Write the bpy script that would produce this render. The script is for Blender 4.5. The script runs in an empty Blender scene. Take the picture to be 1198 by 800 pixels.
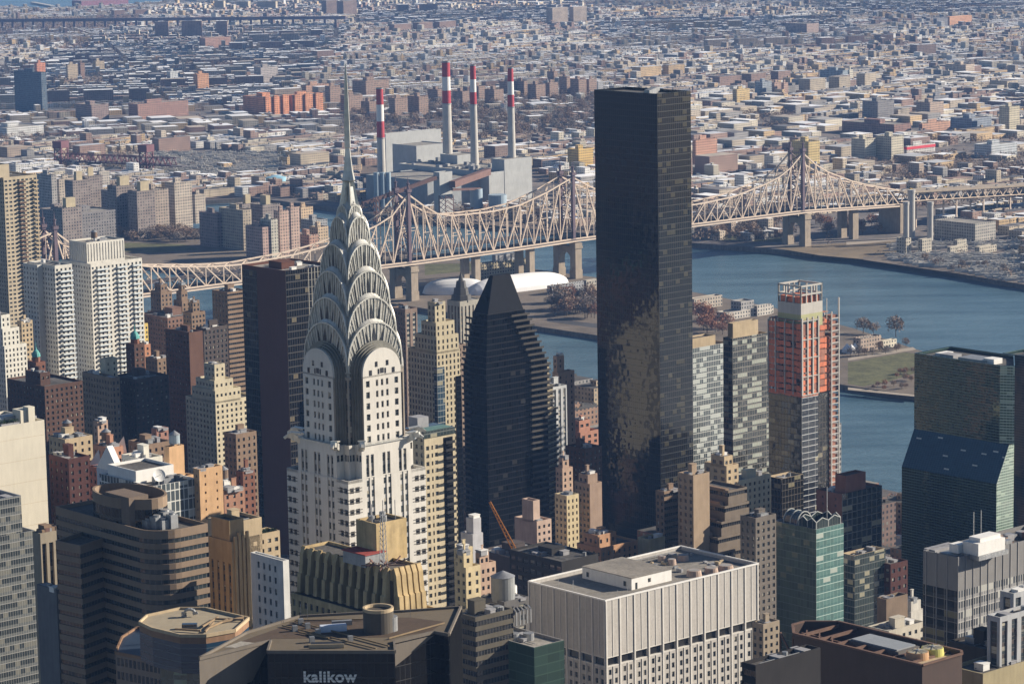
import bpy, math, random
import numpy as np
from mathutils import Vector, Matrix
R=math.radians
random.seed(7); rng=np.random.default_rng(11)
sc=bpy.context.scene; COL=sc.collection
# ---------------- camera, sky, sun, exposure ----------------
FPX=3480.0; PITCH=R(9.25); HC=390.0
cam_d=bpy.data.cameras.new('camera'); cam=bpy.data.objects.new('camera',cam_d); COL.objects.link(cam)
ROLL=R(1.0)
cam.location=(0,0,HC); cam.rotation_euler=(Matrix.Rotation(R(90)-PITCH,4,'X')@Matrix.Rotation(-ROLL,4,'Z')).to_euler()
cam_d.sensor_width=36; cam_d.lens=36*FPX/1198; cam_d.clip_start=10; cam_d.clip_end=60000
sc.camera=cam
SUN_AZ=R(77); SUN_EL=R(23)      # azimuth clockwise from +Y (the viewing direction)
w=bpy.data.worlds.new('World'); sc.world=w; w.use_nodes=True
wn=w.node_tree; bg=wn.nodes['Background']
sky=wn.nodes.new('ShaderNodeTexSky'); sky.sky_type='NISHITA'; sky.sun_disc=False
sky.sun_elevation=SUN_EL; sky.sun_rotation=SUN_AZ; sky.altitude=300; sky.air_density=0.75; sky.dust_density=0.15; sky.ozone_density=1.5
wn.links.new(sky.outputs[0],bg.inputs[0]); bg.inputs[1].default_value=0.05
sl=bpy.data.lights.new('sun','SUN'); sl.energy=5.0; sl.angle=R(0.5); sl.color=(1,.885,.73)
so=bpy.data.objects.new('sun',sl); COL.objects.link(so)
sd=Vector((math.sin(SUN_AZ)*math.cos(SUN_EL),math.cos(SUN_AZ)*math.cos(SUN_EL),math.sin(SUN_EL)))
so.rotation_euler=sd.to_track_quat('Z','Y').to_euler(); so.location=(800,0,900)
sc.view_settings.view_transform='Standard'; sc.view_settings.look='None'; sc.view_settings.exposure=0.92; sc.view_settings.gamma=1
sc.cycles.max_bounces=5; sc.cycles.diffuse_bounces=1; sc.cycles.glossy_bounces=3; sc.cycles.volume_bounces=0
sc.cycles.transmission_bounces=2; sc.cycles.use_denoising=True; sc.cycles.caustics_reflective=False
# ---------------- camera maths: pixel of the 1198x800 photograph <-> world ----------------
cP,sP=math.cos(PITCH),math.sin(PITCH); cR,sR=math.cos(ROLL),math.sin(ROLL)
def ray(x,y):
    a=(x-599)/FPX; b=(400-y)/FPX; a,b=a*cR+b*sR,-a*sR+b*cR
    return (a, cP+b*sP, -sP+b*cP)
def G(x,y,z=0.0):
    r=ray(x,y); t=(z-HC)/r[2]; return (r[0]*t,r[1]*t)
def Zat(x,y,Y):
    r=ray(x,y); return HC+r[2]*Y/r[1]
def PX(X,Y,Z):
    z=Z-HC; d=Y*cP-z*sP; a,b=X/d,(z*cP+Y*sP)/d; return 599+FPX*(a*cR-b*sR), 400-FPX*(a*sR+b*cR)
TH=R(41.5)
S=(math.cos(TH),math.sin(TH)); A=(-math.sin(TH),math.cos(TH))
GZ=8.0
# ---------------- mesh builder ----------------
class MB:
    def __init__(s): s.v=[]; s.f=[]; s.uv=[]; s.mi=[]
    def poly(s,ps,mi=0,uv=None):
        n=len(s.v); s.v.extend(ps); s.f.append(tuple(range(n,n+len(ps)))); s.mi.append(mi)
        s.uv.extend(uv if uv else [(p[0],p[1]) for p in ps])
    def wall(s,p0,p1,z0,z1,mi=0,u0=0.0):     # vertical quad, outward normal to the right of p0->p1
        L=math.hypot(p1[0]-p0[0],p1[1]-p0[1])
        s.poly([(p0[0],p0[1],z0),(p1[0],p1[1],z0),(p1[0],p1[1],z1),(p0[0],p0[1],z1)],mi,[(u0,z0),(u0+L,z0),(u0+L,z1),(u0,z1)])
    def prism(s,pl,z0,z1,mi=0,mt=None,bot=False):
        n=len(pl)
        for i in range(n): s.wall(pl[i],pl[(i+1)%n],z0,z1,mi)
        s.poly([(p[0],p[1],z1) for p in pl],mi if mt is None else mt)
        if bot: s.poly([(p[0],p[1],z0) for p in pl][::-1],mi)
    def box(s,x0,x1,y0,y1,z0,z1,mi=0,mt=None,bot=True):
        s.prism([(x0,y0),(x1,y0),(x1,y1),(x0,y1)],z0,z1,mi,mt,bot)
    def cyl(s,cx,cy,r0,z0,z1,r1=None,n=16,mi=0,mt=None):
        r1=r0 if r1 is None else r1
        a=[(math.cos(2*math.pi*i/n),math.sin(2*math.pi*i/n)) for i in range(n)]
        for i in range(n):
            p,q=a[i],a[(i+1)%n]
            s.poly([(cx+p[0]*r0,cy+p[1]*r0,z0),(cx+q[0]*r0,cy+q[1]*r0,z0),(cx+q[0]*r1,cy+q[1]*r1,z1),(cx+p[0]*r1,cy+p[1]*r1,z1)],mi,
                [(i*r0*.4,z0),((i+1)*r0*.4,z0),((i+1)*r0*.4,z1),(i*r0*.4,z1)])
        if r1>1e-3: s.poly([(cx+p[0]*r1,cy+p[1]*r1,z1) for p in a],mi if mt is None else mt)
    def beam(s,p,q,wd,ht=None,mi=0):
        ht=ht or wd; p=Vector(p); q=Vector(q); d=(q-p)
        if d.length<1e-6: return
        d.normalize(); up=Vector((0,0,1)) if abs(d.z)<.95 else Vector((0,1,0))
        a=d.cross(up).normalized()*wd/2; b=a.cross(d).normalized()*ht/2
        c=[(p+i*a+j*b) for i,j in((-1,-1),(1,-1),(1,1),(-1,1))]; e=[(q+i*a+j*b) for i,j in((-1,-1),(1,-1),(1,1),(-1,1))]
        c=[tuple(x) for x in c]; e=[tuple(x) for x in e]
        for i in range(4):
            j=(i+1)%4; s.poly([c[i],c[j],e[j],e[i]],mi)
        s.poly(c[::-1],mi); s.poly(e,mi)
    def add(s,o,M=None):
        n=len(s.v)
        s.v.extend(o.v if M is None else [tuple(M@Vector(p)) for p in o.v])
        s.f.extend(tuple(i+n for i in f) for f in o.f); s.mi.extend(o.mi); s.uv.extend(o.uv)
    def mesh(s,name,mats,smooth=False):
        me=bpy.data.meshes.new(name); me.from_pydata(s.v,[],s.f)
        for m in mats: me.materials.append(m)
        ul=me.uv_layers.new(name='UVMap'); ul.data.foreach_set('uv',np.array(s.uv,dtype=np.float32).ravel())
        me.polygons.foreach_set('material_index',s.mi)
        if smooth: me.polygons.foreach_set('use_smooth',[True]*len(s.f))
        me.update(); return me
    def obj(s,name,mats,parent=None,smooth=False,**tags):
        if not isinstance(mats,(list,tuple)): mats=[mats]
        return link(name,s.mesh(name,mats,smooth),parent,**tags)
def link(name,data,parent=None,**tags):
    o=bpy.data.objects.new(name,data); COL.objects.link(o)
    if parent is not None: o.parent=parent
    for k,v in tags.items():
        if v is not None: o[k]=v
    return o
# ---------------- node helpers and materials ----------------
def newmat(name):
    m=bpy.data.materials.new(name); m.use_nodes=True; nt=m.node_tree
    return m,nt,nt.nodes['Principled BSDF']
def nd(nt,t,ins=(),**pr):
    n=nt.nodes.new('ShaderNode'+t)
    for k,v in pr.items(): setattr(n,k,v)
    for k,v in (ins.items() if isinstance(ins,dict) else enumerate(ins)):
        if v is None: continue
        if isinstance(v,bpy.types.NodeSocket): nt.links.new(v,n.inputs[k])
        else: n.inputs[k].default_value=v
    return n
def mt(nt,op,*a): return nd(nt,'Math',a,operation=op).outputs[0]
def mixc(nt,f,a,b):
    n=nt.nodes.new('ShaderNodeMix'); n.data_type='RGBA'
    for i,v in ((0,f),(6,a),(7,b)):
        if isinstance(v,bpy.types.NodeSocket): nt.links.new(v,n.inputs[i])
        else: n.inputs[i].default_value=v if i==0 else (*v,1)[:4]
    return n.outputs[2]
def c4(c): return (c[0],c[1],c[2],1)
def sc_(c,k): return tuple(min(1,x*k) for x in c[:3])
_mc={}
def stone(name,col,rough=.85,var=.18,scale=.25,spec=.25,metal=0.,fine=True,dirt=True):
    key=(name,col,rough)
    if key in _mc: return _mc[key]
    m,nt,b=newmat(name); tc=nd(nt,'TexCoord').outputs['Object']
    n1=nd(nt,'TexNoise',{'Vector':tc,'Scale':scale,'Detail':5.,'Roughness':.65}).outputs[0]
    mp=nd(nt,'Mapping',{'Vector':tc,'Scale':(1.,1.,.12)}).outputs[0]
    n2=nd(nt,'TexNoise',{'Vector':mp,'Scale':.9,'Detail':4.}).outputs[0]
    n3=nd(nt,'TexNoise',{'Vector':tc,'Scale':.045,'Detail':3.}).outputs[0]; f=mt(nt,'ADD',mt(nt,'ADD',mt(nt,'MULTIPLY',n1,.45),mt(nt,'MULTIPLY',n2,.35)),mt(nt,'MULTIPLY',n3,.2))
    f=nd(nt,'MapRange',{'Value':f,1:.36,2:.64}).outputs[0]
    c=mixc(nt,f,sc_(col,1-var*1.3),sc_(col,1+var*.8)); nt.links.new(c,b.inputs['Base Color'])
    b.inputs['Roughness'].default_value=rough; b.inputs['Specular IOR Level'].default_value=spec; b.inputs['Metallic'].default_value=metal
    _mc[key]=m; return m
def uvcells(nt,pw,ph):
    uv=nd(nt,'UVMap').outputs[0]; s=nd(nt,'SeparateXYZ',[uv])
    u=mt(nt,'DIVIDE',s.outputs[0],pw); v=mt(nt,'DIVIDE',s.outputs[1],ph)
    fu,fv=mt(nt,'FRACT',u),mt(nt,'FRACT',v); iu,iv=mt(nt,'FLOOR',u),mt(nt,'FLOOR',v)
    cid=nd(nt,'CombineXYZ',[iu,iv,0.]).outputs[0]
    wn_=nd(nt,'TexWhiteNoise',{'Vector':cid}); return fu,fv,iu,iv,wn_,uv
def inside(nt,f,a,b): return mt(nt,'MULTIPLY',mt(nt,'GREATER_THAN',f,a),mt(nt,'LESS_THAN',f,b))
def farwall(name,col,bw=3.2,fh=3.1,a=.28,b=.72,c=.25,d=.75,dark=(.03,.035,.045),attr=False):
    key=(name,col,bw,fh)
    if key in _mc: return _mc[key]
    m,nt,bs=newmat(name); fu,fv,iu,iv,wnz,uv=uvcells(nt,bw,fh)
    msk=mt(nt,'MULTIPLY',inside(nt,fu,a,b),inside(nt,fv,c,d))
    geo=nd(nt,'NewGeometry'); nz=nd(nt,'SeparateXYZ',[geo.outputs['Normal']]).outputs[2]
    msk=mt(nt,'MULTIPLY',msk,mt(nt,'LESS_THAN',mt(nt,'ABSOLUTE',nz),.5))
    tc=nd(nt,'TexCoord').outputs['Object']
    n1=nd(nt,'TexNoise',{'Vector':tc,'Scale':.15 if not attr else .05,'Detail':4.}).outputs[0]
    f=nd(nt,'MapRange',{'Value':n1,1:.35,2:.65}).outputs[0]
    if attr:
        ac=nd(nt,'Attribute',attribute_name='col').outputs['Color']
        hv=nd(nt,'HueSaturation',{'Value':nd(nt,'MapRange',{'Value':f,3:.8,4:1.15}).outputs[0],'Color':ac}).outputs[0]; base=hv
    else: base=mixc(nt,f,sc_(col,.8),sc_(col,1.15))
    wc=mixc(nt,mt(nt,'POWER',wnz.outputs['Value'],3.),dark,(.22,.22,.2))
    nt.links.new(mixc(nt,msk,base,wc),bs.inputs['Base Color'])
    nt.links.new(mt(nt,'SUBTRACT',.85,mt(nt,'MULTIPLY',msk,.6)),bs.inputs['Roughness'])
    _mc[key]=m; return m
def curtain(name,glass,frame,pw=1.5,ph=3.6,mu=.07,mv=.06,sp=.0,spc=None,wob=.012,ior=1.9,rough=.06,blind=.15,bc=(.3,.28,.2),fr=.45,metal=0.,warp=.01,tint=None):
    """glass wall: panes with their own slight tilt and warp, mullions, spandrels, some drawn blinds"""
    m,nt,bs=newmat(name); fu,fv,iu,iv,wnz,uv=uvcells(nt,pw,ph)
    mul=mt(nt,'MAXIMUM',mt(nt,'LESS_THAN',fu,mu),mt(nt,'LESS_THAN',fv,mv))
    spm=mt(nt,'LESS_THAN',fv,sp+mv) if sp>0 else 0.
    cid2=nd(nt,'CombineXYZ',[mt(nt,'FLOOR',mt(nt,'DIVIDE',iu,2.)),iv,3.]).outputs[0]
    w2=nd(nt,'TexWhiteNoise',{'Vector':cid2}).outputs['Value']
    c=mixc(nt,mt(nt,'MULTIPLY',wnz.outputs['Value'],.6),glass,sc_(glass,.45))
    c=mixc(nt,mt(nt,'MULTIPLY',mt(nt,'LESS_THAN',w2,blind),mt(nt,'GREATER_THAN',fv,.35)),c,bc)
    if sp>0: c=mixc(nt,spm,c,spc)
    c=mixc(nt,mul,c,frame); nt.links.new(c,bs.inputs['Base Color'])
    g=nd(nt,'NewGeometry').outputs['Normal']; tc=nd(nt,'TexCoord').outputs['Object']
    v1=nd(nt,'VectorMath',[wnz.outputs['Color'],(.5,.5,.5)],operation='SUBTRACT').outputs[0]
    v1=nd(nt,'VectorMath',{0:v1,'Scale':wob},operation='SCALE').outputs[0]
    nz=nd(nt,'TexNoise',{'Vector':tc,'Scale':.35,'Detail':2.}).outputs['Color']
    v2=nd(nt,'VectorMath',[nz,(.5,.5,.5)],operation='SUBTRACT').outputs[0]
    v2=nd(nt,'VectorMath',{0:v2,'Scale':warp*2},operation='SCALE').outputs[0]
    sm=nd(nt,'VectorMath',[nd(nt,'VectorMath',[g,v1],operation='ADD').outputs[0],v2],operation='ADD').outputs[0]
    nm=nd(nt,'VectorMath',[sm],operation='NORMALIZE').outputs[0]; nt.links.new(nm,bs.inputs['Normal'])
    nt.links.new(mt(nt,'ADD',rough,mt(nt,'MULTIPLY',mul,fr-rough)),bs.inputs['Roughness'])
    bs.inputs['IOR'].default_value=ior; bs.inputs['Metallic'].default_value=metal
    if tint: bs.inputs['Specular Tint'].default_value=(*tint,1)
    return m
def panemat(name,dark=(.02,.026,.03),blind=(.42,.39,.31),pb=.38,bar=True,ior=1.6):
    m,nt,bs=newmat(name)
    r1=nd(nt,'ObjectInfo').outputs['Random']; r2=nd(nt,'NewGeometry').outputs['Random Per Island']
    r=mt(nt,'FRACT',mt(nt,'ADD',mt(nt,'MULTIPLY',r1,7.31),mt(nt,'MULTIPLY',r2,3.77)))
    rb=mt(nt,'FRACT',mt(nt,'MULTIPLY',r,13.7))
    uv=nd(nt,'UVMap').outputs[0]; s=nd(nt,'SeparateXYZ',[uv])
    bl=mt(nt,'MULTIPLY',mt(nt,'LESS_THAN',r,pb),mt(nt,'GREATER_THAN',s.outputs[1],mt(nt,'MULTIPLY',rb,.9)))
    c=mixc(nt,rb,dark,sc_(dark,2.6)); c=mixc(nt,bl,c,mixc(nt,mt(nt,'FRACT',mt(nt,'MULTIPLY',r,37.1)),blind,(.12,.125,.12)))
    if bar:
        e=mt(nt,'MAXIMUM',mt(nt,'MAXIMUM',mt(nt,'LESS_THAN',s.outputs[0],.06),mt(nt,'GREATER_THAN',s.outputs[0],.94)),
            mt(nt,'MAXIMUM',mt(nt,'LESS_THAN',s.outputs[1],.05),inside(nt,s.outputs[1],.48,.53)))
        c=mixc(nt,e,c,(.16,.15,.13))
    nt.links.new(c,bs.inputs['Base Color']); bs.inputs['Roughness'].default_value=.12; bs.inputs['IOR'].default_value=ior
    return m
PANE=panemat('window_glass'); PANE_D=panemat('dark_window_glass',pb=.12); 
def bandmat(name,dark,pw=1.4,fr=(.12,.11,.1),bl=.25):
    return curtain(name,dark,fr,pw=pw,ph=50,mu=.08,mv=0.,blind=bl,bc=(.3,.28,.22),wob=.02,ior=1.7,warp=.02)
# ---------------- buildings ----------------
NOBJ=[0]
class B:
    """one building: an Empty at the near corner of its footprint, local x along the right face, local y along the left face"""
    def __init__(s,name,label,cat,xl,xc,xr,yt,Y,wall,g=GZ,group=None,th=TH,kind=None,win=True):
        s.ca=(math.cos(th),math.sin(th)); s.cb=(-math.sin(th),math.cos(th)); s.th=th
        s.g=g; z=Zat(xc,yt,Y); r=ray(xc,yt); s.O=(r[0]*Y/r[1],Y); s.zt=z; s.h=z-g
        def solve(xt,D):
            lo,hi=0.,400.; f=lambda q: PX(s.O[0]+D[0]*q,s.O[1]+D[1]*q,z)[0]-xt
            if f(0)*f(400)>0: return 1.
            for _ in range(40):
                md=(lo+hi)/2
                if f(lo)*f(md)<=0: hi=md
                else: lo=md
            return lo
        s.a=abs(solve(xl,s.cb)); s.b=abs(solve(xr,s.ca))
        s.root=link(name,None,None,label=label,category=cat,group=group)
        s.root.location=(s.O[0],s.O[1],g); s.root.rotation_euler=(0,0,th); s.root.empty_display_size=5
        s.wall=MB(); s.roof=MB(); s.extra={}; s.reps={}; s.mats=[wall]; s.rmat=ROOF; s.win=win
        FOOT.append((s.O,s.a,s.b,th))
    def m(s,mat):
        if mat in s.mats: return s.mats.index(mat)
        s.mats.append(mat); return len(s.mats)-1
    def W(s,u,v): return (s.O[0]+s.ca[0]*u+s.cb[0]*v, s.O[1]+s.ca[1]*u+s.cb[1]*v)
    def loc(s,x,y,zl):      # pixel at local height zl -> local (u,v)
        p=G(x,y,zl+s.g); dx,dy=p[0]-s.O[0],p[1]-s.O[1]
        return (dx*s.ca[0]+dy*s.ca[1], dx*s.cb[0]+dy*s.cb[1])
    def zl(s,x,y,u,v):      # local height of the pixel over local point's depth
        return Zat(x,y,s.W(u,v)[1])-s.g
    def faces_cam(s,p0,p1):
        q0,q1=s.W(*p0),s.W(*p1); nx,ny=q1[1]-q0[1],-(q1[0]-q0[0])
        return nx*(-q0[0])+ny*(-q0[1])>0
    def rep(s,kind,key,make,M,score=0): s.reps.setdefault(kind,{}).setdefault(key,[make,[]])[1].append((score,M))
    def pane(s,p0,d,u,z,w_,h_,dep,mat,kind='window'):
        ang=math.atan2(d[1],d[0]); nx,ny=d[1],-d[0]
        x,y=p0[0]+d[0]*u-nx*dep,p0[1]+d[1]*u-ny*dep
        def mk(w_=w_,h_=h_,mat=mat):
            b=MB(); b.poly([(-w_/2,0,-h_/2),(w_/2,0,-h_/2),(w_/2,0,h_/2),(-w_/2,0,h_/2)],0,[(0,0),(1,0),(1,1),(0,1)]); return b,[mat]
        s.rep(kind,(round(w_,2),round(h_,2),mat.name),mk,Matrix.Translation((x,y,z))@Matrix.Rotation(ang,4,'Z'),z)
    def fac(s,p0,p1,z0,z1,sp,wm=0):
        L=math.hypot(p1[0]-p0[0],p1[1]-p0[1])
        if L<.05 or z1-z0<.05: return
        if sp is None or not s.faces_cam(p0,p1):
            s.wall.wall(p0,p1,z0,z1,wm); return
        t=sp['t']; d=((p1[0]-p0[0])/L,(p1[1]-p0[1])/L); nx,ny=d[1],-d[0]
        wm=s.m(sp['wall']) if 'wall' in sp else wm
        def P(u,z,dep=0.): return (p0[0]+d[0]*u-nx*dep,p0[1]+d[1]*u-ny*dep,z)
        def q(u0,u1,a0,a1,dep=0.,mi=wm):
            if u1-u0<1e-3 or a1-a0<1e-3: return
            s.wall.poly([P(u0,a0,dep),P(u1,a0,dep),P(u1,a1,dep),P(u0,a1,dep)],mi,[(u0,a0),(u1,a0),(u1,a1),(u0,a1)])
        zlow=max(z0, sp.get('zmin',-1e9))
        if t=='g':   # one glass wall
            s.wall.wall(p0,p1,z0,z1,s.m(sp['glass'])); return
        if t=='w':   # far wall with windows in the material
            s.wall.wall(p0,p1,z0,z1,s.m(sp['wall'])); return
        top=sp.get('top',1.6); fh=sp['fh']; zt=z1-top
        nf=int((zt-z0)/fh)
        nf=min(nf,sp.get('nf',999))
        if nf<1: s.wall.wall(p0,p1,z0,z1,wm); return
        rec=sp.get('rec',.35)
        if t=='r':   # ribbon bands
            wh=sp['wh']; e=sp.get('edge',0.)
            q(0,L,zt,z1)
            for k in range(nf):
                b1=zt-k*fh; b0=b1-wh; c0=b1-fh
                q(0,L,c0,b0)
                if e>0: q(0,e,b0,b1); q(L-e,L,b0,b1)
                s.wall.poly([P(e,b0),P(L-e,b0),P(L-e,b0,rec),P(e,b0,rec)],wm)
                def mk(L=L-2*e,wh=wh,mat=sp['glass']):
                    b=MB(); b.poly([(0,0,0),(L,0,0),(L,0,wh),(0,0,wh)],0,[(0,0),(L,0),(L,wh),(0,wh)]); return b,[mat]
                pp=P(e,b0,rec)
                s.rep('window_band',(round(L,2),round(wh,2)),mk,Matrix.Translation(pp)@Matrix.Rotation(math.atan2(d[1],d[0]),4,'Z'),b0)
            q(0,L,z0,zt-nf*fh); return
        # punched openings; columns given or regular
        ww,wh=sp['ww'],sp['wh']; mrg=sp.get('mrg',0.)
        if 'cols' in sp: cols=[(c,(cw or ww)) for c,cw in sp['cols']]
        else:
            n=max(1,round((L-2*mrg)/sp['bay'])); bw=(L-2*mrg)/n; cols=[(mrg+(i+.5)*bw,min(ww,bw*.85)) for i in range(n)]
            if sp.get('pair'): cols=[(c+o*sp['pair'],cw*.42) for c,cw in cols for o in(-1,1)]
        if t=='v':   # continuous recessed strips between piers; spandrels in another material
            q(0,L,zt,z1); sm=s.m(sp.get('span',s.mats[wm])); u=0.
            zb=zt-nf*fh
            for c,cw in cols:
                a0,a1=c-cw/2,c+cw/2
                q(u,a0,zb,zt)
                s.wall.poly([P(a0,zb),P(a0,zb,rec),P(a0,zt,rec),P(a0,zt)],wm); s.wall.poly([P(a1,zb,rec),P(a1,zb),P(a1,zt),P(a1,zt,rec)],wm)
                s.wall.poly([P(a0,zt,rec),P(a1,zt,rec),P(a1,zt),P(a0,zt)],wm)
                q(a0,a1,zb,zt,rec,sm); u=a1
                for k in range(nf): s.pane(p0,d,c,zt-k*fh-fh/2,cw*.96,wh,rec-.06,sp.get('glass',PANE))
            q(u,L,zb,zt); q(0,L,z0,zb); return
        q(0,L,zt,z1)
        for k in range(nf):
            b1=zt-k*fh-(fh-wh)*.35; b0=b1-wh; c0=zt-(k+1)*fh
            q(0,L,b1,zt-k*fh); q(0,L,c0,b0); u=0.
            for c,cw in cols:
                a0,a1=c-cw/2,c+cw/2; q(u,a0,b0,b1); u=a1
                s.wall.poly([P(a0,b0),P(a1,b0),P(a1,b0,rec),P(a0,b0,rec)],wm)
                s.wall.poly([P(a0,b0),P(a0,b0,rec),P(a0,b1,rec),P(a0,b1)],wm)
                s.wall.poly([P(a1,b0,rec),P(a1,b0),P(a1,b1),P(a1,b1,rec)],wm)
                s.pane(p0,d,c,(b0+b1)/2,cw,wh,rec,sp.get('glass',PANE))
            q(u,L,b0,b1)
        q(0,L,z0,zt-nf*fh)
    def prism(s,pl,z0,z1,sp=None,par=1.0,wm=0,roof=True,rm=None):
        """pl counter-clockwise local polygon; sp = one spec or a list, one per edge"""
        n=len(pl)
        for i in range(n):
            e=sp[i] if isinstance(sp,list) else sp
            s.fac(pl[i],pl[(i+1)%n],z0,z1,e,wm)
        if not roof: return
        zr=z1-par
        if par>0:
            cx=sum(p[0] for p in pl)/n; cy=sum(p[1] for p in pl)/n
            inn=[]
            for i in range(n):
                a,b,c=Vector(pl[i-1]),Vector(pl[i]),Vector(pl[(i+1)%n])
                d1=(b-a).normalized(); d2=(c-b).normalized(); n1=Vector((-d1.y,d1.x)); n2=Vector((-d2.y,d2.x))
                mm=(n1+n2); mm=mm/max(.3,mm.length_squared/2) if mm.length>1e-3 else n1
                inn.append(tuple(b+mm*.45))
            for i in range(n):
                j=(i+1)%n
                s.wall.poly([(*pl[i],z1),(*pl[j],z1),(*inn[j],z1),(*inn[i],z1)],wm)
                s.wall.wall(inn[j],inn[i],zr,z1,wm)
            s.roof.poly([(*p,zr) for p in inn])
        else: s.roof.poly([(*p,z1) for p in pl])
    def box(s,u0,u1,v0,v1,z0,z1,spL=None,spR=None,par=1.0,wm=0):
        s.prism([(u0,v0),(u1,v0),(u1,v1),(u0,v1)],z0,z1,[spR,None,None,spL],par,wm)
    def part(s,name,mb,mats,**k): return mb.obj(name,mats,s.root,**k)
    def clutter(s,u0,u1,v0,v1,z,n=6,big=True,seed=0,tank=True):
        rd=random.Random(seed*17+int(s.O[1])); 
        def bx(name,mat,x,y,w_,l_,h_):
            b=MB(); b.box(x-w_/2,x+w_/2,y-l_/2,y+l_/2,z,z+h_); b.box(x-w_/2-.15,x+w_/2+.15,y-l_/2-.15,y+l_/2+.15,z+h_,z+h_+.25); b.obj(name,[mat],s.root)
        du,dv=u1-u0,v1-v0
        if big:
            bx('bulkhead',s.mats[0],u0+du*rd.uniform(.35,.6),v0+dv*rd.uniform(.4,.6),du*rd.uniform(.25,.4),dv*rd.uniform(.25,.4),rd.uniform(3,5.5))
        for i in range(n):
            x,y=u0+du*rd.uniform(.1,.9),v0+dv*rd.uniform(.1,.9)
            k=rd.random()
            if k<.6: bx('air_handler',rd.choice([METAL,WHITEP,GREYP]),x,y,rd.uniform(1.5,3.5),rd.uniform(1.5,4),rd.uniform(1,2.2))
            elif k<.8:
                b=MB(); b.cyl(x,y,.8,z,z+1.6,n=10); b.obj('exhaust_vent',[METAL],s.root,smooth=False)
            else: bx('skylight',GREYP,x,y,2.5,5,.7)
        if n>=3:
            b=MB(); y=v0+dv*rd.uniform(.2,.8); b.beam((u0+du*.1,y,z+.5),(u1-du*.15,y,z+.5),.28); b.beam((u0+du*.3,v0+dv*.1,z+.4),(u0+du*.3,v1-dv*.1,z+.4),.22); b.obj('roof_pipe',[METAL],s.root)
        if tank and rd.random()<.7: s.tank(u0+du*rd.uniform(.25,.75),v0+dv*rd.uniform(.3,.8),z,2.0,3.6,2.8)
    def tank(s,x,y,z,r,h,leg,mat=None,cone=None):
        b=MB()
        for i in range(4):
            a=R(45+90*i); b.beam((x+r*.8*math.cos(a),y+r*.8*math.sin(a),z),(x+r*.8*math.cos(a),y+r*.8*math.sin(a),z+leg),.3)
        b.cyl(x,y,r*1.02,z+leg-.3,z+leg,n=14); t=MB(); t.cyl(x,y,r,z+leg,z+leg+h,n=14); c=MB(); c.cyl(x,y,r*1.08,z+leg+h,z+leg+h+r*.8,.02,n=14)
        o=link('water_tank',None,s.root); 
        b.obj('tank_frame',[METAL],o); t.obj('tank_barrel',[mat or WOOD],o); c.obj('tank_cap',[cone or METAL],o)
    def done(s):
        s.wall.obj('wall',s.mats,s.root)
        if s.roof.f: s.roof.obj('roof',[s.rmat],s.root)
        for kind,d in s.reps.items():
            allr=[]
            for key,(mk,L) in d.items():
                for sc0,M in L: allr.append((sc0,key,M))
            vis=[]
            rest={}
            for sc0,key,M in allr:
                t=M.translation; X,Y=s.W(t.x,t.y); x,y=PX(X,Y,t.z+s.g)
                if -10<x<1208 and -5<y<812: vis.append((t.z,key,M))
                else: rest.setdefault(key,[]).append(M)
            vis.sort(key=lambda q:-q[0]); keep=vis[:100 if s.win else 0]
            for q in vis[len(keep):]: rest.setdefault(q[1],[]).append(q[2])
            cache={}
            for _,key,M in keep:
                if key not in cache:
                    b,ms=d[key][0](); cache[key]=b.mesh(kind,ms)
                o=bpy.data.objects.new(kind,cache[key]); COL.objects.link(o); o.parent=s.root; o.matrix_local=M; NOBJ[0]+=1
            if rest:
                big=MB(); mats=[]
                for key,Ms in rest.items():
                    b,ms=d[key][0](); off=[mats.index(m_) if m_ in mats else (mats.append(m_) or len(mats)-1) for m_ in ms]
                    bb=MB(); bb.v=b.v; bb.f=b.f; bb.uv=b.uv; bb.mi=[off[i] for i in b.mi]
                    for M in Ms: big.add(bb,M)
                big.obj(kind,mats,s.root,kind='stuff')
        return s
FOOT=[]
ROOF=stone('tar_roof',(.10,.095,.09),.9,.5,.10); ROOF_L=stone('light_gravel_roof',(.30,.28,.245),.9,.38,.12)
METAL=stone('galvanised_metal',(.34,.35,.36),.5,.2,.5,metal=.6); WHITEP=stone('white_paint',(.72,.71,.68),.6,.08,.4)
GREYP=stone('grey_paint',(.3,.3,.31),.7,.15,.4); WOOD=stone('weathered_wood',(.2,.14,.1),.85,.25,1.2); BLACKP=stone('black_paint',(.02,.02,.022),.5,.2,.4)
# ---------------- setting: water, land ----------------
def structure(name,mb,mats,**k): return mb.obj(name,mats,None,kind='structure',**k)
m,nt,bs=newmat('river_water'); tc=nd(nt,'TexCoord').outputs['Object']
n1=nd(nt,'TexNoise',{'Vector':nd(nt,'Mapping',{'Vector':tc,'Scale':(1.,1.6,1.)}).outputs[0],'Scale':.12,'Detail':6.,'Roughness':.7}).outputs[0]
n2=nd(nt,'TexNoise',{'Vector':nd(nt,'Mapping',{'Vector':tc,'Scale':(1.,5.,1.),'Rotation':(0,0,.8)}).outputs[0],'Scale':.006,'Detail':5.}).outputs[0]
nt.links.new(mixc(nt,nd(nt,'MapRange',{'Value':n2,1:.35,2:.65}).outputs[0],(.05,.10,.13),(.105,.18,.22)),bs.inputs['Base Color'])
nt.links.new(nd(nt,'Bump',{'Height':n1,'Strength':.7,'Distance':2.0}).outputs[0],bs.inputs['Normal'])
bs.inputs['Roughness'].default_value=.22; bs.inputs['IOR'].default_value=1.33
WATER=m
b=MB(); b.poly([(-9000,-2000,0),(9000,-2000,0),(9000,22000,0),(-9000,22000,0)]); structure('water',b,WATER)
GRD=stone('city_ground',(.11,.10,.095),.9,.45,.02); LOT=stone('asphalt_and_dirt',(.17,.14,.11),.95,.4,.03)
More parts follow.
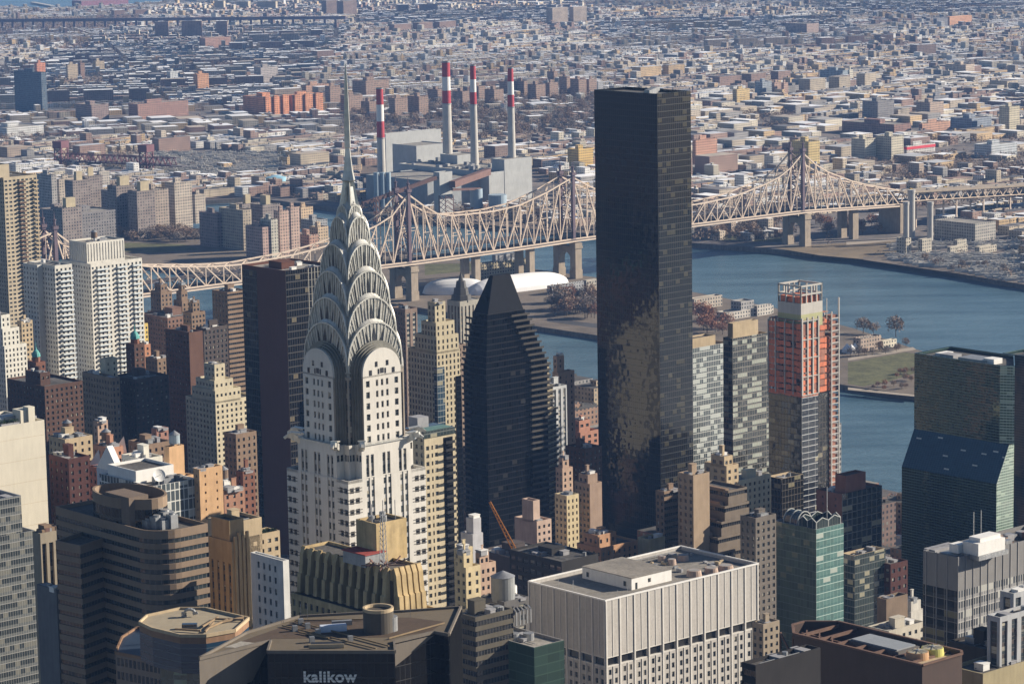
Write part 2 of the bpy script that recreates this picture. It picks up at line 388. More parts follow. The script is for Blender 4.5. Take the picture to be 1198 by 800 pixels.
m,nt,bs=newmat('queens_ground'); tc=nd(nt,'TexCoord').outputs['Object']
n1=nd(nt,'TexNoise',{'Vector':tc,'Scale':.02,'Detail':8.,'Roughness':.75}).outputs[0]
n2=nd(nt,'TexNoise',{'Vector':tc,'Scale':.0025,'Detail':3.}).outputs[0]
c=mixc(nt,nd(nt,'MapRange',{'Value':n1,1:.4,2:.6}).outputs[0],(.08,.075,.075),(.20,.165,.14))
c=mixc(nt,nd(nt,'MapRange',{'Value':n2,1:.5,2:.62}).outputs[0],c,(.13,.095,.07)); nt.links.new(c,bs.inputs['Base Color']); bs.inputs['Roughness'].default_value=.95
QG=m
WALLS=stone('stone_seawall',(.16,.14,.12),.95,.4,.3)
GRASS=stone('park_grass',(.12,.12,.055),.95,.5,.12); DRY=stone('dry_grass',(.20,.155,.10),.95,.35,.03)
PATH=stone('pale_path',(.36,.31,.25),.9,.15,.1); ASPH=stone('asphalt',(.07,.07,.075),.9,.3,.05)
def land(name,pts,z,top,side=WALLS,zb=-3):
    b=MB(); b.prism(pts,zb,z,0,1); return structure(name,b,[side,top])
def lay(name,pix,z,zl,mat,**k):   # flat sheet, corners given by where they lie on land of height z
    p=[G(x,y,z) for x,y in pix]
    ar=sum(p[i][0]*p[(i+1)%len(p)][1]-p[(i+1)%len(p)][0]*p[i][1] for i in range(len(p)))
    if ar<0: p=p[::-1]
    b=MB(); b.poly([(q[0],q[1],z+zl) for q in p]); return structure(name,b,mat)
def along(p,d,t): return (p[0]+d[0]*t,p[1]+d[1]*t)
land('ground',[(-6000,-1500),(3000,-1500),(560,1360),(225,1765),(62,1950),(-150,2180),(-345,2375),(-700,2700),(-1500,3400),(-6000,6500)],GZ,GRD)
IZ=4.0
isl=[G(*p,0) for p in((1180,482),(1060,467),(990,457),(700,398),(640,389))]
wn_=along(isl[-1],(-.66,.751),1100)
isl2=[G(*p,0) for p in((1190,452),(1150,437),(1070,414),(1000,390),(900,364),(812,347),(700,330),(620,319))]
en_=along(isl2[-1],(-.70,.714),800)
tip=[(G(1180,482)[0]+45,G(1180,482)[1]-60)]
land('island',tip+isl2+[en_,wn_]+isl[::-1],IZ,stone('island_ground',(.17,.14,.11),.95,.35,.03))
# Queens mainland with its shore
QZ=5.0
shore=[(2600,900),(900,2150)]+[G(*p,0) for p in((1240,347),(1198,339),(1150,330),(1100,319),(1040,309),(1000,303),(940,300),(880,295),(812,290))]+[(120,3020),(10,3110),(-150,3250),(-200,3330),(-300,3440),(-400,3400),(-560,3480),(-1000,3900),(-2600,6300)]
bay=[G(*p,QZ) for p in((-60,8),(0,11),(45,13),(80,12),(150,9),(200,4))]
land('queens_ground',[(14000,900),(14000,19000),(bay[5][0]+1500,19000),(bay[5][0],bay[5][1])]+bay[::-1][1:]+[(-5200,8200),(-2600,6300)]+shore[::-1][1:],QZ,QG)
def inpoly(x,y,pl):
    c=False; n=len(pl); j=n-1
    for i in range(n):
        if (pl[i][1]>y)!=(pl[j][1]>y) and x<(pl[j][0]-pl[i][0])*(y-pl[i][1])/(pl[j][1]-pl[i][1])+pl[i][0]: c=not c
        j=i
    return c
shore_line=shore
QPOLY=[(14000,900),(14000,19000),(bay[5][0]+1500,19000),(bay[5][0],bay[5][1])]+bay[::-1][1:]+[(-5200,8200),(-2600,6300)]+shore[::-1][1:]
# sheets on the land
lay('lawn',[(992,424),(1060,412),(1072,414),(1072,436),(1040,446),(1010,452),(992,449)],IZ,.05,GRASS)
lay('path',[(992,419),(1068,406),(1072,409),(992,422)],IZ,.06,PATH)
lay('path',[(992,453),(1072,462),(1072,464),(992,456)],IZ,.06,PATH)
lay('lawn',[(497,309),(560,308),(620,312),(618,318),(560,316),(497,322)],IZ,.05,GRASS)
lay('lawn',[(120,288),(150,284),(215,286),(235,292),(180,296),(130,294)],IZ,.05,GRASS)
lay('road',[(640,372),(700,379),(700,384),(640,376)],IZ,.05,ASPH)
lay('field',[(815,266),(880,268),(925,276),(925,284),(815,280)],QZ,.05,GRASS)
lay('field',[(905,290),(1050,280),(1055,298),(1040,306),(960,299)],QZ,.05,DRY)
lay('field',[(1010,300),(1198,300),(1198,333),(1120,320),(1010,304)],QZ,.10,LOT)
lay('road',[(990,283),(1090,275),(1090,278),(990,287)],QZ,.15,PATH)
# haze: one closed box of even, thin air
hb=MB(); hb.box(-8500,12500,-1400,18500,-4,392.5,bot=True)
m=bpy.data.materials.new('air'); m.use_nodes=True; nt=m.node_tree
for n in list(nt.nodes):
    if n.type!='OUTPUT_MATERIAL': nt.nodes.remove(n)
pv=nd(nt,'VolumePrincipled',{'Color':(.25,.48,1,1),'Density':3.8e-5,'Anisotropy':.0}); nt.links.new(pv.outputs[0],nt.nodes['Material Output'].inputs['Volume'])
HAZE=hb.obj('haze',m,None,kind='stuff')
# ---------------- the cantilever bridge ----------------
BM=(-367.1,2382.8); BD=(.7713,.6364); BN=(-.6364,.7713)
TOP=[(-150,60),(-75,78),(0,98.5),(20,83),(52,70),(80,62),(144,55.5),(175,53.5),(196,54.5),(241,57),(277,62),(316,71),(339,78),(360,98),(388,79),(410,74.5),(430,74.4),(459,74.4),(489,77.5),(520,86),(552,97.5),(579,84),(610,74),(650,65),(705,58.4),(758,62),(805,71.5),(829,79),(852,97),(877,79.2),(926,62),(990,48.5)]
BOT=[(-150,34),(84,38.8),(175,39.2),(360,37.5),(499,38.8),(552,40),(705,40),(852,39.8),(992,34)]
def interp(tab,t):
    for (a,z0),(b_,z1) in zip(tab,tab[1:]):
        if t<=b_: return z0+(z1-z0)*(t-a)/(b_-a)
    return tab[-1][1]
STEEL=stone('tan_bridge_paint',(.66,.54,.43),.7,.12,.1); STEELD=stone('dark_bridge_steel',(.15,.11,.13),.7,.2,.1); PIER=stone('granite_pier',(.36,.30,.23),.9,.2,.15)
DECK=stone('bridge_deck',(.12,.11,.11),.9,.3,.05)
br=link('cantilever_bridge',None,None,label='long tan steel cantilever truss bridge with pointed towers crossing the river and island',category='bridge')
br.location=(BM[0],BM[1],0); br.rotation_euler=(0,0,math.atan2(BD[1],BD[0]))
nodes=[]
for a,b_ in((-144,0),(0,360),(360,552),(552,852),(852,990)):
    n=round((b_-a)/18.); n+=n%2 if b_-a>160 else 0
    nodes+= [a+(b_-a)*i/n for i in range(n)]
nodes.append(990.); tws=(0,360,552,852)
for sd_ in (0,18):
    tr=MB(); y=sd_
    for t0,t1 in zip(nodes,nodes[1:]):
        zt0,zt1,zb0,zb1=interp(TOP,t0),interp(TOP,t1),interp(BOT,t0),interp(BOT,t1)
        tr.beam((t0,y,zt0),(t1,y,zt1),.9,1.3); tr.beam((t0,y,zb0),(t1,y,zb1),.9,1.7)
        tr.beam((t0,y,zb0),(t0,y,zt0),.75)
        # diagonals fall away from the nearest tower; a sub-strut and half post carry the middle of each panel
        nt_=min(tws,key=lambda q:abs(q-(t0+t1)/2)); 
        if (t0+t1)/2>nt_: A0,A1,bb=(t0,zt0),(t1,zb1),(t0,zb0)
        else: A0,A1,bb=(t1,zt1),(t0,zb0),(t1,zb1)
        tr.beam((A0[0],y,A0[1]),(A1[0],y,A1[1]),1.0)
        mx,mz=(A0[0]+A1[0])/2,(A0[1]+A1[1])/2
        tr.beam((mx,y,mz),(bb[0],y,bb[1]),.6); tr.beam((mx,y,mz),(mx,y,interp(BOT,mx)),.45)
        if zt0-zb0>26: tr.beam((mx,y,mz),(bb[0],y,mz),.45); tr.beam((mx,y,mz),(mx,y,interp(TOP,mx)),.4)
    tr.obj('truss',[STEEL],br)
bc=MB()
for t in nodes:
    z=interp(TOP,t); zb=interp(BOT,t)
    bc.beam((t,0,z),(t,18,z),.6)
    if z-zb>14: bc.beam((t,0,z-1),(t,18,z-9),.4); bc.beam((t,18,z-1),(t,0,z-9),.4)
for t0,t1 in zip(nodes,nodes[1:]):
    bc.beam((t0,0,interp(TOP,t0)),(t1,18,interp(TOP,t1)),.35)
bc.obj('cross_bracing',[STEEL],br)
dk=MB()
for t0,t1 in zip(nodes,nodes[1:]):
    z0,z1=interp(BOT,t0),interp(BOT,t1)
    for zo,ya,yb,th_ in((-1.6,-5.5,23.5,1.2),(7.5,1,17,.9)):
        dk.poly([(t0,ya,z0+zo+th_),(t1,ya,z1+zo+th_),(t1,yb,z1+zo+th_),(t0,yb,z0+zo+th_)])
        dk.poly([(t0,ya,z0+zo),(t1,ya,z1+zo),(t1,ya,z1+zo+th_),(t0,ya,z0+zo+th_)])
        dk.poly([(t0,yb,z0+zo),(t0,ya,z0+zo),(t1,ya,z1+zo),(t1,yb,z1+zo)])
dk.obj('deck',[DECK],br)
rl=MB()
for t0,t1 in zip(nodes,nodes[1:]):
    for yy in(-5.5,23.5):
        z0,z1=interp(BOT,t0),interp(BOT,t1); rl.beam((t0,yy,z0+1),(t1,yy,z1+1),.3,.4); rl.beam((t0,yy,z0-1.2),(t1,yy,z1-1.2),.5,1.3)
rl.obj('railing',[STEEL],br)
def pixt(x):   # bridge station seen at pixel column x
    k=(x-599)/FPX*1.0; d0=1.02
    best=min((abs(PX(BM[0]+BD[0]*t,BM[1]+BD[1]*t,60)[0]-x),t) for t in range(-150,1700,2)); return best[1]
for t in tws:
    for y in(0,18):
        tw=MB(); zb=interp(BOT,t); zt=interp(TOP,t)
        tw.beam((t,y,zb-8),(t,y,zt+3),3.0,3.0); tw.beam((t-2.2,y,zb-8),(t-.6,y,zt),.8); tw.beam((t+2.2,y,zb-8),(t+.6,y,zt),.8)
        tw.obj('tower_leg',[STEELD],br)
        f=MB(); f.box(t-2.4,t+2.4,y-2.4,y+2.4,zt+2,zt+4.5); f.cyl(t,y,1.3,zt+4.5,zt+9,.9,8); f.cyl(t,y,1.6,zt+9,zt+10,1.6,8); f.cyl(t,y,.5,zt+10,zt+17,.05,6)
        for i in(-1,1):
            for j in(-1,1): f.cyl(t+i*2,y+j*2,.3,zt+4.5,zt+7.5,.03,5)
        f.obj('finial',[STEELD],br)
    x_=MB()
    for k in range(5):
        z0=zb+8+k*(zt-zb-8)/5; z1=z0+(zt-zb-8)/5
        x_.beam((t,0,z0),(t,18,z1),.8); x_.beam((t,18,z0),(t,0,z1),.8); x_.beam((t,0,z1),(t,18,z1),.8)
    x_.obj('tower_bracing',[STEELD],br)
    # masonry pier: two battered shafts joined by an arch
    p=MB(); zt=zb-3
    for y in(-3,21):
        for z0,z1,wd in((-3,12,8.6),(12,zt-5,7.6),(zt-5,zt-3,9.2),(zt-3,zt,8.4)):
            p.box(t-wd/2,t+wd/2,y-wd/2,y+wd/2,z0,z1)
    n=10; r=8.2; zc=zt-17
    for i in range(n):
        a0,a1=math.pi*i/n,math.pi*(i+1)/n
        y0,y1=9-r*math.cos(a0),9-r*math.cos(a1); zz0,zz1=zc+r*math.sin(a0),zc+r*math.sin(a1)
        for xx,fl in((t-3.2,1),(t+3.2,0)):
            q=[(xx,y0,zz0),(xx,y1,zz1),(xx,y1,zt-5),(xx,y0,zt-5)]; p.poly(q if not fl else q[::-1])
        p.poly([(t-3.2,y0,zz0),(t+3.2,y0,zz0),(t+3.2,y1,zz1),(t-3.2,y1,zz1)])
    p.box(t-3.3,t+3.3,.8,17.2,zt-5.2,zt-3.2)
    p.obj('stone_pier',[PIER],br)
# approach viaduct on the Queens side
va=link('approach_viaduct',None,None,label='flat truss approach viaduct on steel arch bents at the Queens end of the bridge',category='viaduct')
va.location=br.location; va.rotation_euler=br.rotation_euler
v=MB(); prev=None
t=993.; 
while t<1500:
    t2=t+13; zt0,zt1=45-(t-992)*.045,45-(t2-992)*.045; zb0,zb1=zt0-8.5,zt1-8.5
    for y in(0,18):
        v.beam((t,y,zt0),(t2,y,zt1),.9,1.2); v.beam((t,y,zb0),(t2,y,zb1),.9,1.4); v.beam((t,y,zb0),((t+t2)/2,y,zt0),.8); v.beam(((t+t2)/2,y,zt0),(t2,y,zb1),.8)
    t=t2
v.obj('truss',[STEEL],va)
d=MB(); d.poly([(993,-4,47),(1500,-4,24.2),(1500,22,24.2),(993,22,47)]); d.poly([(993,-4,45.4),(1500,-4,22.6),(1500,-4,24.2),(993,-4,47)]); d.poly([(993,-3,36.6),(993,21,36.6),(1500,21,13.8),(1500,-3,13.8)])
d.obj('deck',[PIER],va)
for t in range(1035,1500,42):
    z=45-(t-992)*.045-9; q=MB()
    for y in(0,18):
        q.beam((t,y,QZ),(t,y,z),1.4); 
    pts=[(9-9*math.cos(math.pi*i/8),z-11+9*math.sin(math.pi*i/8)) for i in range(9)]
    for (y0,z0),(y1,z1) in zip(pts,pts[1:]): q.beam((t,y0,z0),(t,y1,z1),.8)
    q.beam((t,0,z),(t,18,z),1.0); q.obj('arch_bent',[STEEL],va)
for t,w_ in((436,6),(500,6),(925,8)):
    for y in(1,17):
        q=MB(); q.box(t-w_/2,t+w_/2,y-3,y+3,0,interp(BOT,t)-2); q.obj('support_shaft',[PIER],br)
pa=MB(); pa.box(986,999,-6,24,QZ,35); pa.obj('anchor_pier',[PIER],br)
CARC=[stone('car_white',(.7,.7,.7),.4,.02,1),stone('car_grey',(.2,.21,.22),.4,.02,1),stone('car_yellow',(.6,.4,.04),.4,.02,1),stone('car_red',(.35,.04,.03),.4,.02,1),stone('car_black',(.03,.03,.035),.4,.02,1)]
def car_mesh(mat,L=4.6,W=1.9,H=1.45):
    b=MB(); b.box(-L/2,L/2,-W/2,W/2,.3,H*.55)
    x0,x1,x2,x3=-L*.42,-L*.3,L*.12,L*.27
    for a,b_,c_,d_ in(((x0,-W*.46,H*.55),(x3,-W*.46,H*.55),(x2,-W*.4,H),(x1,-W*.4,H)),((x3,W*.46,H*.55),(x0,W*.46,H*.55),(x1,W*.4,H),(x2,W*.4,H)),((x3,-W*.46,H*.55),(x3,W*.46,H*.55),(x2,W*.4,H),(x2,-W*.4,H)),((x0,W*.46,H*.55),(x0,-W*.46,H*.55),(x1,-W*.4,H),(x1,W*.4,H))): b.poly([a,b_,c_,d_],1)
    b.poly([(x1,-W*.4,H),(x2,-W*.4,H),(x2,W*.4,H),(x1,W*.4,H)],0)
    for xx in(-L*.3,L*.3):
        for yy in(-W*.45,W*.45): b.box(xx-.33,xx+.33,yy-.1,yy+.1,0,.64,1)
    return b.mesh('car',[mat,BLACKP])
CARM=[car_mesh(c) for c in CARC]
def place(o,x,y,z,rz=0): o.location=(x,y,z); o.rotation_euler=(0,0,rz)
ang=math.atan2(BD[1],BD[0]); rd=random.Random(3)
for i in range(16):
    t=1005+i*17+rd.uniform(-4,4); yy=rd.choice([2,6,12,16]); X=BM[0]+BD[0]*t+BN[0]*yy; Y=BM[1]+BD[1]*t+BN[1]*yy
    o=link('car',CARM[rd.choice([0,0,0,1,2])],None,label='small car driving over the viaduct beside the bridge end',category='car',group='cars on the approach viaduct'); place(o,X,Y,47.05-(t-993)*.045,ang)
# ---------------- Queens and the island ----------------
FW={}
def fwm(col):
    k=tuple(round(c,3) for c in col)
    if k not in FW: FW[k]=farwall('window_wall_%d'%len(FW),col)
    return FW[k]
def zbase(xc,yb,g): return G(xc,yb,g)[1]
def Q(name,label,cat,xl,xc,xr,yt,yb,col,g=QZ,colL=None,bulk=1,roofc=None,group=None,Y=None,extra=None):
    Y=Y or zbase(xc,yb,g)
    o=B(name,label,cat,xl,xc,xr,yt,Y,fwm(col),g=g,group=group)
    o.rmat=roofc or ROOF_L
    o.prism([(0,0),(o.b,0),(o.b,o.a),(0,o.a)],0,o.h,None,1.0)
    for k in range(bulk):
        b=MB(); u=o.b*(.25+.4*k); b.box(u,u+o.b*.3,o.a*.35,o.a*.65,o.h-1,o.h+4.5); b.obj('bulkhead',[fwm(col)],o.root)
    if extra: extra(o)
    return o.done()
BR=(.24,.15,.11); TAN=(.42,.34,.24); CRM=(.55,.50,.38); GRY=(.27,.27,.28); RED=(.33,.14,.09); BLU=(.10,.14,.18); YEL=(.55,.42,.18); DBR=(.16,.11,.09)
# power station
def stack(xt,yt,ybr,Y,r0,r1,bands,lab):
    z=Zat(xt,yt,Y); X=ray(xt,yt)[0]/ray(xt,yt)[1]*Y
    o=link('smokestack',None,None,label=lab,category='smokestack',group='striped smokestacks of the power station'); o.location=(X,Y,QZ)
    H_=z-QZ; zs=[Zat(xt,b_,Y)-QZ for b_ in bands]   # top red/white, white/red, red/grey
    def rr(zz): return r0+(r1-r0)*zz/H_
    for nm,za,zb,mm in(('concrete_shaft',0,zs[2],CONC),('red_band',zs[2],zs[1],REDP),('white_band',zs[1],zs[0],WHITEP),('red_band',zs[0],H_,REDP)):
        b=MB(); b.cyl(0,0,rr(za),za,zb,rr(zb),20); b.obj(nm,[mm],o,smooth=False)
    b=MB(); b.cyl(0,0,rr(H_)+.5,H_-1.2,H_,rr(H_)+.5,20,0); b.cyl(0,0,rr(zs[2])+.7,zs[2]-1,zs[2],rr(zs[2])+.7,20); b.obj('gallery_ring',[METAL],o)
    b=MB(); b.cyl(0,0,rr(H_)*.8,H_+.02,H_+.05,n=16); b.obj('flue_mouth',[BLACKP],o)
CONC=stone('pale_concrete',(.48,.46,.42),.9,.12,.15); REDP=stone('faded_red_paint',(.40,.05,.06),.7,.12,.2); RUST=stone('rust_brown_steel',(.16,.095,.08),.85,.2,.2)
stack(444,103,188,3480,5.2,4.0,(122.5,142,161),'shortest red and white striped smokestack, leftmost of the four')
stack(521.5,72,172,3474,6.2,4.6,(90,106,121),'thickest and tallest red and white striped smokestack, second from the left')
stack(553,76,180,3420,5.2,3.2,(93,108,122),'slim striped smokestack between the thick one and the rightmost one')
stack(597,79,183,3378,5.2,3.2,(95.5,111,125),'slim striped smokestack standing on the right end of the power station')
PL=fwm((.30,.32,.32)); PG=stone('corrugated_grey_cladding',(.42,.43,.42),.8,.15,.08)
def plant():
    o=B('power_station','large grey power station with boxy halls and conveyors under the striped smokestacks','power station',466,572,621,202,3330,PG)
    o.rmat=ROOF_L
    o.prism([(0,0),(o.b,0),(o.b,o.a),(0,o.a)],-3,o.h,None,1.2)
    def blk(xl,xc,xr,yt,Y,nm='hall',mm=PG):
        t=B(nm,None,None,xl,xc,xr,yt,Y,mm,g=QZ); t.rmat=ROOF_L
        t.prism([(0,0),(t.b,0),(t.b,t.a),(0,t.a)],-3,t.h,None,1.0); t.done()
        w_=t.root; loc=w_.matrix_basis.copy(); M=o.root.matrix_basis.inverted()@loc
        for ch in list(w_.children):
            ch.parent=o.root; ch.matrix_local=M; ch.name=nm if ch.name.startswith('wall') else 'hall_roof'
        bpy.data.objects.remove(w_)
    o.root.location=(o.O[0],o.O[1],o.g)
    blk(459,487,522,171,3530); blk(428,500,575,212,3290,'boiler_house',stone('dark_cladding',(.29,.31,.32),.8,.2,.08)); blk(575,590,622,187,3345,'stack_house')
    blk(446,451,516,157,3640,'turbine_hall'); blk(507,514,529,202,3200,'transfer_tower')
    blk(515,535,560,182,3440,'machine_house')
    def wl(x,y,Y): r=ray(x,y); X=r[0]/r[1]*Y; return X,Y,Zat(x,y,Y)
    Mi=o.root.matrix_basis.inverted()
    def conv(a,b_,nm='conveyor_gallery',w_=4,h_=4):
        m_=MB(); m_.beam(tuple(Mi@Vector(a)),tuple(Mi@Vector(b_)),w_,h_); m_.obj(nm,[RUST],o.root)
    conv(wl(424,239,3150),wl(510,208,3200)); conv(wl(529,216,3200),wl(571,201,3310),w_=7,h_=7); conv(wl(529,222,3200),wl(562,221,3230),w_=2.5,h_=2.5)
    p0=wl(460,226,3165); p1=wl(522,232,3200)
    for (X,Y,Z),w_ in((p0,5),(p1,11),(wl(440,234,3155),4)):
        m_=MB(); q=Mi@Vector((X,Y,QZ)); hh=Z-QZ
        for i in(-1,1):
            for j in(-1,1): m_.beam((q.x+i*w_/2,q.y+j*w_/2,0),(q.x+i*w_/2,q.y+j*w_/2,hh),.7)
        for k in range(4):
            za,zb=hh*k/4,hh*(k+1)/4
            for i in(-1,1):
                m_.beam((q.x+i*w_/2,q.y-w_/2,za),(q.x+i*w_/2,q.y+w_/2,zb),.5); m_.beam((q.x-w_/2,q.y+i*w_/2,zb),(q.x+w_/2,q.y+i*w_/2,za),.5)
        m_.obj('trestle',[RUST],o.root)
    for i,(xx,yt,Y,r,hh) in enumerate(((557,224,3230,7,20),(582,231,3225,10,12),(440,205,3260,3,28),(447,205,3262,3,28),(454,205,3264,3,28))):
        X,_,Z=wl(xx,yt,Y); q=Mi@Vector((X,Y,QZ)); m_=MB(); m_.cyl(q.x,q.y,r,0,max(6,Z-QZ),n=20); m_.obj('storage_tank',[stone('blue_grey_tank',(.30,.38,.44),.6,.1,.2)],o.root)
    for i in range(24):
        m_=MB(); u=random.uniform(0,o.b); v_=random.uniform(0,o.a); s_=random.uniform(2,5); m_.box(u,u+s_,v_,v_+s_*1.4,o.h-1.1,o.h+random.uniform(1,4)); m_.obj('roof_unit',[random.choice([METAL,CONC,GREYP])],o.root)
    o.done()
plant()
X,Y=G(323,222,QZ); b=MB(); b.cyl(0,0,12,0,15,n=28); b.cyl(0,0,12.1,15,17,4,28); b.obj('storage_tank',[stone('light_blue_tank',(.28,.50,.62),.5,.06,.2)],None,label='round light blue storage tank near the water behind the island towers',category='storage tank').location=(X,Y,QZ)
# named blocks beyond the river: xl,xc,xr,yt,yb,colour,label
NAMED=[
(16,48,54,85,133,BLU,'dark blue glass residential tower far left beyond the river'),
(40,43,53,74,100,(.55,.22,.12),'small orange red tower peeking over the dark blue glass tower'),
(77,79,91,76,95,TAN,'pale tan slab tower right of the orange red tower'),
(91,94,99,74,93,BR,'narrow brown tower beside the pale tan slab tower'),
(-20,8,51,150,161,(.62,.62,.60),'long low white roofed depot at the far left edge'),
(88,107,127,123,142,(.26,.19,.17),'purple brown warehouse with flat roof left of the brick apartment rows'),
(150,161,220,122,140,(.34,.20,.16),'wide reddish brick apartment complex with many windows'),
(284,308,338,114,137,(.62,.26,.13),'bright orange brick hospital wing with shaded left side'),
(332,342,378,112,134,(.60,.27,.14),'bright orange brick hospital wing on the right with pale roof'),
(352,358,386,100,115,(.42,.25,.17),'tan brick block rising behind the orange hospital'),
(297,305,325,79,97,(.40,.36,.34),'grey slab with white balcony bands on the hill of houses'),
(226,231,244,87,109,(.52,.27,.14),'orange brick tower with pale centre stripe'),
(225,229,236,24,42,(.60,.58,.52),'lone white tower left of the long brown block'),
(233,240,270,45,58,(.36,.21,.16),'long brown block beside the lone white tower'),
(195,199,208,84,101,(.50,.52,.52),'thin pale grey tower left of the orange brick tower'),
(108,112,122,72,83,TAN,'squat tan block on the far left hill'),
(284,286,300,88,100,BR,'squat brown block under the grey banded slab'),
(664,677,694,175,199,(.62,.42,.14),'yellow box building with shaded left side next to the dark skyscraper'),
(926,946,959,166,207,YEL,'yellow sided glass tower directly behind the bridge tower on the right'),
(996,1012,1025,163,189,CRM,'left cream slab of the twin towers near the bridge end'),
(1025,1043,1057,160,188,CRM,'right cream slab of the twin towers near the bridge end'),
(1058,1061,1094,171,181,(.62,.60,.57),'white big box store with a red stripe along its top'),
(1009,1027,1046,119,142,(.22,.21,.21),'dark grey slab block among the houses right of the bridge tower'),
(1072,1088,1104,120,139,(.42,.32,.25),'tan slab block facing the dark grey slab block'),
(1169,1181,1193,125,153,(.56,.50,.36),'tall cream slab near the right edge'),
(1075,1079,1112,145,157,(.52,.30,.20),'orange brick factory with long sawtooth roof'),
(1112,1137,1160,139,153,(.28,.32,.38),'blue grey loft building between factory and cream slab'),
(985,1046,1066,146,159,(.28,.16,.13),'long dark brick works in front of the dark grey slab'),
(1107,1111,1137,20,32,(.62,.33,.18),'orange block on the far horizon at the right'),
(1092,1096,1109,22,34,(.2,.2,.22),'dark block left of the orange horizon block'),
(919,944,958,28,43,(.38,.28,.24),'dark wide slab on the far hillside'),
(883,886,906,14,19,(.72,.70,.62),'cream long block on the tree covered horizon'),
(1140,1160,1190,170,185,(.50,.53,.55),'pale blue roofed works in front of the right edge'),
(857,862,877,105,122,(.6,.44,.2),'pair of yellow brick slabs right of the dark skyscraper'),
(883,892,903,96,113,(.30,.34,.38),'blue grey block between the yellow slabs and the brown slabs'),
(903,906,914,97,113,(.42,.28,.22),'brown slab left of the narrow gap'),
(914,917,922,97,113,(.42,.28,.22),'brown slab right of the narrow gap'),
(959,986,992,83,96,(.30,.36,.40),'pale blue block far beyond the bridge'),
(992,994,998,82,93,(.66,.62,.5),'tiny cream block beside the pale blue block'),
(1106,1130,1140,76,89,(.56,.46,.36),'light tan block with vertical stripes far right'),
(810,814,839,164,195,(.52,.28,.19),'orange brown brick works just right of the dark skyscraper'),
(1084,1093,1110,113,121,(.25,.25,.27),'low dark block behind the tan slab block'),
]
stripe=stone('red_sign_stripe',(.62,.06,.08),.5,.05,.1)
for xl,xc,xr,yt,yb,c,lab in NAMED:
    def ex(o):
        if 'red stripe' in lab:
            b=MB(); b.box(-.4,o.b+.4,-.4,o.a+.4,o.h-5,o.h-1.5); b.obj('red_stripe',[stripe],o.root)
        if 'orange brick hospital' in lab:
            for k in range(3):
                b=MB(); b.box(o.b*(.05+.34*k),o.b*(.2+.34*k),-2.5,0,0,o.h+1.5); b.obj('wing',[fwm(c)],o.root)
    Q('industrial_building' if ('works' in lab or 'factory' in lab or 'depot' in lab) else 'apartment_tower',lab,'building',xl,xc,xr,yt,yb,c,bulk=0 if yt<60 else 1,extra=ex)
# brown housing towers behind the power station
HT=[(422,432,440,119,137),(455,462,477,115,139),(477,490,501,113,137),(412,428,455,95,116),(500,512,520,105,119),(529,541,549,107,127),(549,560,568,101,118),(567,578,589,105,125),(584,598,604,96,112),(601,613,617,95,112),(617,627,638,99,119),(638,643,653,97,115),(654,663,667,90,110),(667,677,686,93,113),(686,689,698,93,111),(640,648,652,84,97),(398,408,424,112,133),(380,386,398,101,124)]
for i,q in enumerate(HT):
    lab='brown brick housing tower of the estate behind the smokestacks'
    Q('housing_tower',lab,'tower block',*q,(.30,.205,.155),group='brown brick housing towers behind the power station')
# island towers north of the bridge
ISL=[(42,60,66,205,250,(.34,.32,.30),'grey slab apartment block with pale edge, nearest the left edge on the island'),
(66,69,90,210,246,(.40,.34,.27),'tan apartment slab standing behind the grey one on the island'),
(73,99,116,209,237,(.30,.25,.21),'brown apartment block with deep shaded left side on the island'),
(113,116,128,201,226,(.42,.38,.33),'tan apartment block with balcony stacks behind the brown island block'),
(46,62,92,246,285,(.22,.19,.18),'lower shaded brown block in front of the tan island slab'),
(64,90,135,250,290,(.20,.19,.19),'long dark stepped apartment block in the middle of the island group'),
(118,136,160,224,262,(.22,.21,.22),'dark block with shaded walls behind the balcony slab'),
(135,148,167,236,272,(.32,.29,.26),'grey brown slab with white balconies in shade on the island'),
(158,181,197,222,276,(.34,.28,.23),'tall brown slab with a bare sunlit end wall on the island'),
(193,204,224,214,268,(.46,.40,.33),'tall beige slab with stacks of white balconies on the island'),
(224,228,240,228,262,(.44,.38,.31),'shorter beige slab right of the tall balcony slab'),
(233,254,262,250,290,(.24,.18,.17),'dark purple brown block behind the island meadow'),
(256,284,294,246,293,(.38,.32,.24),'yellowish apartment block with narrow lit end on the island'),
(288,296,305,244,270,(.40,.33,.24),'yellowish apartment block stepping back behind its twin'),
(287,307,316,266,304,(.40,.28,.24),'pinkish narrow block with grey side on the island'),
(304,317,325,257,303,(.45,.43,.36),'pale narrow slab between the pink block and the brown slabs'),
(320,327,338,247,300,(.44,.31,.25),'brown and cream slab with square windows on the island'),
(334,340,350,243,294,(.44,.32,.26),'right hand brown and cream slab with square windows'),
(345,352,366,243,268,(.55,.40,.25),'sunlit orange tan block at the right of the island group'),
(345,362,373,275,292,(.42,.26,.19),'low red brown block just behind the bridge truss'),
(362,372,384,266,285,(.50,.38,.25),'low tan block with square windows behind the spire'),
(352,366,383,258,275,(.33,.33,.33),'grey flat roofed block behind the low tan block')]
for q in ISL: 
    o=Q('apartment_block',q[6],'apartment block',*q[:5],q[5],g=IZ)
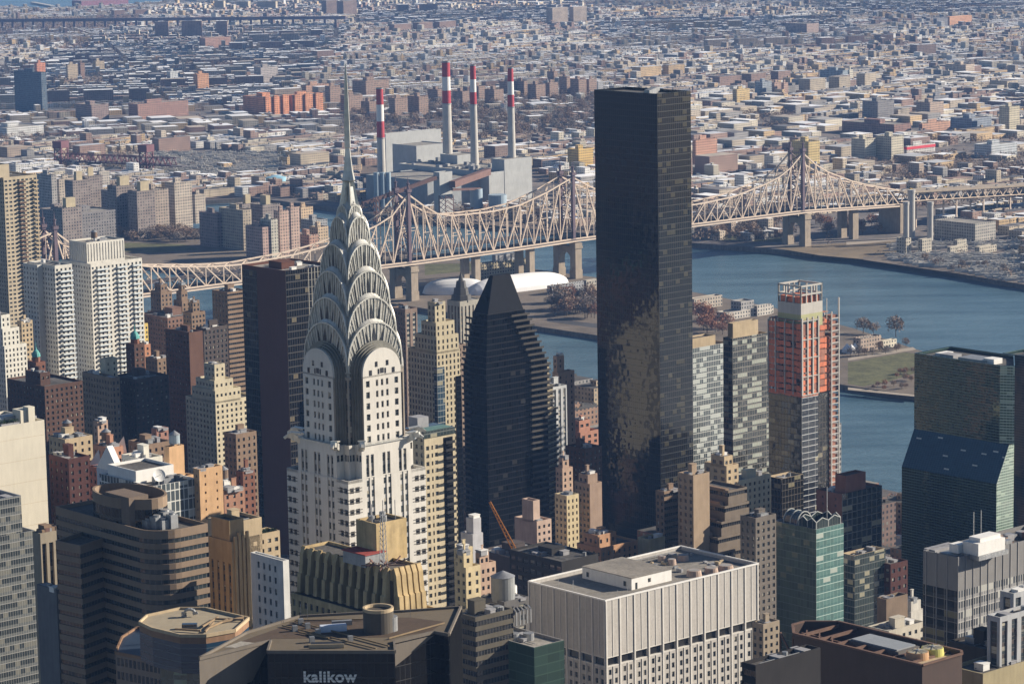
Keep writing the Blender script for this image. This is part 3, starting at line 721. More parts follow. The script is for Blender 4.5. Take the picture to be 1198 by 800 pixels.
for xl,xc,xr,yt,yb,Yb in((136,140,151,207,216,3130),(160,164,174,213,222,3080),(86,89,96,201,209,3200),(102,103,109,196,208,3250),(73,77,88,232,252,2960),(304,311,316,229,246,3090),(284,287,293,228,240,3160)):
    o=B('apartment_block','dark brown apartment block with a sunlit yellow penthouse on the island','apartment block',xl,xc,xr,yt,Yb,fwm((.24,.20,.18)),g=IZ,group='blocks with yellow penthouses on the island'); o.rmat=ROOF_L
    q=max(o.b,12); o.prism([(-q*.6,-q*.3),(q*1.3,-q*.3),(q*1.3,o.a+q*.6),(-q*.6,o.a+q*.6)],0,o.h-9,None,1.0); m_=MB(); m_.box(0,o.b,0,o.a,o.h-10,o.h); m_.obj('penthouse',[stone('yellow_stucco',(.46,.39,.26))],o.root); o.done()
# south part of the island
Q('pavilion','long beige stone pavilion with arched windows beside the lawn under the bridge','pavilion',556,563,615,309,327,(.42,.36,.24),g=IZ,bulk=0,extra=lambda o:(lambda b:(b.box(o.b*.35,o.b*.85,o.a*.2,o.a*.8,o.h-1,o.h+6),b.obj('upper_block',[GREYP],o.root)))(MB()))
for q in ((804,812,845,350,363,(.40,.35,.29),'old grey hospital building with sawtooth skylights behind the dark skyscraper'),(855,867,882,353,371,(.34,.33,.32),'square grey institute block on the island shore'),(838,850,905,366,375,(.45,.42,.37),'long low pale institute wing on the island'),(882,886,903,358,370,(.48,.45,.40),'small pale block at the end of the institute wing'),
          (683,686,700,328,345,(.42,.39,.33),'small concrete hall touching the dark skyscraper on the left'),(640,646,690,335,345,(.32,.33,.34),'long low grey shed behind the red trees'),(998,1007,1031,396,412,(.36,.28,.22),'brown brick shed beside the island lawn'),(1028,1033,1049,399,408,(.56,.51,.40),'cream one storey wing attached behind the brown shed')):
    Q('institute_building',q[6],'building',*q[:5],q[5],g=IZ,bulk=0)
DOME=stone('white_membrane',(.78,.78,.78),.6,.05,.1)
def bubble(p,q,r,lab):
    p=Vector((*G(*p,IZ),0)); q=Vector((*G(*q,IZ),0)); L=(q-p).length; b=MB(); n,m_=24,12
    def P(i,j):
        t=-1+2*i/n; rr=(1-abs(t)**3.2)**.5; a=math.pi*j/m_; return (t*L/2,-rr*r*math.cos(a),rr*r*.85*math.sin(a))
    for i in range(n):
        for j in range(m_): b.poly([P(i,j),P(i+1,j),P(i+1,j+1),P(i,j+1)])
    o=b.obj('tennis_dome',[DOME],None,smooth=True,label=lab,category='dome'); c=(p+q)/2; o.location=(c.x,c.y,IZ); o.rotation_euler=(0,0,math.atan2(q.y-p.y,q.x-p.x))
bubble((494,343),(572,341),15,'left inflatable white tennis dome beside the bridge pier')
bubble((548,345),(664,331),16,'longer inflatable white tennis dome reaching right behind the pointed tower')
for x,y in((991,412),(996,413),(1001,411)):
    X,Y=G(x,y,IZ); b=MB(); b.cyl(0,0,4,0,2.4,4,8); b.cyl(0,0,4.2,2.4,7,.1,8); b.obj('event_tent',[DOME],None,label='white peaked tent beside the brown shed on the island',category='tent',group='white tents on the island').location=(X,Y,IZ)
# steam plant at the bridge end
for x,yt,yb,r,lab in((1066,222,279,3.6,'fat cream concrete chimney by the bridge end'),(1088,236,284,3.0,'slimmer grey chimney right of the fat cream one'),(1060,236,284,2.8,'grey chimney close in front of the fat cream one')):
    X,Y=G(x,yb,QZ); Z=Zat(x,yt,Y); o=link('chimney_stack',None,None,label=lab,category='chimney'); o.location=(X,Y,QZ)
    b=MB(); b.cyl(0,0,r*1.05,0,Z-QZ-3,r,18); b.obj('shaft',[CONC],o); b=MB(); b.cyl(0,0,r*1.12,Z-QZ-3,Z-QZ,r*1.12,18); b.obj('cap',[CONC],o)
Q('steam_plant','grey walled plant with cream end wall under the approach viaduct','factory',1093,1141,1165,262,283,(.38,.36,.32),bulk=0)
for q in ((1049,1060,1066,279,297,'box'),(1074,1079,1090,280,296,'box'),(1115,1120,1131,281,290,'box'),(1108,1112,1132,289,297,'box'),(1140,1146,1166,289,297,'box')):
    Q('utility_shed','pale utility shed in the yard by the chimneys','shed',*q[:5],(.46,.42,.34),bulk=0,group='pale sheds in the yard by the river')
# red lift bridge over the narrow channel
LR=stone('dull_red_bridge_paint',(.16,.075,.085),.8,.15,.1); p0,p1=Vector((*G(172,205,0),0)),Vector((*G(48,199,0),0)); dv=(p1-p0).normalized(); L_=(p1-p0).length
lb=link('lift_bridge',None,None,label='dull red lift bridge with two lattice towers behind the island apartment blocks',category='bridge'); lb.location=p0; lb.rotation_euler=(0,0,math.atan2(dv.y,dv.x))
for u in(0,L_*.80):
    m_=MB(); Ht=Zat(172,172,p0.y)
    for i in(-5,5):
        for j in(-7,7): m_.beam((u+i,j,0),(u+i,j,Ht),1.6)
        for k in range(5): m_.beam((u+i,-7,Ht*k/5),(u+i,7,Ht*(k+1)/5),.9); m_.beam((u+i,7,Ht*k/5),(u+i,-7,Ht*(k+1)/5),.9)
    m_.box(u-7,u+7,-8,8,Ht-6,Ht+3); m_.obj('lift_tower',[LR],lb)
for y in(-6,6):
    m_=MB(); n=16
    for k in range(-5,n): a_,c_=L_*.8*k/n,L_*.8*(k+1)/n; m_.beam((a_,y,14),(c_,y,14),1); m_.beam((a_,y,23),(c_,y,23),1); m_.beam((a_,y,14),((a_+c_)/2,y,23),.8); m_.beam(((a_+c_)/2,y,23),(c_,y,14),.8)
    m_.obj('span_truss',[LR],lb)
m_=MB(); m_.box(-60,L_*.8,-6,6,13,14); m_.obj('deck',[DECK],lb)
# rail viaduct on the horizon, bay terminal
o=link('rail_viaduct',None,None,label='long dark rail viaduct on piers crossing the far hazy houses',category='viaduct'); b=MB()
P0=G(-80,37,QZ); P1=G(405,33,QZ)
b.beam((*P0,QZ+24),(*P1,QZ+24),8,7); b.obj('girder',[STEELD],o)
for k in range(40):
    t=k/40; x,y=P0[0]+(P1[0]-P0[0])*t,P0[1]+(P1[1]-P0[1])*t; b=MB(); b.box(x-2.5,x+2.5,y-3,y+3,QZ,QZ+22); b.obj('pier',[STEELD],o)
Q('terminal_building','long purple red hangar by the bay on the far left horizon','hangar',84,95,150,1.5,8,(.30,.13,.17),bulk=0)
b=MB(); p,q=G(38,4,1),G(62,8.5,1); b.beam((*p,3),(*q,3),14,3); b.obj('pier',[CONC],None,label='narrow pier reaching out into the far bay',category='pier')
# ---------------- bare winter trees ----------------
BARK=stone('grey_bark',(.12,.10,.085),.95,.2,1); 
TW=[stone('brown_twigs',(.30,.215,.155),.95,.3,.15),stone('reddish_twigs',(.34,.17,.11),.95,.3,.15),stone('grey_twigs',(.26,.22,.19),.95,.3,.15),stone('evergreen_needles',(.035,.055,.025),.95,.3,.3)]
def tree_proto(seed,h,r,tw,n=420,sz=.75):
    rd=random.Random(seed); t=MB(); z0=h*.28
    t.cyl(0,0,h*.028,0,z0,h*.02,6)
    c=MB()
    for k in range(9):
        a=rd.uniform(0,6.28); e=rd.uniform(.4,1.3); L=rd.uniform(.5,.95); tip_=(r*L*math.cos(a)*math.cos(e)*1.2,r*L*math.sin(a)*math.cos(e)*1.2,z0+(h-z0)*L*math.sin(e)); t.beam((0,0,z0*.95),tip_,h*.012)
        for j in range(3):
            f=rd.uniform(.4,.9); s_=[tip_[0]*f,tip_[1]*f,z0+(tip_[2]-z0)*f]; t.beam(s_,(s_[0]+rd.uniform(-1,1)*r*.4,s_[1]+rd.uniform(-1,1)*r*.4,s_[2]+rd.uniform(.1,.4)*r),h*.006)
    for k in range(n):
        a=rd.uniform(0,6.28); cz=rd.uniform(-.8,1); rr=rd.uniform(.35,1)**.6*(1+.22*math.sin(a*3+seed)); sxy=math.sqrt(max(0,1-cz*cz))
        p=Vector((r*rr*sxy*math.cos(a),r*rr*sxy*math.sin(a),z0+(h-z0)*(.45+.52*rr*cz)))
        d=Vector((rd.gauss(0,1),rd.gauss(0,1),rd.gauss(.5,.8))).normalized(); e=d.cross(Vector((rd.gauss(0,1),rd.gauss(0,1),rd.gauss(0,1)))).normalized()
        l=sz*rd.uniform(.7,1.6); c.poly([tuple(p-d*l),tuple(p+d*l*.6+e*l*.32),tuple(p+d*l-e*l*.22)])
    return t.mesh('trunk',[BARK]),c.mesh('crown',[TW[tw]])
TP={tw:[tree_proto(s*7+tw,11,5.2,tw) for s in range(3)] for tw in range(4)}
def tree(X,Y,z,s,tw,label,group):
    t,c=random.choice(TP[tw]); o=link('bare_tree' if tw<3 else 'evergreen_tree',None,None,label=label,category='tree',group=group)
    o.location=(X,Y,z); o.rotation_euler=(0,0,random.uniform(0,6)); s*=random.uniform(.8,1.2); o.scale=(s,s,s*random.uniform(.85,1.1)); link('trunk',t,o); link('crown',c,o)
def scatter(pix,n,z,s,tws,label,group):
    P=[G(x,y,z) for x,y in pix]; xs=[p[0] for p in P]; ys=[p[1] for p in P]; k=0
    while k<n:
        x,y=random.uniform(min(xs),max(xs)),random.uniform(min(ys),max(ys))
        if inpoly(x,y,P): tree(x,y,z,s,random.choice(tws),label,group); k+=1
scatter([(645,352),(697,352),(697,374),(645,370)],34,IZ,1.25,(0,0,1,2),'leafless brown tree on the island between the pointed tower and the dark skyscraper','bare trees on the island left of the dark skyscraper')
scatter([(818,375),(850,375),(850,392),(818,392)],9,IZ,1.3,(1,),'rust red tree on the island just right of the dark skyscraper','rust red trees right of the dark skyscraper')
for x,y,s in((1010,390,1.2),(1022,391,1.2),(1048,394,1.25)):
    X,Y=G(x,y,IZ); tree(X,Y,IZ,s,0,'big grey leafless tree standing against the water on the island shore','big grey trees on the island shore')
scatter([(992,447),(1072,434),(1072,460),(1010,455)],16,IZ,.42,(0,1),'small brown shrub on the island bank below the lawn','shrubs on the island bank')
scatter([(992,416),(1072,404),(1072,411),(992,420)],10,IZ,.6,(0,2),'small bare tree along the island path above the lawn','small trees along the island path')
scatter([(135,268),(232,272),(238,284),(140,284)],34,IZ,1.2,(0,0,2),'leafless tree in front of the island apartment slabs','bare trees in front of the island apartment slabs')
scatter([(815,258),(905,262),(905,282),(815,280)],34,QZ,1.15,(0,0,2),'bare tree in the shore park under the bridge right of the dark skyscraper','bare trees in the shore park under the bridge')
scatter([(950,262),(1030,262),(1030,276),(950,276)],18,QZ,1.1,(0,1),'bare reddish tree behind the right bridge pier','bare trees behind the right bridge pier')
scatter([(1060,300),(1198,318),(1198,334),(1120,322)],12,QZ,.6,(0,2),'small bare tree on the river bank near the utility yard','small trees on the river bank')
GT='bare trees among the housing towers behind the smokestacks'
scatter([(400,130),(700,118),(700,150),(560,170),(400,150)],90,QZ,1.35,(0,0,2),'bare tree among the housing towers behind the smokestacks',GT)
scatter([(1015,602),(1052,602),(1052,640),(1030,640)],14,GZ,1.0,(0,1,2),'bare tree on the riverside street beside the sloped glass tower','bare trees beside the sloped glass tower')
# ---------------- the mass of houses and bare trees out to the horizon ----------------
WP=np.array([(.30,.20,.16),(.24,.17,.14),(.36,.29,.23),(.46,.39,.29),(.55,.50,.40),(.44,.38,.30),(.62,.61,.58),(.30,.29,.28),(.50,.36,.20),(.20,.17,.16)])
RP=np.array([(.80,.81,.83),(.72,.74,.77),(.50,.51,.53),(.34,.33,.31),(.16,.15,.15),(.11,.11,.12),(.42,.36,.29),(.84,.84,.84),(.30,.20,.16)])
boxes=[]; trees=[]
foot_c=[(o[0]+A[0]*a/2+S[0]*b/2,o[1]+A[1]*a/2+S[1]*b/2,max(a,b)*.62+8) for o,a,b,_ in FOOT]
FC=np.array(foot_c)
def free(x,y,r=6): return not np.any((FC[:,0]-x)**2+(FC[:,1]-y)**2<(FC[:,2]+r)**2)
rq=random.Random(21)
PARK=[[G(*p,QZ) for p in pl] for pl in ([(400,122),(700,108),(700,155),(600,175),(400,160)],[(812,240),(930,245),(930,286),(812,286)],[(1010,185),(1198,178),(1198,215),(1020,215)],[(0,155),(60,158),(60,172),(0,180)],[(60,175),(170,180),(150,205),(60,200)],[(30,46),(110,50),(110,62),(30,60)],[(400,235),(660,240),(640,262),(400,262)],[(60,92),(130,90),(130,106),(60,108)],[(840,130),(930,130),(930,152),(840,150)])]
YARD=[[G(*p,QZ) for p in pl] for pl in ([(125,180),(330,178),(330,205),(190,208),(125,200)],[(1040,285),(1200,283),(1200,332),(1040,305)],[(905,255),(1100,245),(1100,290),(905,292)],[(420,196),(640,196),(660,240),(420,240)])]
def zone(x,y):
    for p in PARK:
        if inpoly(x,y,p): return 'park'
    for p in YARD:
        if inpoly(x,y,p): return 'yard'
TS=560
for ty in range(2500,10200,TS):
    for tx in range(-2600,2700,TS):
        cx,cy=tx+TS/2,ty+TS/2
        if abs(cx)>.185*cy+TS*.7: continue
        an=rq.choice([.73,.73,.20,.35,.05,-.25,.5]) if cy>4200 else .72
        ca,sa=math.cos(an),math.sin(an); tilepark=rq.random()<(0 if cy<6000 else .03 if cy<8000 else .25); ind=rq.random()<(.22 if cy<4600 else .04); dens=rq.uniform(.82,1)
        tilec=rq.random()
        for by in range(-480,481,64):
            for bx in range(-480,481,210):
                kind_=rq.random(); blockr=rq.random(); bw_=rq.choice([0,1,2,3,4,6,6,8])
                x0,y0=cx+bx*ca-by*sa,cy+bx*sa+by*ca
                def put(u,v,hx,hy,h,wc,rc,typ):
                    x=cx+(bx+u)*ca-(by+v)*sa; y=cy+(bx+u)*sa+(by+v)*ca
                    if abs(x-cx)>TS/2 or abs(y-cy)>TS/2 or y>10100 or abs(x)>.18*y+60 or not inpoly(x,y,QPOLY): return
                    zn=zone(x,y)
                    if zn=='park':
                        if rq.random()<.72: return
                    if zn=='yard' and (h>7 or rq.random()<.5): return
                    if not free(x,y,max(hx,hy)): return
                    if y<3700 and not all(inpoly(x+dx,y+dy,QPOLY) for dx in(-22,22) for dy in(-22,22)): return
                    if h>22 and 685<PX(x,y,h)[0]<820 and PX(x,y,h)[1]<125: return
                    boxes.append((x,y,hx,hy,an,h,wc,rc,typ))
                if tilepark or kind_<.035:
                    for _ in range(70): 
                        x,y=x0+rq.uniform(-100,100),y0+rq.uniform(-32,32)
                        if inpoly(x,y,QPOLY) and free(x,y,0) and abs(x-cx)<TS/2 and abs(y-cy)<TS/2: trees.append((x,y,QZ,rq.uniform(4,7),0))
                    continue
                if ind and kind_<.70 or kind_<.07:
                    u=-95
                    while u<90:
                        w_=rq.uniform(16,42); put(u+w_/2,rq.choice([-12,12]) if w_<26 else 0,w_/2-1.5,rq.uniform(9,20),rq.uniform(5,13),rq.choice([0,3,4,5,7,8]),rq.choice([0,0,1,2,3,4,7,6]),1); u+=w_+rq.uniform(0,14)
                elif kind_<(.15 if cy<5200 else .10):
                    hh=rq.choice([18,19,21,24,40 if cy>4700 else 17,20]); wc=rq.choice([0,1,2,3,8,0])
                    for u in(-66,0,66): put(u,0,rq.uniform(12,26),rq.uniform(7,13),hh+rq.uniform(-1,1),wc,rq.choice([3,4,2,6,0]),2)
                else:
                    for row in(-1,1):
                        u=-97; step=rq.uniform(6,9.5) if cy<5200 else rq.uniform(5.2,8); hrow=rq.uniform(7,11); wc=rq.choice([0,1,2,3,4,5,6,8]); rc=rq.choice([0,1,2,3,4,7,5,6,8,2,3])
                        while u<97:
                            w_=step*rq.uniform(.9,1.25)
                            if rq.random()<.16: wc=rq.choice([0,1,2,3,4,5,6,8,7])
                            if rq.random()<.14: rc=rq.choice([0,0,1,7,2,3,4,5,6,7,8])
                            if rq.random()<dens: put(u+w_/2,row*17+rq.uniform(-.4,.4),w_/2-.04,rq.uniform(7.5,8.5),hrow+rq.uniform(-.5,.7) if rq.random()<.94 else rq.uniform(12,20),wc,rc,0)
                            elif rq.random()<.5: 
                                x,y=cx+(bx+u)*ca-(by+row*17)*sa,cy+(bx+u)*sa+(by+row*17)*ca
                                if inpoly(x,y,QPOLY) and free(x,y,0): trees.append((x,y,QZ,rq.uniform(3,5),0))
                            u+=w_
                    for _ in range(20):
                        u,v=rq.uniform(-95,95),rq.choice([0,0,29])+rq.uniform(-3,3); x,y=cx+(bx+u)*ca-(by+v)*sa,cy+(bx+u)*sa+(by+v)*ca
                        if inpoly(x,y,QPOLY) and free(x,y,0) and abs(x-cx)<TS/2 and abs(y-cy)<TS/2 and zone(x,y)!='yard': trees.append((x,y,QZ,rq.uniform(3,5),0))
for pl in PARK:
    xs=[p[0] for p in pl]; ys=[p[1] for p in pl]
    for _ in range(int((max(xs)-min(xs))*(max(ys)-min(ys))/150)):
        x,y=rq.uniform(min(xs),max(xs)),rq.uniform(min(ys),max(ys))
        if inpoly(x,y,pl) and inpoly(x,y,QPOLY) and free(x,y,-2): trees.append((x,y,QZ,rq.uniform(3.5,6),0))
for _ in range(8200):   # wooded rise on the horizon
    y=rq.uniform(8300,11500); x=rq.uniform(-.18,.19)*y
    if inpoly(x,y,QPOLY): trees.append((x,y,QZ+max(0,(y-8600)*.012),rq.uniform(7,12),0))
print('boxes',len(boxes),'trees',len(trees))
CITY=farwall('city_walls',(0,0,0),3.4,3.0,.3,.68,.28,.72,attr=True)
def add_attr(me,cols):
    at=me.attributes.new('col','FLOAT_COLOR','FACE'); at.data.foreach_set('color',np.concatenate([cols,np.ones((len(cols),1))],1).astype(np.float32).ravel())
SG=np.array([(-1,-1),(1,-1),(1,1),(-1,1)],float)
def boxmesh(name,bxs,origin=(0,0,0),z=QZ):
    N=len(bxs); X=np.array([b_[:6] for b_ in bxs]); wc=np.array([b_[6] for b_ in bxs]); rc=np.array([b_[7] for b_ in bxs])
    lx=SG[None,:,0]*X[:,2:3]; ly=SG[None,:,1]*X[:,3:4]; ca=np.cos(X[:,4:5]); sa=np.sin(X[:,4:5])
    px=X[:,0:1]+lx*ca-ly*sa-origin[0]; py=X[:,1:2]+lx*sa+ly*ca-origin[1]
    V=np.zeros((N,8,3)); V[:,:4,0]=px; V[:,:4,1]=py; V[:,:4,2]=z-origin[2]; V[:,4:,0]=px; V[:,4:,1]=py; V[:,4:,2]=(z+X[:,5:6])-origin[2]
    fi=np.array([[0,1,5,4],[1,2,6,5],[2,3,7,6],[3,0,4,7],[4,5,6,7]]); F=(fi[None]+8*np.arange(N)[:,None,None]).reshape(-1,4)
    me=bpy.data.meshes.new(name); me.vertices.add(8*N); me.vertices.foreach_set('co',V.ravel())
    nf=len(F); me.loops.add(nf*4); me.loops.foreach_set('vertex_index',F.ravel().astype(np.int32)); me.polygons.add(nf)
    me.polygons.foreach_set('loop_start',np.arange(0,nf*4,4,dtype=np.int32)); me.polygons.foreach_set('use_smooth',[False]*nf); me.update(calc_edges=True)
    L=np.stack([X[:,2]*2,X[:,3]*2,X[:,2]*2,X[:,3]*2,X[:,2]*2],1).reshape(-1); Hh=np.repeat(X[:,5],5)
    uv=np.zeros((nf,4,2)); uv[:,1,0]=L; uv[:,2,0]=L; uv[:,2,1]=Hh; uv[:,3,1]=Hh
    ul=me.uv_layers.new(name='UVMap'); ul.data.foreach_set('uv',uv.ravel().astype(np.float32))
    C=np.repeat(WP[wc][:,None],5,1); C[:,4]=RP[rc]; C=C.reshape(-1,3)*np.repeat(rng.uniform(.82,1.12,N),5)[:,None]
    add_attr(me,np.clip(C,0,.85)); me.materials.append(CITY); return me
TY={0:('row_house','low row house with a flat roof in the crowded blocks beyond the river','house','row houses beyond the river'),1:('warehouse','broad low warehouse with a flat roof beyond the river','warehouse','warehouses beyond the river'),2:('apartment_block','plain long apartment block among the low houses beyond the river','apartment block','apartment blocks among the houses beyond the river')}
TYS={0:'row_house_mass',1:'warehouse_mass',2:'apartment_block_mass'}
for ty_ in(0,1,2):
    L=[b_ for b_ in boxes if b_[8]==ty_]
    L.sort(key=lambda b_:b_[1]-(0 if ty_==0 else b_[2]*b_[5]*1.5)); ind_=L[:280]; rest=L[280:]
    for b_ in ind_:
        me=boxmesh(TY[ty_][0],[b_],(b_[0],b_[1],QZ)); o=link(TY[ty_][0],me,None,label=TY[ty_][1],category=TY[ty_][2],group=TY[ty_][3]); o.location=(b_[0],b_[1],QZ)
    if rest: link(TYS[ty_],boxmesh('city',rest),None,kind='stuff',label=['tightly packed low row houses stretching to the hazy horizon','flat roofed warehouses scattered among the far houses','long apartment blocks rising among the far low houses'][ty_],category=TY[ty_][2])
# roof huts and chimneys of the far houses, merged
sm=[]
for b_ in boxes:
    if rq.random()<.2:
        ca,sa=math.cos(b_[4]),math.sin(b_[4]); u,v=rq.uniform(-.6,.6)*b_[2],rq.uniform(-.6,.6)*b_[3]
        sm.append((b_[0]+u*ca-v*sa,b_[1]+u*sa+v*ca,min(1.8,b_[2]*.3),1.6,b_[4],b_[5]+rq.uniform(1.5,3),b_[6],b_[7]))
link('roof_huts',boxmesh('roof_huts',sm),None,kind='stuff',label='small roof huts and bulkheads on the far flat roofs',category='roof huts')
trees=[t for t in trees if abs(t[0])<.185*t[1]+40]
N=len(trees); T=np.array([t[:4] for t in trees]); K=24
a=rng.uniform(0,6.28,(N,K)); cz=rng.uniform(-.6,1,(N,K)); rr=rng.uniform(.4,1,(N,K)); sx=np.sqrt(1-cz**2)
cen=np.stack([T[:,0:1]+T[:,3:4]*rr*sx*np.cos(a),T[:,1:2]+T[:,3:4]*rr*sx*np.sin(a),T[:,2:3]+T[:,3:4]*(1.0+.8*rr*cz)],-1)
off=rng.normal(0,1,(N,K,3,3))*T[:,3,None,None,None]*.15
V=(cen[:,:,None]+off).reshape(-1,3); me=bpy.data.meshes.new('woodland'); nf=N*K
me.vertices.add(nf*3); me.vertices.foreach_set('co',V.ravel()); me.loops.add(nf*3); me.loops.foreach_set('vertex_index',np.arange(nf*3,dtype=np.int32)); me.polygons.add(nf); me.polygons.foreach_set('loop_start',np.arange(0,nf*3,3,dtype=np.int32)); me.polygons.foreach_set('use_smooth',[False]*nf); me.update(calc_edges=True)
me.materials.append(stone('far_twigs',(.27,.20,.15),.95,.35,.01)); link('woodland',me,None,kind='stuff',label='bare brown street and park trees spread between the far houses',category='woodland')
# transformer yard: rows of small pylons and gear
for yi,(pl,n) in enumerate(((YARD[0],900),(YARD[1],420))):
    b=MB(); xs=[p[0] for p in pl]; ys=[p[1] for p in pl]; k=0
    while k<n:
        x,y=rq.uniform(min(xs),max(xs)),rq.uniform(min(ys),max(ys))
        if inpoly(x,y,pl) and free(x,y,0): b.box(x-.5,x+.5,y-.5,y+.5,QZ,QZ+rq.uniform(2,6)); b.box(x-5,x+5,y-.8,y+.8,QZ+.1,QZ+rq.uniform(1,3.5),rq.choice((0,1,1))); k+=1
    b.obj('switchyard_gear',[stone('pale_insulator',(.66,.62,.54)),CONC],None,kind='stuff',label=['dense pale transformer gear filling the yard behind the island towers','scattered transformer gear in the yard by the river bank'][yi],category='transformer gear')
lay('yard',[(125,182),(330,180),(330,206),(190,208),(125,202)],QZ,.08,LOT)
FOOT_Q=len(FOOT)
# ---------------- Manhattan: the Art Deco tower with the steel crown ----------------
def P_(t='p',**k): k['t']=t; return k
WB=stone('white_glazed_brick',(.58,.56,.515),.6,.12,.12); DKB=stone('dark_brick_band',(.10,.095,.09),.7,.2,.5); CRN=stone('steel_crown_cladding',(.40,.39,.35),.40,.3,.5,spec=.5,metal=.4)
CRD=stone('pale_crown_steel',(.60,.59,.54),.34,.25,.5,spec=.5,metal=.4)  # lighter steel of the vault tops, ribs and spire
GLD=panemat('crown_glass',dark=(.02,.02,.022),pb=.05,bar=False)
def art_deco():
    XC,YC=-50.4,929.0
    o=B('art_deco_skyscraper','white brick Art Deco skyscraper with terraced steel sunburst crown and needle spire','skyscraper',0,100,200,400,929,WB)
    o.O=(XC,YC); o.root.location=(XC,YC,GZ); o.h=330-GZ; o.root.rotation_euler=(0,0,TH)
    FOOT[-1]=((XC-16,YC-16),32,32,TH)
    g=GZ
    def cross(h,d,w,z0,z1,spc,spp,par=0.9):
        """cross plan: core half h, arms half-width w reaching d; spc on core corners, spp on arms"""
        pts=[(-w,-d),(w,-d),(w,-h),(h,-h),(h,-w),(d,-w),(d,w),(h,w),(h,h),(w,h),(w,d),(-w,d),(-w,h),(-h,h),(-h,w),(-d,w),(-d,-w),(-h,-w),(-h,-h),(-w,-h)]
        sp=[spp,spc,spc,spc,spc,spp,spc,spc,spc,spc,spp,spc,spc,spc,spc,spp,spc,spc,spc,spc]
        o.prism(pts,z0,z1,sp,par)
    zA=199.2-g; zB=209.6-g; zC=234-g
    fh=3.45
    D=15.7
    # broad lower shaft: banded corner blocks, three pairs of window strips in the middle bay
    wv=D*2
    corner=P_('p',fh=fh,ww=5.0,wh=1.75,top=1.7,rec=.5,cols=[(3.1,4.6)])
    for (p0,p1) in (((-D,-D),(D,-D)),((-D,D),(-D,-D)),((D,-D),(D,D)),((D,D),(-D,D))):
        Lx=(p1[0]-p0[0])/wv; Ly=(p1[1]-p0[1])/wv
        def pt(u): return (p0[0]+Lx*u,p0[1]+Ly*u)
        o.fac(pt(0),pt(5.7),0,zA,P_('p',fh=fh,ww=3.9,wh=1.8,top=1.7,rec=.5,cols=[(1.35,1.7),(3.65,1.7)],nf=26)); o.fac(pt(wv-5.7),pt(wv),0,zA,P_('p',fh=fh,ww=3.9,wh=1.8,top=1.7,rec=.5,cols=[(2.05,1.7),(4.35,1.7)],nf=26))
        cols=[]
        for c in(3.3,10.1,16.9): cols+=[(c-.95,1.25),(c+.95,1.25)]
        o.fac(pt(5.7),pt(wv-5.7),0,zA,P_('v',fh=fh,ww=1.3,wh=2.1,top=0.0,rec=.28,cols=cols,nf=28,span=stone('white_spandrel',(.52,.51,.49),.6,.15,.4)))
    ring=MB()
    for i,j in((-1,-1),(1,-1),(1,1),(-1,1)):
        x0,x1=sorted((i*D,i*9.9)); y0,y1=sorted((j*D,j*9.9)); o.roof.poly([(x0,y0,zA-.9),(x1,y0,zA-.9),(x1,y1,zA-.9),(x0,y1,zA-.9)])
        o.wall.box(min(i*D,i*(D-.4)),max(i*D,i*(D-.4)),y0,y1,zA-.9,zA+.02); o.wall.box(x0,x1,min(j*D,j*(D-.4)),max(j*D,j*(D-.4)),zA-.9,zA+.03)
    # dark brick bands across the corner blocks
    bd=MB()
    for k in range(26):
        z=zA-1.7-k*fh-1.0
        for i,j in((-1,-1),(1,-1),(1,1),(-1,1)):
            for dz in(.0,-.95):
                x0,x1=sorted((i*(D+.03),i*10.2)); bd.box(x0,x1,min(j*(D+.03),j*(D-.2)),max(j*(D+.03),j*(D-.2)),z+dz-.12,z+dz+.12)
                bd.box(min(i*(D+.03),i*(D-.2)),max(i*(D+.03),i*(D-.2)),*sorted((j*(D+.03),j*10.2)),z+dz-.12,z+dz+.12)
    bd.obj('brick_band',[DKB],o.root)
    cw=[]
    for c in(3.3,9.9,16.5): cw+=[(c-.95,1.25),(c+.95,1.25)]
    cross(12.4,15.5,9.9,zA-.9,zB,P_('p',fh=fh,ww=1.2,wh=2.1,bay=1.6,top=2.6,nf=1),P_('v',fh=fh,ww=1.3,wh=2.1,top=3.2,rec=.4,cols=cw,nf=2,span=stone('grey_spandrel',(.30,.30,.30))),par=1.0)
    # steel-trimmed ledge
    lm=MB()
    for a_,b_ in(((-9.9,-15.5),(9.9,-15.5)),((-15.5,9.9),(-15.5,-9.9))): lm.beam((*a_,zB+.15),(*b_,zB+.15),.9,.5)
    lm.obj('ledge_trim',[CRD],o.root)
    # upper shaft
    w,d,h=7.65,14.3,11.3
    cu=[(2.1,1.5),(6.35,1.1),(7.65,1.1),(8.95,1.1),(13.2,1.5)]
    zP=231.0-g
    pts=[(-w,-d),(w,-d),(w,-h),(h,-h),(h,-w),(d,-w),(d,w),(h,w),(h,h),(w,h),(w,d),(-w,d),(-w,h),(-h,h),(-h,w),(-d,w),(-d,-w),(-h,-w),(-h,-h),(-w,-h)]
    sa=P_('p',fh=3.5,ww=1.4,wh=2.0,top=1.0,rec=.4,cols=[(1.9,1.5),(5.6,.95),(7.65,.95),(9.7,.95),(13.4,1.5)]); scn=P_('v',fh=3.5,ww=.9,wh=2.0,top=1.0,bay=2.3,rec=.35,wall=stone('brown_grey_brick',(.34,.30,.25)),span=stone('brown_spandrel',(.16,.13,.11)))
    o.prism(pts,zB-1,zP,[sa,scn,scn,scn,scn]*4,0,roof=False)
    # round-headed top of each arm, with nested rings
    zTop=239.3-g
    def prof(wd,zf,za,n=20,pw=.5):
        out=[]
        for i in range(n+1):
            a=math.pi*i/n; out.append((-wd*math.cos(a),zf+(za-zf)*max(0,math.sin(a))**pw if pw!=1 else zf+(za-zf)*math.sin(a)))
        return out
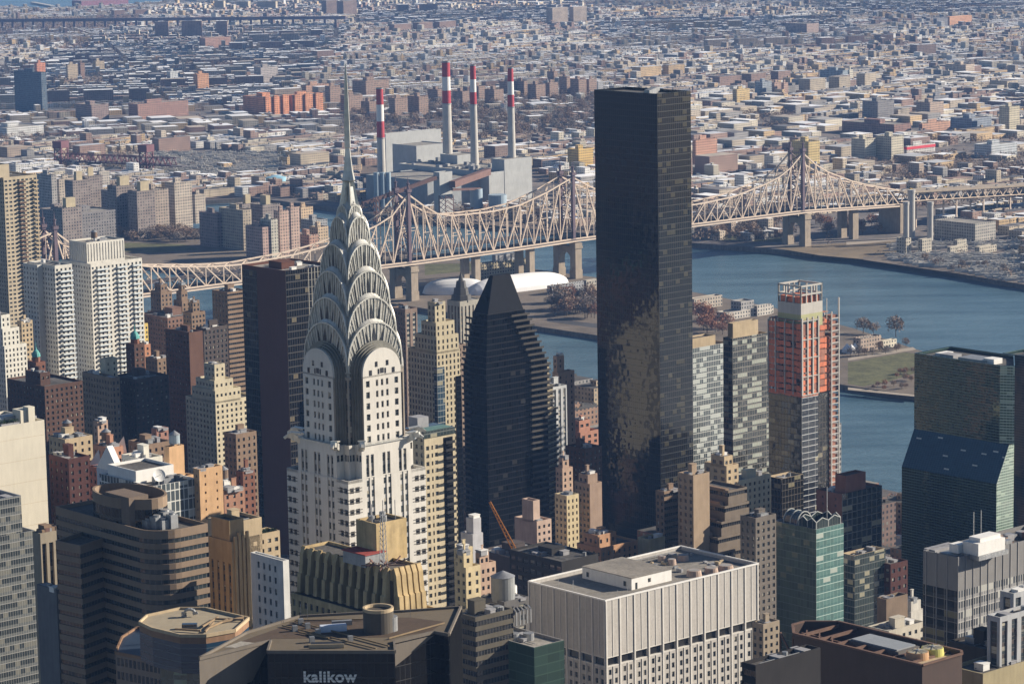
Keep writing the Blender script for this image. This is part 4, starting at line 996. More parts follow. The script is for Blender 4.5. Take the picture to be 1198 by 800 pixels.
    def vault(mb,wd,dp,zf,za,z0,mi_face=0,mi_top=0,n=20,pw=.8,only=None,dp2=None):
        """arched profile extruded through the tower along both axes"""
        pr=prof(wd,zf,za,n,pw)
        for ax in(0,1):
            def P(s_,t,z): return (s_,t,z) if ax==0 else (t,s_,z)
            lo,hi=-dp,dp
            for t,rev in((lo,0),(hi,1)):
                f=[P(-wd,t,z0)]+[P(wd,t,z0)]+[P(x,t,z) for x,z in pr[::-1]]
                if (rev^ax): f=f[::-1]
                mb.poly(f,mi_face)
            for (xa,za_),(xb,zb_) in zip(pr,pr[1:]):
                mb.poly([P(xa,lo,za_),P(xb,lo,zb_),P(xb,hi,zb_),P(xa,hi,za_)],mi_top)
            for sx in(-wd,wd): mb.poly([P(sx,lo,z0),P(sx,hi,z0),P(sx,hi,zf),P(sx,lo,zf)],mi_top)
    for k,(wd,dd,za) in enumerate(((7.65,14.3,zTop),)):
        mb=MB(); vault(mb,wd,dd,zP,za,zP-.5,n=24,pw=.85); mb.obj('arched_gable',[WB],o.root)
    for i,(x,zz,ww_) in enumerate(((-2.2,3.4,1.1),(2.2,3.4,1.1),(-4.6,.9,1.2),(4.6,.9,1.2),(0,1.2,1.5),(-1.35,1.0,.7),(1.35,1.0,.7))):
        for p0,dv in(((x,-14.3),(1,0)),((-14.3,-x),(0,-1))): o.pane(p0,dv,0,zP+zz,ww_,1.7,-.04,GLD)
    rg=MB()
    for k in range(4):
        wd=8.1+.62*k; dp=13.5-.7*k; za=zTop+.4+.55*k; pr=prof(wd,zP,za,28,.85); pi_=prof(wd-.75,zP,za-.75,28,.85)
        for ax in(0,1):
            def P(s_,t,z): return (s_,t,z) if ax==0 else (t,s_,z)
            for t in(-dp,dp):
                tb=t*.9
                for j in range(28):
                    a,b_,c,e=pr[j],pr[j+1],pi_[j+1],pi_[j]
                    rg.poly([P(a[0],t,a[1]),P(b_[0],t,b_[1]),P(c[0],t,c[1]),P(e[0],t,e[1])]); rg.poly([P(a[0],t,a[1]),P(b_[0],t,b_[1]),P(b_[0],tb,b_[1]),P(a[0],tb,a[1])])
                for s_ in(-1,1): rg.poly([P(s_*wd,t,zB-1),P(s_*(wd-.7),t,zB-1),P(s_*(wd-.7),t,zP),P(s_*wd,t,zP)]); rg.poly([P(s_*wd,t,zB-1),P(s_*wd,tb,zB-1),P(s_*wd,tb,zP),P(s_*wd,t,zP)])
    rg.obj('arch_ring',[stone('grey_steel_ring',(.22,.215,.19),.45,.2,.4,metal=.5)],o.root)
    # steel crown tiers: half-width, face distance, foot, apex
    T=[(10.8,10.9,232.5,247.0),(9.7,9.8,240.5,254.8),(8.4,8.5,249.5,263.0),(6.6,6.7,259.5,271.3),(4.3,4.4,269.5,279.7),(2.7,2.75,277.5,283.3)]
    for i,(wd,dp,zf,za) in enumerate(T):
        zf-=g; za-=g; mb=MB(); vault(mb,wd,dp,zf,za,zf-8,0,1,n=28,pw=.78)
        mb.obj('crown_tier',[CRN,CRD],o.root)
        bn=MB(); pa_,pb_=prof(wd,zf,za,28,.78),prof(wd*.86,zf+.4,za+1.5,28,.78)
        for ax in(0,1):
            def P(s_,t,z): return (s_,t,z) if ax==0 else (t,s_,z)
            for sg in(-1,1):
                for j in range(28):
                    a_,b2=pa_[j],pa_[j+1]; c_,e_=pb_[j+1],pb_[j]
                    bn.poly([P(a_[0],sg*(dp+.05),a_[1]+.05),P(b2[0],sg*(dp+.05),b2[1]+.05),P(c_[0],sg*(dp-1.25),c_[1]),P(e_[0],sg*(dp-1.25),e_[1])])
                    bn.poly([P(e_[0],sg*(dp-1.25),e_[1]),P(c_[0],sg*(dp-1.25),c_[1]),P(c_[0],-sg*.5,c_[1]),P(e_[0],-sg*.5,e_[1])])
        bn.obj('vault_band',[CRD],o.root)
        lw=(T[i-1][0] if i else 8.1)*.0
        nxt=None
        # sunburst: a bright rim, radial ribs and triangular windows in the crescent above the tier below
        if i==0: lo=(9.9,T[0][1]-.0,231.0,241.5)
        else: lo=(T[i-1][0],0,T[i-1][2],T[i-1][3])
        lf,la=lo[2]-g,lo[3]-g; lwd=lo[0]
        rib=MB(); tri=[]
        n=44
        def arc(wd_,zf_,za_,a): return (-wd_*math.cos(a),zf_+(za_-zf_)*max(0,math.sin(a))**.78)
        for ax in(0,1):
            for sgn in(-1,1):
                def P(s_,z,e=.0): 
                    t=sgn*(dp+e); return (s_,t,z) if ax==0 else (t,s_,z)
                for k in range(n+1):
                    a=math.pi*(k)/n; x1,z1=arc(wd,zf,za,a); 
                    x0,z0=(arc(min(lwd,wd)*.97,max(lf,zf-6),la,a) if z1>la-6 else (x1*.9,z1-6))
                    x0=x1*.62; z0=max(zf-2, z1-(za-la)*1.5-1.2)
                    if k%4==0: rib.beam(P(x0,z0,.12),P(x1,z1,.12),.30,.30)
                    elif k%2==0: rib.beam(P(x0,z0,.05),P(x1,z1,.05),.14,.2)
                    if k: rib.beam(P(*arc(wd,zf,za,math.pi*(k-1)/n),.1),P(x1,z1,.1),.42,.5)
                for k in range(5):
                    a=math.pi*(.5+(k-2)*.125); xm,zm=arc(wd,zf,za,a); fx,fz=xm*.62,max(zf-1,zm-(za-la)*1.05-1.0)
                    tx,tz=xm*.90,zm-(zm-fz)*.22; hw=1.15 if i<3 else .8
                    b=MB(); q=[P(fx-hw,fz,.2),P(fx+hw,fz,.2),P(tx,tz,.2)]
                    b.poly(q,0,[(0,0),(1,0),(.5,1)]); tri.append(b)
        rib.obj('sunburst_ribs',[CRD],o.root)
        for b in tri: b.obj('triangular_window',[GLD],o.root)
    # finned cone and spire
    def star(z0,z1,r0,r1,n=8,dent=.62):
        b=MB()
        def ringp(r,z): return [((r if k%2==0 else r*dent)*math.cos(math.pi*k/n),(r if k%2==0 else r*dent)*math.sin(math.pi*k/n),z-g) for k in range(2*n)]
        a,c=ringp(r0,z0),ringp(r1,z1)
        for k in range(2*n): b.poly([a[k],a[(k+1)%(2*n)],c[(k+1)%(2*n)],c[k]])
        b.poly(c); return b
    prof_=[(279,3.6),(283,3.3),(286.8,2.6),(290.6,1.9),(291,2.7),(294.0,1.9),(298.5,1.25),(301,1.0),(301.3,1.25),(306,1.15),(312,1.0),(319,.75),(324,.5),(327.4,.2)]
    b=MB()
    for (z0,r0),(z1,r1) in zip(prof_,prof_[1:]): b.add(star(z0,z1,r0,r1,6 if z0<291 else 4,.42 if z0<291 else .72))
    b.obj('spire',[CRD],o.root)
    for k in range(4):   # tall narrow dormers round the foot of the spire
        a=math.pi/2*k; b=MB(); cx,cy=3.6*math.cos(a),3.6*math.sin(a); tx,ty=-math.sin(a),math.cos(a)
        for s_ in(-1,0,1): b.beam((cx+tx*s_*1.3,cy+ty*s_*1.3,272-g),(cx*.35+tx*s_*.3,cy*.35+ty*s_*.3,289-g),.55)
        b.obj('spire_fin',[CRD],o.root)
        b=MB(); b.poly([(cx*1.02-tx*.9,cy*1.02-ty*.9,276-g),(cx*1.02+tx*.9,cy*1.02+ty*.9,276-g),(cx*.6,cy*.6,285-g)]); b.obj('triangular_window',[GLD],o.root)
    # eagle gargoyles: neck, head and beak jutting from the ledge corners
    for i in(-1,1):
        for j in(-1,1):
            for sw in(0,1):
                px,py=((i*9.9,j*15.5) if sw==0 else (i*15.5,j*9.9)); dx,dy=(i*.55,j*.84) if sw==0 else (i*.84,j*.55)
                b=MB(); z=zB+.2
                b.beam((px-dx*1.5,py-dy*1.5,z-1.2),(px+dx*1.3,py+dy*1.3,z+.2),1.9,2.0); b.beam((px+dx*1.0,py+dy*1.0,z+.4),(px+dx*3.2,py+dy*3.2,z+.9),1.5,1.5); b.beam((px+dx*3.1,py+dy*3.1,z+.7),(px+dx*4.2,py+dy*4.2,z-.1),.8,.8); b.beam((px-dx*1.2,py-dy*1.2,z+1.2),(px+dx*2.2,py+dy*2.2,z+1.7),2.3,.4)
                b.obj('eagle_gargoyle',[CRD],o.root)
    o.rmat=ROOF_L; o.done()
art_deco()
# ---------------- the dark glass slab ----------------
BRZ=curtain('bronze_black_glass',(.008,.008,.009),(.012,.010,.009),pw=1.55,ph=3.35,mu=.06,mv=.05,blind=.0,wob=.02,ior=1.5,warp=.05,fr=.35)
BRZR=curtain('bronze_glass_with_curtains',(.010,.010,.009),(.012,.011,.009),pw=1.55,ph=3.35,mu=.10,mv=.12,blind=.16,bc=(.055,.05,.032),wob=.02,ior=1.6,warp=.01,fr=.4)
def slab():
    o=B('dark_glass_skyscraper','tallest plain black bronze glass slab tower standing in front of the river','skyscraper',695,769,808,110,1567,BRZ)
    o.prism([(0,0),(o.b,0),(o.b,o.a),(0,o.a)],0,o.h,[P_('g',glass=BRZR),P_('g',glass=BRZ),P_('g',glass=BRZ),P_('g',glass=BRZ)],1.5)
    for k in range(5):
        b=MB(); u=o.b*(.15+.17*k); b.box(u,u+2.6,o.a*.2+k*3,o.a*.2+k*3+4,o.h-1.5,o.h+1.2); b.obj('rooftop_unit',[METAL],o.root)
    o.done()
slab()
# ---------------- pointed dark glass tower with stepped balconies ----------------
DG=curtain('black_tower_glass',(.005,.006,.008),(.012,.012,.013),pw=1.6,ph=3.0,mu=.06,mv=.18,blind=.03,bc=(.03,.03,.03),wob=.02,ior=1.22,warp=.01,fr=.4)
DS=stone('black_metal_slope',(.008,.009,.012),.75,.2,.3,spec=.08)
BALC=stone('dark_balcony_slab',(.05,.045,.038),.8,.2,.3); TANC=stone('tan_balcony_wall',(.33,.28,.19),.8,.15,.2)
def wedge():
    o=B('pointed_glass_tower','black glass tower with steep wedge shaped top and stepped balconies','skyscraper',542,569,640,432,1450,DG)
    a,b_=o.a,o.b; h=o.h; g=P_('g',glass=DG)
    zt=Zat(590,322,1462)-GZ; zs=Zat(560,368,1450)-GZ
    # main shaft, stepping in floor by floor above the shoulder
    o.prism([(0,0),(b_,0),(b_,a),(0,a)],0,h,[g,g,g,g],0)
    n=max(1,int((zs-h)/3.0)); cx0=b_*.12
    for k in range(n):
        f0=(k+1)/n; z0=h+k*3.0; x1=b_*(1-.34*f0); y1=a*(1-.30*f0); x0=b_*.05*f0; y0=a*.04*f0
        o.prism([(x0,y0),(x1,y0),(x1,y1),(x0,y1)],z0,z0+3.0,[g,g,g,g],0)
    ztop0=h+n*3.0; x0,x1,y0,y1=b_*.06,b_*.64,a*.05,a*.68
    r=MB(); rx0,rx1=x0+(x1-x0)*.32,x0+(x1-x0)*.80; ry=(y0+y1)/2; e=1.2
    base=[(x0,y0,ztop0),(x1,y0,ztop0),(x1,y1,ztop0),(x0,y1,ztop0)]; top=[(rx0,ry-e,zt),(rx1,ry-e,zt),(rx1,ry+e,zt),(rx0,ry+e,zt)]
    for i in range(4): r.poly([base[i],base[(i+1)%4],top[(i+1)%4],top[i]])
    r.poly(top); r.obj('wedge_roof',[DS],o.root)
    hb_=MB(); hb_.box(x0+2,x0+6,y0+(y1-y0)*.3,y0+(y1-y0)*.55,ztop0,ztop0+9); hb_.obj('roof_hatch',[DS],o.root)
    # balcony slabs: right face (east part sunlit) and the corners
    def balc(kind,L,dp):
        def mk():
            m_=MB(); m_.box(0,L,-dp,0,0,.22); m_.box(0,L,-dp,-dp+.1,.22,1.1); return m_,[BALC]
        return mk
    nf=int(h/3.0)
    for k in range(nf):
        z=h-3.0*(k+1)+.3
        o.rep('balcony','R',balc('b',b_*.30,1.6),Matrix.Translation((b_*.70,0,z)),z)
        o.rep('balcony','L',balc('b',a*.30,1.2),Matrix.Translation((0,a,z))@Matrix.Rotation(-math.pi/2,4,'Z'),z-.01)
    for k in range(n):
        f0=(k+1)/n; z=h+k*3.0+.3; x1=b_*(1-.34*f0); o.rep('balcony','R2',balc('b',b_*.30,1.6),Matrix.Translation((x1-b_*.26,b_*.01,z)),z)
        o.rep('balcony','R3',balc('b',a*.3,1.6),Matrix.Translation((0,a*(1-.30*f0)+.5,z))@Matrix.Rotation(-math.pi/2,4,'Z'),z)
    # tan balcony bay stepping down on the right
    for k,(u0,u1,vv,dz) in enumerate(((0,3.2,8,0),(3.2,6.4,7,12),(6.4,9.4,6,24))):
        o.prism([(b_+u0,2+k),(b_+u1,2+k),(b_+u1,2+k+vv),(b_+u0,2+k+vv)],0,h-dz-2,[P_('r',fh=3.0,wh=1.7,glass=DBAND,top=.6,wall=TANC,rec=.9),None,None,None],0,wm=o.m(TANC))
        for q in range(int((h-dz)/3)-1):
            z=h-dz-3*(q+1); o.rep('balcony','T%d'%k,balc('b',3.0,1.4),Matrix.Translation((b_+u0+.1,2+k,z)),z-40)
    o.done()
DBAND=bandmat('dark_ribbon_glass',(.02,.022,.025))
wedge()
# ---------------- tower under construction ----------------
NET=stone('orange_safety_netting',(.62,.20,.11),.9,.3,.3); NETD=stone('red_floor_edges',(.36,.17,.12),.9,.35,.4); GALV=stone('scaffold_steel',(.48,.46,.43),.6,.15,.5)
STRG=curtain('striped_dark_glass',(.015,.018,.025),(.45,.46,.47),pw=5.0,ph=3.2,mu=.02,mv=.11,blind=.05,wob=.02,ior=1.7)
BGL=curtain('brown_tower_glass',(.015,.014,.012),(.06,.05,.04),pw=2.2,ph=3.2,mu=.10,mv=.1,blind=.08,bc=(.2,.18,.12),wob=.03,ior=1.5,warp=.03)
def construction():
    o=B('construction_tower','unfinished tower wrapped in orange netting above dark glass lower floors','skyscraper',899,938,957,376,1500,CONC)
    a,b_,h=o.a,o.b,o.h; zg=o.zl(938,463,0,0)
    o.prism([(0,0),(b_,0),(b_,a),(0,a)],0,zg,[P_('g',glass=STRG),P_('g',glass=BGL),P_('g',glass=BGL),P_('g',glass=BGL)],0)
    bx,by=b_+14,a*.55   # rear right wing carrying the hoist
    o.prism([(b_,5),(bx,5),(bx,a),(b_,a)],0,zg-2,[P_('g',glass=BGL)]*4,0)
    fl=MB(); nt_=MB(); col=MB(); hh=h+3
    k=0
    for i in range(int((hh-zg)/3.2)+1):
        z=zg+i*3.2
        zz=min(z,hh)
        fl.box(.3,b_-.3,.3,a-.3,zz-.3,zz); fl.box(b_-.3,bx-.3,5.3,a-.3,zz-.3+2,zz+2)
        if z+1.3<h:
            for (p0,p1) in(((0,0),(b_,0)),((0,a),(0,0)),((b_,5),(bx,5))):
                L=math.hypot(p1[0]-p0[0],p1[1]-p0[1]); ns=max(2,int(L/3.4))
                for j in range(ns):
                    if random.random()<.97:
                        q0=(p0[0]+(p1[0]-p0[0])*j/ns,p0[1]+(p1[1]-p0[1])*j/ns); q1=(p0[0]+(p1[0]-p0[0])*(j+1)/ns,p0[1]+(p1[1]-p0[1])*(j+1)/ns)
                        nt_.beam((*q0,z+.3+random.uniform(-.2,.3)),(*q1,z+.3+random.uniform(-.2,.3)),.12,random.uniform(2.2,3.0),0 if random.random()<.8 else 1)
    for i in range(6):
        for j in range(5):
            u,v=.5+(b_-1)*i/5,.5+(a-1)*j/4; col.box(u-.35,u+.35,v-.35,v+.35,zg,h)
    fl.obj('floor_slabs',[NETD],o.root); nt_.obj('safety_netting',[NET,NETD],o.root); col.obj('concrete_columns',[CONC],o.root)
    fr=MB()   # pale frame of the near corner bay
    for u in(0,b_*.33,b_*.66,b_): fr.beam((u,-.2,zg),(u,-.2,h+1.5),.8)
    for v in(a*.25,a*.5,a*.78,a): fr.beam((-.2,v,zg),(-.2,v,h-1),.55)
    for z in np.arange(zg,h+1,9.6): fr.beam((0,-.25,z),(b_,-.25,z),.5)
    fr.obj('column_formwork',[CONC],o.root)
    # concrete core and steel frame on top
    z0=h; z1=o.zl(930,354,6,6); z2=o.zl(930,334,6,6); u0,u1,v0,v1=2,b_+6,a*.10,a*.80
    c=MB(); c.box(u0,u1,v0,v1,z0-4,z0+2.8,1,0); c.box(u0+.01,u1-.01,v0+.01,v1-.01,z0+2.8,z1,0); c.obj('core_wall',[CONC,stone('yellow_green_sheathing',(.40,.40,.22),.8,.12,.3)],o.root)
    c=MB()
    for u in np.linspace(u0+.4,u1-.4,5):
        for v in(v0+.4,v1-.4): c.beam((u,v,z1),(u,v,z2),.7)
    for v in np.linspace(v0+.4,v1-.4,4):
        for u in(u0+.4,u1-.4): c.beam((u,v,z1),(u,v,z2),.7)
    for z in((z1+z2)/2,z2):
        for v in(v0+.4,v1-.4): c.beam((u0,v,z),(u1,v,z),.8)
        for u in(u0+.4,u1-.4): c.beam((u,v0,z),(u,v1,z),.8)
    c.obj('steel_frame',[CONC],o.root)
    c=MB(); c.box(u0+1,u1-1,v0+1,v1-1,z1,(z1+z2)/2-1.2); c.obj('netting_band',[NET],o.root)
    # hoist tower along the right side
    z1=Zat(980,366,o.W(bx,8)[1])-GZ; c=MB(); m2=MB()
    for u in(bx+.6,bx+6.2):
        for v in(4,9): c.beam((u,v,0),(u,v,z1+(8 if u>bx+5 and v<5 else 0)),.6)
    zz=6
    while zz<z1: 
        c.beam((bx+.6,4,zz),(bx+6.2,4,zz),.45); c.beam((bx+6.2,4,zz),(bx+6.2,9,zz),.4); c.beam((bx+.6,4,zz),(bx+.6,9,zz),.4)
        m2.box(bx+1.0,bx+5.8,4.6,9.2,zz-.1,zz+1.5,0); zz+=3.2
    c.obj('hoist_mast',[GALV],o.root); m2.obj('hoist_platform',[NETD],o.root)
    for v in(4,a*.5): 
        c=MB(); c.beam((bx-3,v,h-2),(bx-3,v,h+9),.3); c.obj('mast_pole',[GALV],o.root)
    o.done()
construction()
# ---------------- green glass hotel towers with the sloped skylight ----------------
UG=curtain('green_striped_glass',(.012,.03,.028),(.10,.155,.14),pw=1.5,ph=1.28,mu=.03,mv=.17,blind=.0,wob=.018,ior=1.8,warp=.03,fr=.3,tint=(.75,.95,.87))
UGR=curtain('sunlit_green_striped_glass',(.10,.16,.12),(.36,.46,.38),pw=1.5,ph=1.28,mu=.05,mv=.28,blind=.1,bc=(.3,.38,.3),wob=.02,ior=1.8)  # same striped glass coloured paler, painting sunlight on the right faces
SKYL=curtain('blue_green_slope_glass',(.012,.045,.075),(.02,.06,.09),pw=1.5,ph=1.6,mu=.07,mv=.07,blind=.012,bc=(.5,.5,.42),wob=.012,ior=1.5,warp=.01,rough=.2)
UGD=curtain('dark_teal_glass',(.008,.02,.024),(.03,.05,.05),pw=1.5,ph=1.28,mu=.03,mv=.17,blind=.0,wob=.018,ior=1.4,warp=.02)
def unplaza():
    o=B('green_glass_tower','green striped glass tower with a blue sloped glass step in its side','skyscraper',1055,1166,1186,566,1300,UG)
    a,b_,h=o.a,o.b,o.h
    z_top_slope=None
    # recess distance of the upper tower: solve so that the slope top right appears at 1181,520
    best=min(((abs(PX(*o.W(u,0),Zat(1166,566,1300)+dz)[0]-1180.5)+abs(PX(*o.W(u,0),Zat(1166,566,1300)+dz)[1]-520),u,dz) for u in np.arange(0,20,.5) for dz in np.arange(5,40,.5)))
    u1,dz=best[1],best[2]; zs=h+dz; ztp=o.zl(1182,429,u1,0)
    g=P_('g',glass=UG); gr=P_('g',glass=UGR); b_=max(b_,u1+2.5); bb=b_+22
    o.prism([(0,0),(b_,0),(bb,18),(bb,a),(0,a)],0,h,[gr,g,g,g,g],0,roof=False)
    # slope
    m_=MB(); m_.poly([(0,a,h),(0,0,h),(u1,0,zs),(u1,a,zs)],0,[(0,0),(a,0),(a,30),(0,30)]); m_.obj('sloped_skylight',[SKYL],o.root)
    o.wall.poly([(0,0,h),(u1,0,h),(u1,0,zs)],o.m(UGR),[(0,h),(u1,h),(u1,zs)]); o.wall.poly([(u1,a,h),(0,a,h),(u1,a,zs)],o.m(UG),[(0,h),(u1,h),(u1,zs)])
    o.prism([(u1,0),(b_,0),(bb,18),(bb,a),(u1,a)],h,zs,[gr,g,g,g,None],0,roof=False)
    ch=4.0
    o.prism([(u1,5.5),(u1+(b_-u1)*.8,.6),(b_,0),(bb,18),(bb,a),(u1,a)],zs,ztp,[gr,gr,g,g,g,g],1.5)
    z=ztp-1.5
    for (x0,x1,y0,y1,hh,mm) in ((u1+6,u1+12,14,20,2.4,WHITEP),(u1+5,u1+15,18,34,1.4,METAL),(u1+4,u1+10,36,44,2.0,GREYP),(u1+8,u1+16,46,50,1.2,WHITEP)):
        m_=MB(); m_.box(x0,min(x1,bb-2),y0,min(y1,a-2),z,z+hh); m_.obj('rooftop_unit',[mm],o.root)
    o.done()
    o=B('green_glass_tower','dark blue green glass tower cut off by the right edge behind the sloped one','skyscraper',1173,1232,1260,421,1420,UG)
    g2=P_('g',glass=UGD); o.prism([(0,0),(o.b,0),(o.b,o.a),(0,o.a)],0,o.h,[g2]*4,1.5); o.clutter(2,o.b-2,2,o.a-2,o.h-1.5,6,False,9,False); o.done()
unplaza()
# ---------------- Manhattan: table-built buildings ----------------
def punch(fh=3.1,bay=3.2,ww=1.3,wh=1.7,**k): return P_('p',fh=fh,bay=bay,ww=ww,wh=wh,**k)
M_={}
def st(col,nm='facade_masonry'):
    k=tuple(col)
    if k not in M_: M_[k]=stone('%s_%d'%(nm,len(M_)),col,.85,.16,.18,.12)
    return M_[k]
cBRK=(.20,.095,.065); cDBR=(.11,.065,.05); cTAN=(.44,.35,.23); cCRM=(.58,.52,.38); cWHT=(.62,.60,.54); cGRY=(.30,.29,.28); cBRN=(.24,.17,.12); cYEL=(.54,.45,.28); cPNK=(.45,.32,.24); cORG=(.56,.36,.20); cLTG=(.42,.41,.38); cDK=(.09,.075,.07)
def T_(name,label,cat,xl,xc,xr,yt,Y,col,L=None,Rt=None,tiers=(),par=1.0,n=5,big=True,tank=False,seed=1,light=False,extra=None,g=GZ,th=TH,group=None):
    o=B(name,label,cat,xl,xc,xr,yt,Y,st(col),g=g,th=th,group=group)
    if light: o.rmat=ROOF_L
    o.box(0,o.b,0,o.a,0,o.h,L,Rt,par); z=o.h; u0,u1,v0,v1=0,o.b,0,o.a
    for (fu0,fu1,fv0,fv1,dh) in tiers:
        u0,u1,v0,v1=o.b*fu0,o.b*fu1,o.a*fv0,o.a*fv1; o.box(u0,u1,v0,v1,z-par-.02,z+dh,L,Rt,par); z+=dh
    if n or big: o.clutter(u0+1,u1-1,v0+1,v1-1,z-par,n,big,seed,tank)
    if extra: extra(o)
    return o.done()
pw=punch; pf=punch(3.0,3.0,1.35,1.6); pn=punch(3.1,2.6,1.1,1.7); pwd=punch(3.2,4.2,2.2,1.7)
# far left group
def balcs(o,u0,u1,dep,side='R',mat=None,gap=3.0,z0=0,top=1.5,hgt=1.0,kind='balcony'):
    mat=mat or WHITEP
    def mk(L=abs(u1-u0)):
        m_=MB(); m_.box(0,L,-dep,0,0,.2); m_.box(0,L,-dep,-dep+.12,.2,hgt); m_.box(0,.12,-dep,0,.2,hgt); m_.box(L-.12,L,-dep,0,.2,hgt); return m_,[mat]
    z=o.h-top-gap
    while z>z0:
        M=Matrix.Translation((u0,0,z)) if side=='R' else Matrix.Translation((0,u1,z))@Matrix.Rotation(-math.pi/2,4,'Z')
        o.rep(kind,(side,round(u0,1),dep),mk,M,z); z-=gap
def w1(o):
    balcs(o,o.b*.42,o.b*.62,1.8,mat=st(cDBR)); balcs(o,o.b*.86,o.b*1.0,1.8,mat=st(cTAN))
    o.box(-14,o.b*.25,3,o.a*.7,o.h-1,o.h+9,None,None)
T_('apartment_tower','beige apartment tower with dark balcony columns cut by the left edge','apartment tower',-40,4,43,208,2100,(.47,.40,.29),pf,punch(3.0,3.4,2.2,1.4),n=3,big=False,tank=False,extra=w1)
def w2(o):
    a,b_,h=o.a,o.b,o.h
    balcs(o,b_*.10,b_*.32,1.6,mat=LB); balcs(o,b_*.50,b_*.68,1.6,mat=LB); balcs(o,b_*.80,b_*.95,1.6,mat=LB)
    # penthouse
    u0,v0=o.loc(100,303,h+14); b=MB()
    o.box(b_*.02,b_*.75,a*.15,a*.75,h-1,h+13,P_('v',fh=11,bay=2.2,ww=.8,wh=.1,rec=.3,top=1.2,span=o.mats[0]),P_('v',fh=11,bay=2.2,ww=.8,wh=.1,rec=.3,top=1.2,span=o.mats[0]))
    o.clutter(b_*.1,b_*.6,a*.2,a*.6,h+12,4,False,3,True)
LB=stone('pale_blue_balcony_panel',(.55,.60,.62),.6,.08,.2)
T_('apartment_tower','taller right slab of the white balcony apartment towers with a boxy penthouse','apartment tower',72,106,166,309,1850,cWHT,pf,punch(3.0,3.1,1.4,1.5),n=3,big=False,tank=False,light=True,extra=w2)
def w2b(o): balcs(o,o.b*.25,o.b*.98,1.6,mat=LB); o.box(-4,0,o.a*.45,o.a,0,o.h-.3,pf,None)
T_('apartment_tower','lower left slab of the white balcony apartment towers','apartment tower',33,64,84,311,1800,cWHT,pf,punch(3.0,3.1,1.4,1.5),n=4,big=False,tank=False,extra=w2b)
T_('office_building','cream white stepped office block at the left edge under the beige tower','office',-20,5,31,405,1750,(.70,.68,.60),pn,pn,tiers=((.05,.8,.1,.8,10),(.1,.5,.2,.7,8)),n=2,big=False)
T_('apartment_building','tan apartment block squeezed between the stepped office and the white slabs','apartment building',20,25,38,376,1790,cTAN,pf,pf)
def dome(o,cols=((.10,.30,.30))):
    m_=MB(); u,v,h=o.b/2,o.a/2,o.h
    m_.cyl(u,v,min(o.a,o.b)*.36,h-1,h+2.5,n=8); m_.obj('drum',[st(cBRK)],o.root)
    m_=MB(); r=min(o.a,o.b)*.4; pr=[(r,0),(r*.9,1.6),(r*.6,3),(r*.2,4),(.3,5),(.12,8)]
    for (r0,z0),(r1,z1) in zip(pr,pr[1:]): m_.cyl(u,v,r0,h+2.5+z0,h+2.5+z1,r1,10)
    m_.obj('copper_dome',[stone('green_copper',(.10,.33,.31),.6,.2,.5)],o.root)
T_('brick_tower','red brick turret with a green copper dome at the left','tower',32,42,53,424,1610,cBRK,pf,pf,n=0,big=False,tank=False,extra=dome)
T_('brick_tower','dark brick turret with a teal copper dome below the white slabs','tower',147,157,169,403,1600,cDBR,pf,pf,n=0,big=False,tank=False,extra=dome)
T_('apartment_building','broad dark red brick block at the foot of the domed turret on the left','apartment building',8,52,97,452,1560,cDBR,pf,pf,tiers=((.1,.35,.2,.6,6),),n=6)
T_('apartment_building','brown block with a sunlit cream penthouse in the shaded street','apartment building',96,131,140,442,1500,(.26,.20,.14),pn,pn,n=4,big=False)
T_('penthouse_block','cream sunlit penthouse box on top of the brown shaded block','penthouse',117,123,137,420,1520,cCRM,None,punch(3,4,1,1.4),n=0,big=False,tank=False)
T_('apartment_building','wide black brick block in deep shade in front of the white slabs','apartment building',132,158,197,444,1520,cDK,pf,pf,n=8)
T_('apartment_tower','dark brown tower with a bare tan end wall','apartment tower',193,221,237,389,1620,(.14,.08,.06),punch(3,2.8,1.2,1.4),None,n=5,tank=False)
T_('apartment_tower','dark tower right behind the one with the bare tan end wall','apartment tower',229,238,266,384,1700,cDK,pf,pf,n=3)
T_('apartment_tower','brown grey tower with banded balconies just left of the dark brown slab','apartment tower',248,266,289,342,1780,cBRN,pf,P_('r',fh=3,wh=1.3,glass=DBAND,top=1.2),n=4)
T_('apartment_building','brown brick building with twin chimneys below the bridge truss','apartment building',176,188,201,342,2060,cBRN,pf,pf,tiers=((.2,.8,.2,.8,5),),n=3)
T_('apartment_building','brown castle like brick block with stepped towers under the bridge','apartment building',203,213,223,352,1960,cBRN,pf,pf,tiers=((.15,.85,.2,.8,6),(.3,.7,.3,.7,5)),n=2)
T_('apartment_building','long brown brick block with many bulkheads below the castle like one','apartment building',163,196,240,372,1930,(.21,.13,.10),pf,pf,n=10)
T_('apartment_building','brown brick block with square roof tower left of the dark brown slab','apartment building',214,224,240,366,1850,cBRN,pf,pf,tiers=((.3,.8,.3,.8,7),),n=4)
T_('apartment_building','small yellow walled building beside the white slab','apartment building',163,166,173,379,1900,(.60,.45,.15),pf,pf,n=1,big=False,tank=False)
T_('apartment_building','small orange brick house below the yellow walled building','apartment building',166,169,176,403,1800,(.50,.25,.15),pf,pf,n=1,big=False,tank=False)
T_('apartment_building','grey brown loft building behind the shaded towers','apartment building',170,184,200,420,1720,cBRN,pf,pf,n=5)
T_('apartment_building','cream stepped apartment building with terraces left of the dark brown slab','apartment building',217,252,300,470,1570,cCRM,punch(3.0,3.0,1.3,1.6),punch(3.0,3.0,1.3,1.6),tiers=((.0,.62,.0,.78,6),(.05,.5,.08,.7,5),(.15,.4,.2,.55,8)),n=3,big=False)
